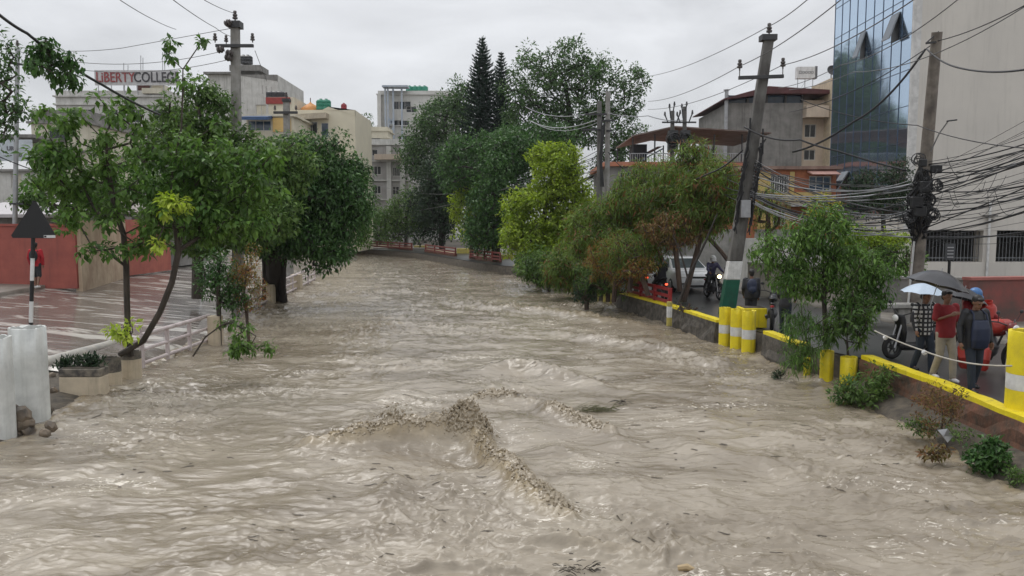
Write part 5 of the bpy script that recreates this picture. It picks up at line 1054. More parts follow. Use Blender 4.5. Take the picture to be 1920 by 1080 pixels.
def person(label, loc, rz, H=1.7, pose=None, top=None, bottom=None, shoes=None, sleeves='short', voxel=.014, hair=True, group=None, jacket_len=0.0, helmet=None, extra_top=None, backpack=None, topname='shirt', bottomname='trousers', fat=1.0, shorts=False):
    """local frame: facing -y, z up from the ground. pose: dict of joints"""
    s = H/1.7; J = dict(hip=(0, 0, .92), chest=(0, 0, 1.28), neck=(0, 0.01, 1.44), head=(0, -.01, 1.58),
        lsh=(.175, 0, 1.39), rsh=(-.175, 0, 1.39), lel=(.22, .02, 1.12), rel=(-.22, .02, 1.12), lwr=(.22, -.06, .88), rwr=(-.22, -.06, .88),
        lhp=(.085, 0, .9), rhp=(-.085, 0, .9), lkn=(.095, -.05, .49), rkn=(-.095, .0, .49), lan=(.10, .03, .08), ran=(-.10, .10, .10))
    if pose: J.update(pose)
    J = {k: (Vector(v)*s if k not in ('headrot',) else v) for k, v in J.items()}
    hr = J.get('headrot', (0, 0, 0)); R = Euler([rad(a) for a in hr]).to_matrix()
    root = thing('person', label, 'person', loc, rz, group)
    u = lambda k: J[k]; sp_ = u('hip'), u('chest'), u('neck')
    pr = head_prims(u('head'), R, s) + [('cap', [u('neck')-Vector((0, 0, .04)), (u('neck')+u('head'))/2, u('head')-Vector((0, 0, .03))], [.055*s, .05*s, .05*s]),
        ('loft', [(u('hip')-Vector((0, 0, .06*s)), .13*s, .085*s), (u('hip')+(u('chest')-u('hip'))*.4, .12*s, .08*s), (u('chest'), .14*s, .09*s), (u('neck')-Vector((0, 0, .05*s)), .12*s, .06*s)])]
    for a in 'lr':
        pr += [('cap', [u(a+'sh'), u(a+'el'), u(a+'wr')], [.045*s, .036*s, .025*s]), ('cap', [u(a+'hp'), (u(a+'hp')+u(a+'kn'))/2, u(a+'kn'), (u(a+'kn')*.65+u(a+'an')*.35), u(a+'an')], [.07*s, .06*s, .048*s, .05*s, .033*s]), ('cap', [u(a+'an'), u(a+'an')+Vector((0, -.10, -.045))*s], [.033*s, .028*s])]
        d = (u(a+'wr')-u(a+'el')).normalized(); cu = J.get(a+'curl', Vector((.5, 0, 0))).x
        pr += hand(u(a+'wr'), d, Vector((-1 if a == 'l' else 1, -.3, 0)), s, .45, 1 if a == 'l' else -1)
    soft('body', pr, voxel*.62, m_skin, root, 2)
    top = top or M['black']; tp = []
    hl = Vector((0, 0, (.10+jacket_len)*s))
    tp.append(('loft', [(u('hip')-hl, .165*s*fat, .115*s*fat), (u('hip'), .165*s*fat, .12*s*fat), (u('hip')+(u('chest')-u('hip'))*.45, .158*s*fat, .115*s*fat), (u('chest'), .185*s*fat, .12*s*fat), (u('chest')+(u('neck')-u('chest'))*.65, .17*s*fat, .095*s), (u('neck')-Vector((0, 0, .01*s)), .075*s, .07*s)]))
    for a in 'lr':
        sh, el, wr = u(a+'sh'), u(a+'el'), u(a+'wr')
        if sleeves == 'short': tp.append(('cap', [sh, sh.lerp(el, .5), sh.lerp(el, .85)], [.072*s, .066*s, .066*s]))
        else: tp.append(('cap', [sh, sh.lerp(el, .5), el, el.lerp(wr, .5), el.lerp(wr, .97)], [.076*s, .066*s, .056*s, .052*s, .043*s]))
    soft(topname, tp, voxel, top, root)
    bt = [('loft', [(u('hip')-Vector((0, 0, .13*s)), .15*s*fat, .105*s), (u('hip')+Vector((0, 0, .02*s)), .16*s*fat, .112*s)])]
    for a in 'lr':
        hp, kn, an = u(a+'hp'), u(a+'kn'), u(a+'an')
        if shorts: bt.append(('cap', [hp, hp.lerp(kn, .5), kn+Vector((0, 0, -.02))], [.1*s, .09*s, .085*s]))
        else: bt.append(('cap', [hp, hp.lerp(kn, .5), kn, kn.lerp(an, .5), an+Vector((0, 0, .0))], [.095*s, .085*s, .07*s, .066*s, .06*s]))
    soft(bottomname, bt, voxel, bottom or M['black'], root)
    for a in 'lr':
        an = u(a+'an'); soft('shoe', [('cap', [an+Vector((0, .025, -.035))*s, an+Vector((0, -.07, -.045))*s, an+Vector((0, -.14, -.05))*s], [.045*s, .043*s, .034*s])], .012, shoes or M['black'], root, 1)
    hc = u('head'); f = lambda x, y, z: hc + R @ Vector((x, y, z))*s
    if helmet: soft('helmet', [('ell', f(0, .012, .03), (.125*s, .145*s, .135*s), R), ('cap', [f(-.06, -.09, -.05), f(.06, -.09, -.05)], [.045*s, .045*s])], voxel, helmet, root)
    elif hair: soft('hair', [('ell', f(0, .03, .045), (.086*s, .095*s, .092*s), R), ('ell', f(0, .065, -.015), (.072*s, .05*s, .07*s), R), ('ell', f(0, -.055, .088), (.06*s, .04*s, .03*s), R)], .010, m_hair, root, 1)
    if not helmet:
        for sx in (-1, 1): MB().ell(f(sx*.029, -.083, .012), (.009*s, .006*s, .006*s), 8, 6).build('eye', M['black'], root)
    if backpack:
        c = (u('chest')*.75+u('hip')*.25); soft('backpack', [('ell', c+Vector((0, .17, .03))*s, (.15*s, .10*s, .22*s)), ('ell', c+Vector((0, .21, -.08))*s, (.12*s, .09*s, .13*s))], voxel, backpack, root)
        for a in (-1, 1): soft('strap', [('cap', [u('chest')+Vector((a*.11, .08, .10))*s, u('chest')+Vector((a*.12, -.03, .15))*s, u('chest')+Vector((a*.12, -.115, .02))*s, u('chest')+Vector((a*.15, -.06, -.18))*s], [.022*s]*4)], .012, backpack, root, 1)
    return root, J, R
def umbrella(label, apex_loc, tilt, r, mat, edge=None, n=8, depth=.26, handle=.75, group=None):
    rt = thing('umbrella', label, 'umbrella', apex_loc); R = Euler([rad(a) for a in tilt]).to_matrix(); c = MB(); vs = [Vector((0, 0, 0))]; rings = 7; sub = 4; tot = n*sub
    for i in range(1, rings+1):
        f = i/rings
        for k in range(tot):
            t_ = 2*math.pi*k/tot; kk = (k % sub)/sub; sc = math.sin(math.pi*kk); rr_ = r*f*(1-.055*sc*f); z = -depth*(f**1.9) - .03*sc*f*(.0 if i < rings else -1.0) - .012*sc*f
            vs.append(Vector((rr_*math.cos(t_), rr_*math.sin(t_), z)))
    fs = [(0, 1+k, 1+(k+1) % tot) for k in range(tot)]
    for i in range(rings-1):
        for k in range(tot): a = 1+i*tot; fs.append((a+k, a+tot+k, a+tot+(k+1) % tot, a+(k+1) % tot))
    c.add([R @ v for v in vs], fs); c.build('canopy', mat, rt, smooth='all')
    for k in range(n):
        t_ = 2*math.pi*k/n; MB().tube([R @ Vector((r*f*math.cos(t_), r*f*math.sin(t_), -depth*f**1.9-.012)) for f in (0, .2, .4, .6, .8, 1)], .004, 4).build('rib', M['steel'], rt)
    MB().tube([R @ Vector((0, 0, .05)), R @ Vector((0, 0, -handle))], .008, 6).build('shaft', M['steel'], rt); MB().tube([R @ Vector((0, 0, -handle+.002)), R @ Vector((0, 0, -handle-.11))], .014, 8).build('handle', M['black'], rt)
    return rt
# check-pattern shirt
m_plaid = bpy.data.materials.new('black_white_check'); m_plaid.use_nodes = True; t = m_plaid.node_tree; b = t.nodes['Principled BSDF']; b.inputs['Roughness'].default_value = .85
tcn = N(t, 'ShaderNodeTexCoord'); mk = []
for ax, sc_ in ((0, 72), (2, 72)):
    sx_ = N(t, 'ShaderNodeSeparateXYZ'); L(t, tcn.outputs['Object'], sx_.inputs[0]); m1 = N(t, 'ShaderNodeMath', operation='MULTIPLY'); m1.inputs[1].default_value = sc_; L(t, sx_.outputs[ax], m1.inputs[0])
    m2 = N(t, 'ShaderNodeMath', operation='SINE'); L(t, m1.outputs[0], m2.inputs[0]); m3 = N(t, 'ShaderNodeMath', operation='GREATER_THAN'); m3.inputs[1].default_value = -.15; L(t, m2.outputs[0], m3.inputs[0]); mk.append(m3)
mm = N(t, 'ShaderNodeMath', operation='MULTIPLY'); L(t, mk[0].outputs[0], mm.inputs[0]); L(t, mk[1].outputs[0], mm.inputs[1])
mx_ = N(t, 'ShaderNodeMix', data_type='RGBA'); mx_.inputs[6].default_value = (.025, .025, .028, 1); mx_.inputs[7].default_value = (.50, .50, .49, 1); L(t, mm.outputs[0], mx_.inputs['Factor']); L(t, mx_.outputs[2], b.inputs['Base Color'])
cl = lambda n, c, r=.85, **k: pm(n, c, r, col2=tuple(q*.75 for q in c), scale=6, bump=.3, bscale=16, **k)
m_redsh = cl('red_cotton', (.22, .012, .016)); m_beige = cl('beige_cotton', (.33, .29, .225)); m_navy = cl('navy_nylon', (.010, .018, .05), .5); m_darkj = cl('dark_jacket', (.009, .010, .014), .55); m_jean = cl('dark_jeans', (.018, .026, .042)); m_char = cl('charcoal_cloth', (.03, .03, .034))
m_umb = pm('black_umbrella_cloth', (.035, .035, .04), .35, scale=2); m_umb2 = pm('blue_white_umbrella', (.50, .60, .70), .4, col2=(.42, .5, .6)); m_silver = pm('silver_lining', (.3, .32, .34), .4)
def foot(px, py, D): q = P(px, py, D); return (q.x, D, .01)
# three walkers toward the camera
DW = 14.4
walk = dict(lkn=(.10, -.10, .50), lan=(.10, -.12, .085), rkn=(-.09, .0, .50), ran=(-.10, .16, .12))
person('person in a black and white checked shirt and dark jeans, left of the red shirt', foot(1729, 705, 15.3), rad(12), 1.66, dict(walk, rel=(-.25, .03, 1.13), rwr=(-.24, -.05, .90), lel=(.2, -.05, 1.14), lwr=(.12, -.24, 1.18), headrot=(8, 0, 10)), top=m_plaid, bottom=m_jean, shoes=M['black'], sleeves='long', jacket_len=.05)
pr_, J_, R_ = person('person in a red polo shirt and beige trousers holding the black umbrella', foot(1768, 717, 14.5), rad(6), 1.74, dict(walk, rel=(-.24, -.04, 1.15), rwr=(-.07, -.22, 1.26), lel=(.23, .03, 1.12), lwr=(.25, -.03, .88), headrot=(6, 0, 0)), top=m_redsh, bottom=m_beige, shoes=M['white'], sleeves='short', fat=1.05)
MB().bb(.07, .12, -.133, -.124, 1.28, 1.30).build('chest_badge', M['white'], pr_)
person('person in a dark open jacket over a navy bag, walking with head bowed', foot(1821, 738, 13.6), rad(4), 1.74, dict(walk, lkn=(.09, -.02, .50), lan=(.10, .12, .12), rkn=(-.10, -.1, .5), ran=(-.10, -.14, .085), lel=(.27, .02, 1.13), lwr=(.27, -.06, .88), rel=(-.26, .02, 1.13), rwr=(-.27, -.04, .88), head=(0, -.05, 1.565), headrot=(24, 0, 0)), top=m_darkj, bottom=m_jean, shoes=M['black'], sleeves='long', jacket_len=.08, fat=1.14, topname='jacket')
bag = thing('bag', 'navy blue bag carried on the chest of the bowed walker', 'bag', foot(1821, 738, 13.6), rad(4)); soft('bag_body', [('loft', [((0, -.15, .80), .15, .05), ((0, -.17, .95), .17, .075), ((0, -.17, 1.15), .165, .075), ((0, -.15, 1.30), .14, .05)])], .014, m_navy, bag)
for a in (-1, 1): MB().tube([(a*.13, -.16, 1.28), (a*.12, -.13, 1.40), (a*.10, -.02, 1.47)], .016, 6).build('strap', m_navy, bag, smooth=True)
ua = P(1766, 508, 14.1); uq = umbrella('large black umbrella tilted right above the red-shirted walker', tuple(ua), (6, 14, 20), .55, m_umb, depth=.29, handle=.72)
ub = P(1733, 531, 15.2); umbrella('smaller umbrella with pale blue panels behind the black one', tuple(ub), (2, 4, 10), .42, m_umb2, depth=.20, handle=.72)
uc = P(1810, 540, 15.9); umbrella('dark umbrella half hidden behind the black umbrella', tuple(uc), (0, 16, 0), .50, m_umb, depth=.24, handle=.7)
# ---------------------------------------------------------------- motorcycles
m_tyre = pm('tyre_rubber', (.015, .015, .015), .8); m_eng = pm('engine_metal', (.12, .12, .125), .45, metal=.7); m_lamp = pm('headlamp_glass', (.8, .8, .78), .1)
def motorcycle(label, loc, rz, paint, group=None, lit=None, tail=None, scooter=False, lean=0):
    """faces local -y"""
    r_ = thing('scooter' if scooter else 'motorcycle', label, 'scooter' if scooter else 'motorcycle', loc, rz, group); WB = .62 if not scooter else .60; R0 = .30 if not scooter else .235
    Mx = Matrix.Rotation(rad(90), 3, 'Y')
    for y in (-WB, WB):
        wh = MB(); pf = [(R0-.02+.055*math.cos(a), .05*math.sin(a)) for a in [i*math.pi/4 for i in range(8)]]; wh.lathe((0, y, R0+.035), pf, 22, closed=True, M=Mx); wo_ = wh.build('wheel', m_tyre, r_, smooth='all')
        rm_ = MB(); rm_.lathe((0, y, R0+.035), [(R0-.075, -.03), (R0-.06, -.03), (R0-.06, .03), (R0-.075, .03)], 22, closed=True, M=Mx); rm_.lathe((0, y, R0+.035), [(.05, -.05), (.05, .05)], 10, M=Mx)
        for k in range(6): a = k*math.pi/3; rm_.beam((0, y, R0+.035), (0, y+math.cos(a)*(R0-.07), R0+.035+math.sin(a)*(R0-.07)), .02, .03, up=Vector((1, 0, 0)))
        rm_.build('rim', m_eng, wo_)
    hy, hz = -WB+.20, .98
    f = MB()
    for a in (-.07, .07): f.tube([(a, -WB, R0+.03), (a, hy, hz-.12)], .022, 8)
    f.build('fork', M['steel'], r_, smooth=True)
    MB().tube([(-.34, hy+.16, hz+.07), (-.22, hy+.06, hz+.06), (-.08, hy, hz), (.08, hy, hz), (.22, hy+.06, hz+.06), (.34, hy+.16, hz+.07)], .014, 8).build('handlebar', M['iron'], r_, smooth=True)
    for a in (-1, 1):
        MB().tube([(a*.24, hy+.05, hz+.06), (a*.30, hy+.0, hz+.22)], .007, 5).build('mirror_stem', M['iron'], r_); MB().ell((a*.31, hy, hz+.26), (.055, .015, .04), 12, 8).build('mirror', M['iron'], r_, smooth=True)
    if scooter:
        soft('body', [('loft', [((0, hy+.06, .36), .10, .05), ((0, hy+.02, .6), .17, .06), ((0, hy, .9), .13, .07), ((0, hy-.01, .99), .10, .07)]), ('cap', [(0, hy+.05, .28), (0, .05, .26), (0, .25, .30)], [.10, .10, .12]), ('ell', (0, .42, .52), (.15, .36, .17)), ('ell', (0, .55, .62), (.12, .26, .10)), ('ell', (0, -WB, R0*2+.02), (.075, .20, .05))], .018, paint, r_)
        soft('seat', [('ell', (0, .28, .76), (.13, .30, .06)), ('ell', (0, .55, .79), (.12, .2, .06))], .016, M['black'], r_)
    else:
        soft('body', [('ell', (0, -.12, .84), (.14, .26, .13)), ('ell', (0, .50, .76), (.10, .30, .08)), ('ell', (0, hy-.06, hz-.06), (.11, .10, .12)), ('cap', [(0, -WB-.16, R0*2+.03), (0, -WB, R0*2+.085), (0, -WB+.22, R0*2-.02)], [.05, .065, .04]), ('cap', [(0, .62, .72), (0, .80, .62)], [.07, .04])], .018, paint, r_)
        soft('engine', [('ell', (0, .02, .42), (.14, .20, .17)), ('cap', [(0, -.12, .5), (0, -.05, .68)], [.09, .08]), ('cap', [(.13, 0, .3), (.14, .45, .34), (.15, .75, .42)], [.03, .045, .05])], .02, m_eng, r_)
        MB().tube([(0, hy+.05, hz-.08), (0, .1, .7), (0, .5, .68), (0, .30, .35), (0, -.05, .22), (0, hy+.12, .8)], .022, 8).build('frame', M['iron'], r_, smooth=True)
        soft('seat', [('ell', (0, .30, .86), (.12, .26, .055)), ('ell', (0, .58, .90), (.11, .18, .05))], .016, M['black'], r_)
    MB().ell((0, hy-.15, hz-.06), (.085, .035, .075), 14, 10).build('headlight', lit or m_lamp, r_, smooth=True)
    MB().ell((0, .86 if not scooter else .80, .70), (.06, .02, .035), 12, 8).build('tail_light', tail or pm('tail_red', (.35, .02, .02), .3), r_, smooth=True)
    return r_
sit = dict(hip=(0, .28, .92), chest=(0, .16, 1.26), neck=(0, .12, 1.42), head=(0, .07, 1.56), lsh=(.17, .14, 1.37), rsh=(-.17, .14, 1.37), lel=(.27, -.05, 1.17), rel=(-.27, -.05, 1.17), lwr=(.28, -.26, 1.08), rwr=(-.28, -.26, 1.08),
    lhp=(.10, .24, .88), rhp=(-.10, .24, .88), lkn=(.21, -.10, .66), rkn=(-.21, -.10, .66), lan=(.19, .06, .30), ran=(-.19, .06, .30))
m_warm = pm('lit_headlamp', (.9, .85, .7), .2, emit=((1, .78, .42), 5.0)); m_redlit = pm('lit_tail_lamp', (.5, .03, .03), .3, emit=((1, .10, .04), 3.0)); m_whit = pm('white_helmet', (.70, .70, .70), .3); m_blkh = pm('black_helmet', (.02, .02, .022), .3)
# dark scooter at the left of the walkers
motorcycle('dark scooter parked left of the checked-shirt walker with a yellow mirror', foot(1712, 668, 17.0), rad(-72), M['black'], scooter=True)
# motorcycle with red gas cylinders behind the walkers
rm = motorcycle('dark red motorcycle loaded with red gas cylinders behind the walkers', foot(1852, 700, 15.6), rad(18), pm('dark_red_paint', (.16, .02, .02), .35))
person('rider in a red jacket and blue helmet on the loaded motorcycle', (foot(1836, 700, 15.7)[0], 15.85, .0), rad(18), 1.66, sit, top=m_redsh, bottom=m_char, sleeves='long', helmet=pm('blue_helmet', (.06, .18, .42), .3))
m_gas = pm('red_gas_cylinder', (.42, .035, .025), .35, col2=(.30, .03, .02), scale=5)
def gas(label, c, rot):
    t_ = thing('gas_cylinder', label, 'gas cylinder', tuple(c), 0, 'red gas cylinders on the motorcycle'); R = Euler([rad(a) for a in rot]).to_matrix()
    MB().lathe((0, 0, 0), [(.02, -.25), (.12, -.235), (.15, -.18), (.152, -.01), (.157, 0), (.152, .01), (.15, .18), (.12, .235), (.02, .25)], 20, M=R).build('shell', m_gas, t_, smooth=True)
    MB().lathe(R @ Vector((0, 0, .252)), [(.09, 0), (.095, .07), (.085, .07), (.08, .0)], 16, closed=True, M=R).build('collar', m_gas, t_); return t_
gas('red gas cylinder lying across the motorcycle seat beside the yellow pillar', P(1874, 612, 15.4), (0, 90, 10)); gas('red gas cylinder standing against the rider in red', P(1864-10, 592, 15.9), (8, -12, 0)); gas('red gas cylinder hanging low on the left of the motorcycle', P(1840, 672, 15.1), (0, 8, 0)); gas('red gas cylinder hanging low behind the legs of the bowed walker', P(1812, 668, 15.4), (0, -6, 0))
sk = thing('sack', 'pale sack leaning beside the tall yellow cylinder', 'sack', tuple(P(1912, 690, 14.6))); soft('sack_body', [('loft', [((0, 0, -.3), .22, .18), ((0, 0, 0), .25, .2), ((.0, 0, .35), .2, .17), ((.03, 0, .62), .12, .1), ((.05, 0, .75), .08, .07)])], .025, pm('pale_sack_cloth', (.55, .52, .45), .8), sk)
# pair in the middle by the planters
back = dict(walk)
person('person seen from behind with a navy backpack, left of the pair by the planters', foot(1406, 640, 22.2), rad(170), 1.66, dict(lel=(.24, .04, 1.13), lwr=(.2, -.1, .92), hip=(0, 0, .92)), top=m_darkj, bottom=m_char, sleeves='long', backpack=m_navy, voxel=.02, fat=1.22)
person('person in black leaning beside the motorcycle behind the young tree', foot(1470, 650, 20.2), rad(150), 1.62, dict(back, chest=(0, -.08, 1.26), neck=(0, -.14, 1.41), head=(0, -.2, 1.53), lsh=(.17, -.11, 1.36), rsh=(-.17, -.11, 1.36), lel=(.22, -.2, 1.12), lwr=(.2, -.38, 1.0), rel=(-.22, -.2, 1.12), rwr=(-.2, -.38, 1.0)), top=m_char, bottom=m_jean, sleeves='long', voxel=.02)
motorcycle('dark motorcycle standing between the two people behind the yellow planters', foot(1447, 640, 21.9), rad(160), pm('black_gloss', (.02, .02, .022), .3))
# oncoming rider with lit headlamp
q = foot(1337, 560, 30.2); motorcycle('oncoming motorcycle with a glowing headlamp right of the white car', q, rad(8), M['black'], lit=m_warm)
person('rider in dark blue with a pale helmet behind the glowing headlamp', q, rad(8), 1.7, sit, top=cl('dusk_blue', (.06, .055, .11)), bottom=m_char, sleeves='long', helmet=m_whit, voxel=.022)
# rider beside red rail
q = foot(1236, 588, 29.5); motorcycle('dark motorcycle with a lit tail lamp behind the red rail', q, rad(186), M['black'], tail=m_redlit); person('rider in black with a dark helmet between the red rail and the white car', q, rad(186), 1.74, sit, top=m_char, bottom=m_char, sleeves='long', helmet=m_blkh, voxel=.022)
q = foot(1206, 560, 33.0); motorcycle('half hidden motorcycle with a red lamp left of the rider in black', q, rad(180), M['redrail'], tail=m_redlit)
q = foot(891, 481, 68); motorcycle('white scooter carrying the far rider in a blue raincoat', q, rad(-30), m_whit, scooter=True); person('far rider in a bright blue raincoat', q, rad(-30), 1.72, sit, top=cl('blue_raincoat', (.02, .08, .38), .4), bottom=cl('blue_overtrousers', (.02, .08, .38), .4), sleeves='long', helmet=pm('rain_helmet', (.04, .1, .4), .3), voxel=.03)
q = (foot(1200, 560, 30)[0], 29.0, 0)
# person with red sleeves on the left footway
person('person in a red jacket with a dark backpack walking away past the red wall', tuple(P(70, 541, 28.6)), rad(186), 1.72, dict(walk, lel=(.25, .02, 1.13), rel=(-.25, .02, 1.13)), top=cl('bright_red_jacket', (.45, .02, .03)), bottom=m_char, shoes=M['white'], sleeves='long', backpack=m_char, voxel=.02, shorts=True, bottomname='shorts')
# ---------------------------------------------------------------- white car
car = thing('car', 'white car facing the camera behind the red rail and the oncoming motorcycle', 'car', (P(1307, 560, 32.2).x, 32.2, .01), rad(6))
m_carp = pm('white_car_paint', (.72, .73, .75), .22, col2=(.68, .69, .71), coat=.6); m_glc = pm('windscreen_glass', (.10, .12, .13), .06, spec=.8)
def loftx(secs, mat, name, parent, smooth=True):
    """secs: list of (y, [(x,z)...]) half profiles mirrored"""
    vs = []; fs = []; n = len(secs[0][1])
    for y, pr in secs:
        vs += [(x, y, z) for x, z in pr] + [(-x, y, z) for x, z in pr[::-1]]
    m = 2*n
    for i in range(len(secs)-1):
        for k in range(m): k2 = (k+1) % m; fs.append((i*m+k, i*m+k2, (i+1)*m+k2, (i+1)*m+k))
    fs += [tuple(range(m)), tuple((len(secs)-1)*m+k for k in range(m))]
    return MB().add(vs, fs).build(name, mat, parent, smooth=smooth)
def cs(w, zb, zs, zt_): return [(w*.90, zb), (w, zb+.12), (w*1.0, (zb+zs)/2), (w*.985, zs-.05), (w*.90, zt_)]
loftx([(0, cs(.70, .30, .62, .66)), (.06, cs(.82, .24, .74, .80)), (.3, cs(.90, .22, .84, .93)), (1.2, cs(.92, .22, .92, 1.02)), (3.6, cs(.92, .22, .95, 1.02)), (4.1, cs(.88, .26, .92, .98)), (4.25, cs(.8, .35, .8, .85))], m_carp, 'body', car)
loftx([(1.05, [(.80, 1.0), (.80, 1.01)]), (1.85, [(.78, 1.0), (.62, 1.42)]), (2.2, [(.80, 1.0), (.62, 1.50)]), (3.2, [(.80, 1.0), (.60, 1.49)]), (4.0, [(.76, 1.0), (.70, 1.02)])], m_carp, 'cabin', car)
ws = MB(); ws.add([(-.72, 1.10, 1.045), (.72, 1.10, 1.045), (.585, 1.83, 1.42), (-.585, 1.83, 1.42)], [(0, 1, 2, 3)]); ws.build('windscreen', m_glc, car)
for a in (-1, 1):
    MB().add([(a*.800, 1.35, 1.06), (a*.645, 1.95, 1.42), (a*.635, 3.1, 1.44), (a*.80, 3.5, 1.06)], [(0, 1, 2, 3)]).build('side_window', m_glc, car)
    MB().ell((a*.66, .045, .73), (.17, .07, .05), 12, 8).build('headlight', m_lamp, car, smooth=True)
    MB().ell((a*.98, 1.45, 1.05), (.10, .07, .07), 12, 8).build('wing_mirror', m_carp, car, smooth=True)
    MB().bb(a*.55-.14, a*.55+.14, -.012, .03, .40, .47).build('fog_lamp', M['black'], car)
    for y in (.80, 3.35):
        wq = MB().lathe((a*.82, y, .32), [(.0, -.11), (.25, -.11), (.31, -.08), (.32, 0), (.31, .08), (.25, .11), (.0, .11)], 22, M=Matrix.Rotation(rad(90), 3, 'Y')).build('wheel', m_tyre, car, smooth=True)
        MB().lathe((a*(.82+.114), y, .32), [(.2, 0), (.19, .012), (0, .015)] if a > 0 else [(.2, 0), (.19, -.012), (0, -.015)], 12, M=Matrix.Rotation(rad(90), 3, 'Y')).build('rim', M['steel'], wq)
MB().bb(-.46, .46, -.03, .02, .66, .74).build('grille', M['black'], car, bevel=.01); MB().bb(-.62, .62, -.02, .02, .28, .38).build('lower_grille', M['black'], car, bevel=.01); MB().bb(-.25, .25, -.045, -.032, .48, .59).build('number_plate', M['white'], car)
MB().tube([(-.6, 1.06, 1.07), (-.05, 1.3, 1.19)], .008, 4).build('wiper', M['black'], car)
# parked grey shape far left street seen through trunks, and stone bench
bn_ = thing('bench', 'stone slab bench on block legs behind the dark scooter', 'bench', (P(1675, 612, 22).x, 22, .12)); MB().bb(-.9, .9, -.2, .25, .45, .58).build('seat', M['concrete'], bn_, bevel=.02)
for x in (-.6, .25): MB().bb(x-.17, x+.17, -.12, .18, 0, .447).build('leg', M['concrete'], bn_, bevel=.02)
# ---------------------------------------------------------------- foliage
def leaves(P0, D0, N0, ln, asp, fold=.25):
    """arrays: base points, axis dirs, normals, lengths -> V,F (each leaf 4 triangles folded along the midrib)"""
    n = len(P0); W0 = np.cross(D0, N0); W0 /= np.linalg.norm(W0, axis=1, keepdims=True)+1e-9; N1 = np.cross(W0, D0)
    l = ln[:, None]; w_ = l*asp
    base = P0; tip = P0 + D0*l - N1*l*.12; m1 = P0 + D0*l*.45 + W0*w_*.5 + N1*w_*fold; m2 = P0 + D0*l*.45 - W0*w_*.5 + N1*w_*fold; mid = P0 + D0*l*.5
    V = np.stack([base, m1, mid, m2, tip], 1).reshape(-1, 3); i = np.arange(n)[:, None]*5
    F = np.concatenate([i+np.array([[0, 1, 2]]), i+np.array([[1, 4, 2]]), i+np.array([[0, 2, 3]]), i+np.array([[2, 4, 3]])], 1).reshape(-1, 3)
    return V, F
def unit(a): return a/(np.linalg.norm(a, axis=1, keepdims=True)+1e-9)
def clump_leaves(cs, rs_, per, size, asp, rng, droop=.35, shell=.55, flat=.8, jit=.35, kind='broad'):
    n = len(cs)*per; c = np.repeat(cs, per, 0); r = np.repeat(rs_, per)[:, None]
    u = unit(rng.normal(size=(n, 3))); rad_ = (shell + (1-shell)*rng.rand(n, 1))*np.where(rng.rand(n, 1) < .2, 1.25, 1); p = c + u*rad_*r*np.array([1, 1, flat])
    d = unit(u*.7 + rng.normal(size=(n, 3))*.55 + np.array([0, 0, -droop])); nn = unit(u*.6 + np.array([0, 0, .9]) + rng.normal(size=(n, 3))*jit)
    ln = size*rng.uniform(.45, 1.45, n); return leaves(p, d, nn, ln, asp)
def skeleton(base, trunk_pts, cs, r_base, rng, tips=2, wob=.12, rmin=.012, tipr=.35):
    """connect clump centres to the growing branch tree; returns MB"""
    nodes = [np.array(p, float) for p in trunk_pts]; par = [-1] + list(range(len(nodes)-1)); ntr = len(nodes)
    order = sorted(range(len(cs)), key=lambda i: min(np.linalg.norm(cs[i]-q) for q in nodes[1:])); up = np.array([0, 0, 1.])
    for i in order:
        c = cs[i]; A = np.array(nodes[1:]); d = np.linalg.norm(A - c, axis=1) + .6*np.clip(A[:, 2]-c[2]+.2, 0, None); j = int(d.argmin())+1
        a = nodes[j]; dist = np.linalg.norm(c-a); k = max(1, int(dist/.6)); prev = j
        for q in range(1, k+1):
            f = q/k; p = a + (c-a)*f + rng.normal(size=3)*wob*dist*.18*(f < 1) + up*.12*dist*math.sin(math.pi*f)*.5
            nodes.append(p); par.append(prev); prev = len(nodes)-1
    cnt = np.zeros(len(nodes)); ch = {}
    for i, p in enumerate(par):
        if p >= 0: ch.setdefault(p, []).append(i)
    for i in range(len(nodes)-1, -1, -1):
        if i not in ch: cnt[i] = 1
        if par[i] >= 0: cnt[par[i]] += cnt[i]
    # par indices always lower than child -> single reverse pass is enough
    tot = cnt[0] if cnt[0] > 0 else 1; R = np.maximum(rmin, r_base*(cnt/tot)**.45); m_ = MB()
    done = set()
    def chain(start):
        pts = [nodes[par[start]], nodes[start]] if par[start] >= 0 else [nodes[start]]; rr_ = ([min(R[par[start]], R[start]*1.15)] if par[start] >= 0 else []) + [R[start]]; cur = start
        while cur in ch:
            kids = sorted(ch[cur], key=lambda q: -cnt[q]); 
            for o_ in kids[1:]: stack.append(o_)
            cur = kids[0]; pts.append(nodes[cur]); rr_.append(R[cur])
        m_.tube([Vector(p) for p in pts], rr_, 7 if rr_[0] > .04 else 4)
    stack = [0]
    while stack: chain(stack.pop())
    return m_
def fill(ells, n, rng, rmin, rmax, sep=.55):
    """ells: (centre, (rx,ry,rz), weight) -> clump centres + radii biased to the outside"""
    w_ = np.array([e[2]*e[1][0]*e[1][2] for e in ells]); w_ = w_/w_.sum(); cs = []; rs_ = []; tries = 0
    while len(cs) < n and tries < n*40:
        tries += 1; e = ells[rng.choice(len(ells), p=w_)]; u = rng.normal(size=3); u /= np.linalg.norm(u); f = rng.uniform(.25, 1)**.5
        c = np.array(e[0]) + u*f*np.array(e[1]); r = rng.uniform(rmin, rmax)
        if cs and np.min(np.linalg.norm(np.array(cs)-c, axis=1)) < sep*r: continue
        cs.append(c); rs_.append(r)
    return np.array(cs), np.array(rs_)
def E(px, py, rx, ry, D, wt=1, dy=0, dep=None):
    """ellipsoid from its place in the photo at distance D"""
    c = P(px, py, D+dy); k = (D+dy)/FPX; return ((c.x, c.y, c.z), (rx*k, (dep if dep else min(rx, ry)*k), ry*k), wt)
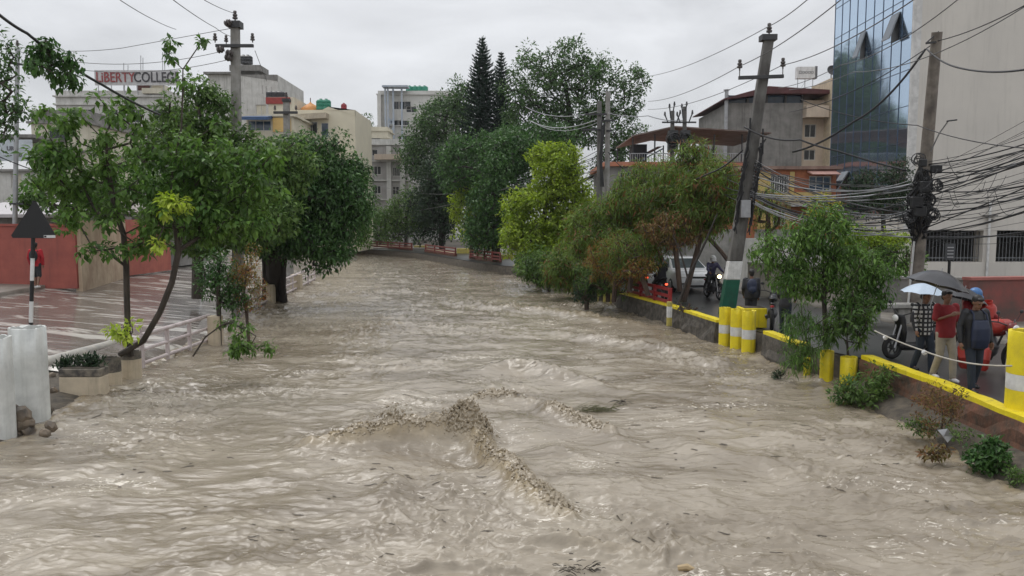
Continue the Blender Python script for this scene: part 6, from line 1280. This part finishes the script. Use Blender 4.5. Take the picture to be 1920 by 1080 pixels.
m_bark = pm('bark_wet', (.075, .058, .045), .8, col2=(.035, .028, .022), scale=6, bump=.8, stretch=(1, 1, .3)); m_barkd = pm('dark_bark', (.03, .024, .02), .85, scale=6, bump=.6, stretch=(1, 1, .3)); m_barkr = pm('reddish_bark', (.10, .065, .045), .8, col2=(.05, .035, .028), scale=6, bump=.8, stretch=(1, 1, .3))
def tree(label, base, trunk, ells, n, cr, per, size, asp, lm, bark, rb, seed, group=None, name='tree', cat='tree', droop=.35, flat=.8, shell=.5, sep=.55, tubeclip=None, extra=None, rmin=.012, cname='crown'):
    rng = np.random.RandomState(seed); base = np.array(base, float); root = thing(name, label, cat, tuple(base), 0, group)
    cs, rs_ = fill(ells, n, rng, cr[0], cr[1], sep); m_ = skeleton(base, trunk, cs, rb, rng, rmin=rmin); m_.build('trunk', bark, root, smooth=True, world=True)
    V, F = clump_leaves(cs, rs_, per, size, asp, rng, droop, shell, flat)
    if extra is not None: V = np.concatenate([V, extra[0]]); F = np.concatenate([F, extra[1] + len(V) - len(extra[0])])
    np_mesh(cname, V, F, lm, root, origin=base); return root
def T(*pts): return [tuple(P(px, py, D)) for px, py, D in pts]
LM = dict(
 mango=leafm('leaf_fresh_green', (.05, .115, .026), (.14, .235, .055), .38, .32), bright=leafm('leaf_bright_green', (.15, .23, .03), (.32, .40, .06), .45, .4),
 dark=leafm('leaf_dark_green', (.030, .078, .022), (.085, .165, .048), .35, .28), deep=leafm('leaf_blue_dark_green', (.018, .040, .020), (.045, .072, .034), .5, .2, .35),
 grey=leafm('leaf_greyish_green', (.042, .088, .032), (.10, .17, .055), .5, .3), olive=leafm('leaf_olive', (.065, .12, .025), (.17, .24, .055), .5, .35, dead=((.20, .09, .04), .13)),
 rust=leafm('leaf_rusty', (.22, .15, .045), (.13, .16, .04), .55, .35, dead=((.26, .10, .04), .28)), lime=leafm('leaf_lime', (.30, .42, .05), (.5, .58, .12), .4, .45, .3),
 yellow=leafm('leaf_yellow', (.50, .43, .07), (.30, .33, .06), .45, .4), dry=leafm('leaf_dry_red', (.19, .08, .04), (.12, .10, .04), .7, .2, dead=((.15, .13, .04), .3)), conifer=leafm('needle_dark', (.014, .034, .022), (.032, .056, .035), .6, .15, .3), mid=leafm('leaf_mid_green', (.055, .11, .03), (.14, .22, .06), .4, .34))
Z0 = .0
# --- foreground forked tree on the left
b0 = P(246, 662, 17.4)
tree('forked tree with two thin curved trunks growing from the cream planter at left', tuple(b0),
  T((246, 668, 17.4), (240, 620, 17.4), (238, 560, 17.4), (237, 500, 17.3), (232, 440, 17.3), (215, 390, 17.2), (205, 330, 17.1), (200, 280, 17)),
  [E(185, 235, 85, 50, 17, 1.1), E(125, 320, 60, 55, 17.2, .6), E(250, 320, 90, 60, 17.3, .9), E(150, 400, 90, 22, 17.2, .35), E(75, 345, 30, 22, 17, .3), E(240, 200, 40, 24, 17, .5), E(75, 195, 35, 22, 16, .35), E(250, 400, 60, 40, 17.6, .5), E(100, 275, 45, 40, 17, .5), E(150, 330, 80, 60, 17.3, .9), E(110, 300, 40, 20, 16.6, .3), E(190, 435, 120, 46, 16.9, .32)],
  125, (.12, .26), 36, .155, .5, LM['mango'], m_bark, .068, 31, droop=.7, sep=.8, flat=.9)
b1_ = P(262, 655, 17.2)
tree('slender curving stem leaning right from the forked tree, heavy with leaves', tuple(b1_),
  T((225, 665, 17.3), (268, 640, 17.2), (300, 585, 17.1), (322, 530, 17.0), (335, 470, 17.0), (325, 400, 17), (322, 330, 17), (340, 240, 17), (342, 190, 17), (343, 130, 17)),
  [E(345, 380, 75, 60, 17, 1.1), E(420, 330, 70, 55, 17.5, 1), E(430, 420, 70, 45, 17.5, 1), E(350, 290, 55, 45, 17.2, .9), E(325, 82, 26, 30, 17, .22), E(362, 72, 20, 26, 17, .18), E(346, 150, 10, 26, 17, .1), E(490, 370, 45, 35, 18, .6), E(300, 460, 40, 25, 17, .25), E(545, 400, 36, 26, 18, .35), E(470, 300, 50, 40, 18, .6), E(420, 250, 40, 30, 18, .4)],
  150, (.12, .27), 38, .16, .5, LM['mango'], m_bark, .068, 32, droop=.7, sep=.8, flat=.9)
tree('cluster of lime green new leaves in the middle of the leaning stem', tuple(P(325, 420, 16.6)), T((325, 430, 16.6), (322, 400, 16.5), (320, 375, 16.5)), [E(322, 385, 24, 26, 16.4), E(300, 465, 22, 10, 16.4, .4)], 12, (.10, .17), 26, .14, .5, LM['lime'], m_bark, .02, 33, name='leaf_shoot', cat='branch', droop=.6)
tree('lime green sprout at the foot of the forked tree', tuple(P(238, 640, 17.0)), T((240, 650, 17), (236, 630, 16.9), (232, 612, 16.9)), [E(232, 622, 26, 20, 16.8)], 9, (.10, .16), 22, .14, .42, LM['lime'], m_bark, .015, 34, name='leaf_shoot', cat='plant', droop=.2)
tree('leafy vine cluster hanging on the thick cable at upper left', tuple(P(60, 70, 13.2)), T((52, 62, 13.2), (85, 95, 13.5), (118, 130, 13.8), (140, 160, 14)), [E(100, 108, 40, 32, 13.6), E(78, 72, 18, 16, 13.4, .5), E(118, 140, 22, 24, 13.8, .6)], 28, (.10, .17), 26, .12, .5, LM['dark'], m_bark, .014, 35, name='vine', cat='vine', droop=.9)
tree('pale leafy tree edge filling the left edge of the photo', tuple(P(-40, 480, 24)), T((-40, 568, 24), (-35, 400, 24), (-25, 300, 24), (-20, 200, 24)), [E(-5, 130, 35, 75, 24, 1), E(5, 210, 40, 30, 24, .8), E(-30, 200, 60, 130, 24, .8)], 70, (.2, .4), 32, .15, .5, LM['grey'], m_bark, .09, 36)
# dense shrub mass behind the forked tree
tree('broad green tree filling the gap behind the forked tree', tuple(P(370, 520, 30)), T((370, 560, 30), (372, 460, 30), (375, 380, 30), (378, 300, 30), (380, 230, 30)), [E(370, 215, 62, 58, 30, 1), E(395, 320, 85, 70, 30, 1.1), E(330, 300, 70, 80, 31, .8), E(440, 400, 80, 70, 29, .9), E(370, 420, 90, 60, 29, .8), E(450, 300, 50, 60, 29, .8), E(540, 300, 60, 36, 29, .6), E(500, 400, 60, 40, 28, .5), E(575, 330, 40, 26, 29, .3)], 310, (.35, .65), 90, .19, .5, LM['mid'], m_bark, .22, 37, droop=.5)  # clumps reaching over the dark tree: its lit top leaves, painted in lighter green
tree('low leafy tree in front of the cream building at left', tuple(P(120, 420, 34)), T((120, 523, 34), (120, 380, 34), (125, 340, 34)), [E(110, 365, 75, 40, 34, 1), E(190, 370, 60, 40, 34, 1), E(60, 375, 30, 22, 34, .5), E(240, 330, 60, 60, 34, .6)], 95, (.3, .6), 60, .2, .5, LM['mango'], m_bark, .16, 38, droop=.5)
# --- big dark tree on the left bank
bigdark = tree('large dense dark green tree overhanging the left side of the river', tuple(P(514, 566, 35)), T((514, 568, 35), (514, 530, 34.5), (512, 470, 33), (515, 420, 33), (530, 360, 33), (550, 300, 33)),
  [E(560, 340, 100, 78, 33, 1.4), E(530, 430, 80, 52, 33, 1), E(635, 390, 55, 90, 33, 1), E(600, 455, 60, 42, 32, .9), E(480, 350, 65, 70, 33, .9), E(655, 350, 40, 70, 34, .7), E(570, 290, 90, 40, 33, .8), E(600, 480, 50, 22, 32, .4), E(460, 440, 40, 50, 32, .5)], 430, (.4, .75), 95, .19, .42, LM['dark'], m_barkd, .34, 41, droop=.7, sep=.5)
for i, (px, dx) in enumerate(((498, -3), (530, 4))): 
    MB().tube(T((px+dx*.5, 568, 34.6), (px, 540, 34.4), (px+dx*.3, 500, 34), (px+dx*2, 455, 33.2)), [.19, .15, .13, .1], 8).build('side_trunk', m_barkd, bigdark, smooth=True, world=True)
tree('light green creeper edging the right side of the large dark tree', tuple(P(680, 460, 36)), T((640, 410, 34), (672, 420, 35), (684, 390, 36)), [E(682, 415, 14, 48, 36), E(672, 445, 18, 18, 36, .6)], 30, (.22, .4), 50, .14, .5, LM['mango'], m_bark, .05, 42, name='creeper', cat='plant')
tree('rusty yellow flowering bush beside the flooded rail', tuple(P(465, 590, 23)), T((467, 646, 23), (462, 580, 23), (458, 550, 23), (462, 510, 23)), [E(462, 535, 32, 50, 23), E(445, 510, 28, 30, 23, .5), E(472, 480, 22, 22, 23, .4)], 60, (.12, .25), 44, .075, .4, LM['rust'], m_barkr, .05, 43, name='bush', cat='bush', droop=.1)
tree('dark shrub with several thin stems at the end of the pinkish rail', tuple(P(412, 585, 22.6)), T((412, 650, 22.6), (410, 560, 22.6), (408, 525, 22.6), (415, 480, 22.6)), [E(415, 530, 34, 45, 22.6), E(395, 500, 25, 30, 22.6, .6), E(440, 560, 24, 28, 22.8, .7)], 62, (.15, .3), 44, .11, .42, LM['dark'], m_bark, .07, 44, name='shrub', cat='shrub')
tag(MB().tube(T((362, 668, 17.6), (385, 632, 17.5), (415, 610, 17.2), (440, 600, 17)), [.022, .02, .016, .01], 6).build('branch', m_bark, smooth=True), 'bare bent stick slanting out of the flood below the rail', 'branch')
tree('half drowned leafy branch in the flood below the rusty bush', tuple(P(440, 640, 17.5)), T((412, 612, 17.4), (432, 606, 17.3), (455, 615, 17.2), (480, 630, 17.2)), [E(455, 640, 28, 24, 17.2), E(500, 655, 16, 14, 17.2, .6), E(440, 605, 35, 8, 17.4, .35), E(525, 600, 10, 8, 17.4, .1)], 24, (.09, .16), 22, .14, .4, LM['mango'], m_bark, .018, 45, name='branch', cat='branch', droop=.9)
# dead leaves in box planter
tree('dark ragged plant with upright spikes in the wide cream planter', tuple(P(148, 690, 15.9)), T((148, 692, 15.9), (150, 685, 15.9), (152, 678, 15.9)), [E(148, 682, 40, 16, 15.9), E(165, 672, 30, 12, 15.9, .5)], 22, (.08, .15), 34, .11, .35, LM['deep'], m_bark, .015, 46, name='plant', cat='plant', droop=-.7)
# --- centre trees (right bank, far)
tree('bright yellow-green rounded tree on the right bank', tuple(P(1010, 535, 44)), T((1010, 545, 44), (1012, 490, 44), (1015, 430, 44), (1030, 360, 44), (1040, 310, 44)), [E(1045, 330, 60, 58, 44, 1.2), E(1010, 405, 64, 62, 44, 1.2), E(1000, 455, 52, 40, 43, 1), E(1075, 390, 45, 60, 44, .9), E(1010, 495, 45, 26, 43, .6), E(970, 430, 28, 70, 43, .7), E(1040, 290, 40, 26, 44, .6), E(1060, 460, 50, 60, 43, .8)], 330, (.35, .62), 90, .20, .5, LM['bright'], m_bark, .2, 51, sep=.55)
tree('small yellow-green tree in the middle of the dark trees', tuple(P(885, 478, 62)), T((885, 485, 62), (883, 440, 62), (880, 400, 62)), [E(880, 395, 34, 50, 62, 1), E(900, 430, 26, 36, 62, .7)], 90, (.4, .8), 60, .26, .5, LM['bright'], m_bark, .14, 52)
tree('soft green tree at the far river bend', tuple(P(760, 470, 84)), T((760, 472, 84), (762, 440, 84), (762, 400, 84)), [E(762, 400, 46, 46, 84, 1), E(735, 430, 26, 24, 84, .5)], 90, (.6, 1.1), 60, .3, .5, LM['mid'], m_bark, .2, 53)
tree('pale green shrub left of the soft green tree at the bend', tuple(P(712, 460, 100)), T((712, 470, 100), (714, 440, 100), (714, 420, 100)), [E(712, 425, 18, 36, 100, 1)], 40, (.6, 1.0), 50, .3, .5, LM['mid'], m_bark, .15, 54)
tree('dark rounded tree behind the soft green tree', tuple(P(828, 462, 76)), T((828, 474, 76), (828, 430, 76), (826, 380, 76), (824, 330, 76)), [E(825, 370, 44, 78, 76, 1.2), E(850, 330, 50, 60, 78, .9), E(790, 400, 30, 50, 78, .5)], 240, (.6, 1.1), 75, .28, .5, LM['deep'], m_barkd, .28, 55)
tree('dark tree behind the small yellow-green tree', tuple(P(930, 480, 56)), T((930, 490, 56), (930, 440, 56), (928, 380, 56), (925, 320, 56)), [E(930, 370, 46, 90, 56, 1.2), E(960, 290, 70, 45, 58, .9), E(905, 440, 40, 26, 56, .5), E(890, 310, 70, 60, 60, .9), E(985, 330, 30, 60, 58, .6), E(920, 430, 50, 45, 56, .8), E(1000, 265, 90, 36, 62, .7)], 420, (.5, .9), 80, .24, .45, LM['dark'], m_barkd, .3, 56)
tree('tall spreading tree with the highest airy crown behind the conifers', tuple(P(1080, 430, 85)), T((1080, 468, 85), (1078, 350, 85), (1074, 280, 85), (1068, 210, 85), (1060, 160, 85)),
  [E(1085, 125, 60, 55, 85, 1), E(1000, 150, 58, 60, 85, .9), E(1155, 160, 55, 55, 85, .9), E(1060, 230, 110, 55, 85, 1), E(1160, 240, 50, 60, 85, .8), E(985, 250, 70, 70, 85, .9), E(1190, 170, 32, 35, 85, .4), E(1150, 310, 50, 40, 85, .6), E(1100, 190, 90, 80, 85, 1), E(1010, 200, 60, 70, 85, .8)], 400, (.55, 1.05), 62, .34, .5, LM['grey'], m_barkd, .42, 57, sep=.75, droop=.1)
tree('broad grey-green tree left of the conifers before the white block', tuple(P(830, 440, 104)), T((830, 459, 104), (832, 350, 104), (832, 280, 104), (836, 220, 104)), [E(835, 235, 60, 55, 104, 1), E(870, 190, 34, 40, 104, .6), E(800, 290, 50, 55, 104, .8), E(860, 310, 50, 60, 104, .8), E(860, 165, 24, 26, 104, .3), E(780, 300, 34, 34, 104, .5)], 320, (.8, 1.5), 50, .4, .5, LM['grey'], m_barkd, .4, 58, sep=.6)
tree('distant green tree between the beige wall and the white block', tuple(P(680, 300, 140)), T((680, 448, 140), (680, 270, 140), (682, 240, 140)), [E(680, 255, 16, 30, 140), E(686, 225, 8, 12, 140, .3)], 34, (.8, 1.5), 40, .5, .5, LM['grey'], m_barkd, .25, 59)
# conifers: whorled branches with upswept needle fronds
def conifer(label, px, ytop, ybot, D, wpx, seed):
    rng = np.random.RandomState(seed); top = P(px, ytop, D); bot = P(px, ybot, D); Hh_ = top.z; base = (bot.x, D, 0.0); root = thing('conifer', label, 'tree', base)
    zb = bot.z; tr = MB().tube([(base[0], D, 0), (base[0], D, zb), (top.x, D, Hh_-.3)], [.32, .28, .03], 8); Vs = []; Fs = []; k = 0; z = zb; lv = 0
    P0 = []; D0 = []; L0 = []
    while z < Hh_-.25:
        f = (Hh_-z)/(Hh_-zb); R_ = wpx/2/FPX*D*(f**.78)*(1 if f < .6 else 1.0); nb_ = 7 if f > .15 else 5
        for j in range(nb_):
            a = 2*math.pi*j/nb_ + rng.rand()*.5 + lv; ln = R_*rng.uniform(.8, 1.12); px_, py_ = math.cos(a), math.sin(a); up_ = .22 + .35*(1-f)
            pts = [(base[0] + px_*ln*t_, D + py_*ln*t_, z + ln*(up_*t_*t_ - .10*t_)) for t_ in (0, .35, .7, 1)]
            if ln > .4: tr.tube(pts, [.04, .03, .02, .01], 4)
            m_ = max(4, int(ln*11))
            for q in range(m_):
                t_ = (q+.6)/m_
                for sd_ in (-1, 1, 0):
                    P0.append((base[0] + px_*ln*t_, D + py_*ln*t_, z + ln*(up_*t_*t_ - .10*t_))); dd = np.array([px_*.55 - py_*sd_*.8, py_*.55 + px_*sd_*.8, .55 + rng.rand()*.4]) + rng.normal(size=3)*.15; D0.append(dd); L0.append((.34 + .35*(1-t_)*min(1, ln*.5))*rng.uniform(.7, 1.3))
        z += .34 + .30*f; lv += .7
    for q in range(14): P0.append((top.x, D, Hh_-.9+q*.06)); a = q*2.4; D0.append(np.array([math.cos(a)*.5, math.sin(a)*.5, 1.])); L0.append(.3)
    P0 = np.array(P0); D0 = unit(np.array(D0)); V, F = leaves(P0, D0, unit(np.random.RandomState(1).normal(size=P0.shape)), np.array(L0), .26)
    tr.build('trunk', m_barkd, root, smooth=True, world=True); np_mesh('crown', V, F, LM['conifer'], root, origin=base); return root
conifer('tallest pointed dark conifer rising left of the airy tree', 905, 68, 350, 92, 130, 1)
conifer('second shorter dark conifer just right of the tallest one', 940, 98, 330, 95, 96, 2)
# --- olive bushes on right bank
def olive(label, px, py, rx, ry, D, n, seed, base, lm='olive', per=70, size=.25, asp=.16, cr=(.25, .55)):
    return tree(label, tuple(P(*base, D)), T((base[0], base[1]+6, D), ((base[0]*2+px)/3, (base[1]*2+py)/3, D), ((base[0]+px*2)/3, (base[1]+py*2)/3, D), (px, py, D)), [E(px, py, rx, ry, D)], n, cr, per, size, asp, LM[lm], m_barkr, .10, seed, name='bush', cat='bush', droop=.6, shell=.3)
olive('olive bush overhanging the water right of the bright green tree', 1145, 440, 92, 72, 33, 190, 61, (1130, 545))
olive('tall feathery olive bush before the tin canopy', 1240, 380, 95, 84, 32, 230, 62, (1192, 540))
lean = olive('feathery olive bush right against the leaning pole', 1335, 365, 62, 72, 29, 140, 63, (1279, 574), size=.23)
olive('wispy top shoots of the olive bushes before the canopy roof', 1305, 290, 44, 30, 30, 34, 64, (1290, 430), per=40)
olive('low olive bush trailing into the river near the faded posts', 1085, 500, 66, 48, 36, 120, 65, (1090, 550))
olive('rusty brown bush hanging over the faded yellow posts', 1160, 490, 66, 52, 30, 90, 66, (1150, 560), lm='rust', asp=.3, size=.10, cr=(.18, .35))
olive('dark thin bush touching the water left of the faded yellow cylinders', 1098, 545, 26, 28, 31, 26, 67, (1100, 575), lm='deep', asp=.3, size=.10, cr=(.12, .22))
olive('olive bush sagging over the red metal rail', 1190, 468, 62, 42, 29, 80, 68, (1180, 540), size=.16)
olive('leafy olive shoots right of the leaning pole', 1440, 395, 38, 45, 27, 38, 69, (1440, 520), size=.15, per=55)
MB().tube(T((1272, 572, 25.5), (1290, 520, 25.6), (1322, 455, 25.8), (1345, 400, 26)), [.055, .05, .04, .02], 7).build('leaning_trunk', m_barkd, lean, smooth=True, world=True)
MB().tube(T((1290, 522, 25.6), (1278, 480, 25.8), (1262, 440, 26)), [.035, .028, .015], 6).build('leaning_trunk', m_barkd, lean, smooth=True, world=True)
olive('small bare twiggy plant at the foot of the leaning trunk', 1290, 575, 24, 14, 25.5, 12, 70, (1285, 590), lm='deep', size=.1, per=12, cr=(.1, .2))
# yellow croton and dark tree near tower
tree('yellow leaved creeper on the corner of the orange house', tuple(P(1545, 440, 40)), T((1545, 526, 40), (1545, 410, 40), (1546, 380, 40)), [E(1546, 400, 22, 36, 40), E(1580, 420, 26, 14, 38, .4)], 44, (.2, .36), 40, .17, .45, LM['yellow'], m_bark, .05, 71, name='creeper', cat='plant')
tree('dark small-leaved tree in front of the glass tower base', tuple(P(1655, 470, 29)), T((1657, 562, 29), (1657, 440, 29), (1656, 400, 29), (1655, 350, 29)), [E(1655, 350, 60, 36, 29, 1), E(1625, 380, 48, 26, 29, .7), E(1700, 375, 34, 36, 29, .7), E(1670, 310, 40, 18, 29, .3)], 105, (.25, .45), 60, .12, .42, LM['deep'], m_bark, .09, 72)
tree('yellow-green hedge plants below the dark small-leaved tree', tuple(P(1650, 480, 27)), T((1650, 578, 27), (1650, 460, 27), (1650, 445, 27)), [E(1640, 450, 70, 22, 27, 1), E(1600, 430, 26, 14, 27, .4)], 60, (.15, .32), 44, .12, .45, LM['bright'], m_bark, .05, 73, name='hedge', cat='hedge')
tree('low dark green hedge beside the mossy wall', tuple(P(1700, 500, 26.5)), T((1700, 580, 26.5), (1700, 490, 26.5), (1700, 475, 26.5)), [E(1680, 485, 60, 26, 26.5, 1)], 40, (.15, .3), 44, .11, .45, LM['mid'], m_bark, .05, 74, name='hedge', cat='hedge')
# --- young tree at yellow planters
yt = P(1550, 665, 17.8)
tree('young tree with drooping leaves growing from the yellow planter', tuple(yt), T((1550, 672, 17.8), (1548, 620, 17.8), (1545, 560, 17.8), (1545, 500, 17.8), (1540, 450, 17.8)),
  [E(1475, 470, 70, 36, 17.8, 1), E(1540, 440, 60, 42, 17.8, 1), E(1600, 500, 62, 44, 17.8, 1), E(1510, 520, 70, 36, 17.8, .9), E(1630, 560, 40, 36, 17.8, .6), E(1545, 400, 32, 22, 17.8, .4), E(1660, 500, 28, 24, 17.8, .3), E(1590, 590, 40, 40, 17.6, .45)],
  250, (.14, .28), 46, .125, .32, LM['mango'], m_bark, .06, 81, droop=.9, sep=.75, flat=.95)
tree('trailing feathery growth hanging from the young tree to the water', tuple(P(1500, 690, 17.3)), T((1520, 665, 17.4), (1510, 630, 17.4), (1505, 600, 17.3)), [E(1500, 635, 34, 70, 17.2, 1), E(1540, 610, 26, 40, 17.2, .5)], 62, (.12, .24), 44, .14, .12, LM['mango'], m_bark, .02, 82, name='bush', cat='bush', droop=1.3, shell=.2)
tree('broad-leaved plant in the yellow planter with red soil', tuple(P(1591, 672, 17.2)), T((1591, 676, 17.2), (1588, 640, 17.2), (1590, 600, 17.2)), [E(1590, 610, 42, 48, 17.2, 1), E(1620, 560, 28, 22, 17.2, .4)], 36, (.12, .22), 24, .16, .28, LM['mid'], m_bark, .03, 83, name='plant', cat='plant', droop=.5)
tree('green bush growing out of the wall foot below the young tree', tuple(P(1615, 755, 15.2)), T((1620, 765, 15.2), (1618, 745, 15.2), (1615, 730, 15.2)), [E(1610, 730, 52, 34, 15.1, 1), E(1650, 705, 26, 20, 15.2, .4)], 52, (.10, .2), 36, .11, .3, LM['mid'], m_bark, .02, 84, name='bush', cat='bush', droop=.1)
tree('small dark weed at the water edge left of the young tree', tuple(P(1463, 706, 17.6)), T((1463, 714, 17.6), (1463, 706, 17.6), (1463, 700, 17.6)), [E(1463, 702, 13, 9, 17.6)], 9, (.06, .11), 26, .07, .3, LM['deep'], m_bark, .01, 85, name='weed', cat='weed', droop=0)
tree('dry reddish weeds on the wall below the bowed walker', tuple(P(1765, 800, 12.2)), T((1765, 815, 12.2), (1768, 780, 12.2), (1762, 745, 12.2)), [E(1755, 770, 42, 48, 12.2, 1), E(1790, 740, 25, 14, 12.2, .3)], 60, (.06, .14), 26, .055, .35, LM['dry'], m_barkr, .012, 86, name='weed', cat='weed', droop=-.1, rmin=.004)
tree('low green weeds along the stone ledge right of the dry weeds', tuple(P(1775, 830, 11.9)), T((1775, 838, 11.9), (1775, 825, 11.9), (1777, 815, 11.9)), [E(1730, 800, 40, 16, 12.4, .7), E(1800, 815, 34, 16, 11.8, .6)], 30, (.05, .11), 26, .06, .35, LM['mid'], m_bark, .01, 87, name='weed', cat='weed', droop=-.1, rmin=.004)
tree('dark green leafy bush at the lower right below the tall yellow cylinder', tuple(P(1855, 870, 10.9)), T((1855, 880, 10.9), (1855, 860, 10.9), (1852, 845, 10.9)), [E(1850, 850, 34, 28, 10.8, 1), E(1825, 865, 18, 12, 10.8, .3), E(1890, 880, 26, 18, 10.8, .5)], 40, (.08, .15), 30, .085, .5, LM['dark'], m_bark, .015, 88, name='bush', cat='bush', droop=.1, rmin=.005)
tree('small weeds in the corner below the tall yellow cylinder', tuple(P(1915, 900, 10.4)), T((1915, 915, 10.4), (1915, 900, 10.4), (1915, 890, 10.4)), [E(1912, 900, 22, 24, 10.3)], 20, (.05, .1), 26, .05, .4, LM['mid'], m_bark, .008, 89, name='weed', cat='weed', droop=-.1, rmin=.004)
# pieces of litter and drift on the bank
pc_ = P(1772, 812, 11.7); lt = thing('plastic_sheet', 'crumpled grey plastic scrap caught on the ledge weeds', 'litter', tuple(pc_)); mm_ = MB(); mm_.add([(-.12, 0, .05), (.02, -.03, .08), (.13, 0, -.05), (.0, -.08, -.13), (-.05, -.05, -.04)], [(0, 4, 1), (1, 4, 2), (2, 4, 3), (3, 4, 0)]); mm_.build('scrap', M['steel'], lt)
tree('heap of wet reddish drift leaves at the water edge on the right', tuple(P(1750, 850, 11.3)), T((1735, 860, 11.3), (1750, 845, 11.3), (1762, 835, 11.3)), [E(1752, 846, 26, 10, 11.2)], 10, (.05, .09), 20, .09, .4, LM['dry'], m_barkr, .012, 90, name='drift_leaves', cat='drift')
# floating debris
rr = random.Random(77)
def debris(label, spots, lm, n=18, ln=.12, seed=1):
    rng = np.random.RandomState(seed)
    for (px, py, w_) in spots:
        c = G(px, py, WZ+.05); z = WH(c.x, c.y)+.03; m_ = MB()
        for k in range(n):
            a = rng.normal(0, .5); p = Vector((c.x + rng.normal(0, w_), c.y + rng.normal(0, w_*.35), z + rng.uniform(-.02, .04))); d = Vector((math.cos(a), math.sin(a)*.6, rng.normal(0, .3)))*ln*rng.uniform(.4, 1.3)
            m_.tube([p, p + d*.5 + Vector((0, 0, .01)), p + d], [.0035, .005, .002], 4)
        tag(m_.build('floating_twigs', lm), label, 'debris')
m_tw = pm('wet_twig_dark', (.04, .03, .02), .6); m_gr = pm('green_reed', (.13, .14, .045), .6, col2=(.06, .05, .025), scale=20)
debris('greenish raft of twigs drifting right of the standing wave', [(1115, 766, .16)], m_gr, 110, .22, 3); debris('dark twig clump at the end of the greenish raft', [(1160, 757, .09)], m_tw, 30, .12, 4)
debris('broken twigs floating at the bottom centre of the photo', [(1080, 1066, .16)], m_tw, 40, .09, 6)
debris('dark twigs lying on the water below the cream planters', [(265, 745, .2)], m_tw, 14, .16, 7)
lg = G(1288, 1072, WZ); z_ = WH(lg.x, lg.y); tag(MB().tube([lg + Vector((-.09, .02, .03)), lg + Vector((0, 0, .05)), lg + Vector((.09, -.03, .02))], [.03, .04, .025], 8).build('floating_wood', pm('pale_wood', (.42, .31, .17), .6), smooth=True), 'short pale piece of wood floating at the bottom edge', 'debris')

olive('olive bush filling the gap between the bright green tree and the water', 1020, 500, 56, 34, 40, 70, 91, (1030, 540), lm='mid', asp=.4, size=.17)
olive('dark olive bush behind the rider in black', 1300, 415, 60, 30, 35, 55, 92, (1378, 500), lm='olive')
olive('feathery bush low in front of the far end of the stone wall', 1140, 520, 60, 34, 31, 60, 93, (1140, 560), lm='mid', asp=.25, size=.13, cr=(.2, .4))

olive('rusty dead patch in the middle of the olive bushes', 1262, 430, 60, 38, 28.6, 42, 94, (1275, 540), lm='dry', asp=.3, size=.14, cr=(.2, .38), per=60)
olive('brownish sprays at the foot of the tall feathery olive bush', 1195, 500, 32, 24, 28.4, 22, 95, (1215, 548), lm='rust', asp=.25, size=.14, cr=(.15, .3), per=50)

# ---------------------------------------------------------------- damp air
hz_ = MB(); hz_.bb(-940, 940, -80, 940, -3.4, 34); ho = hz_.build('haze', bpy.data.materials.new('damp_air')); ho['kind'] = 'stuff'
mh = ho.data.materials[0]; mh.use_nodes = True; t = mh.node_tree; t.nodes.clear(); o_ = N(t, 'ShaderNodeOutputMaterial'); v_ = N(t, 'ShaderNodeVolumePrincipled', Density=.0002); v_.inputs['Color'].default_value = (.93, .96, 1, 1); L(t, v_.outputs[0], o_.inputs['Volume'])
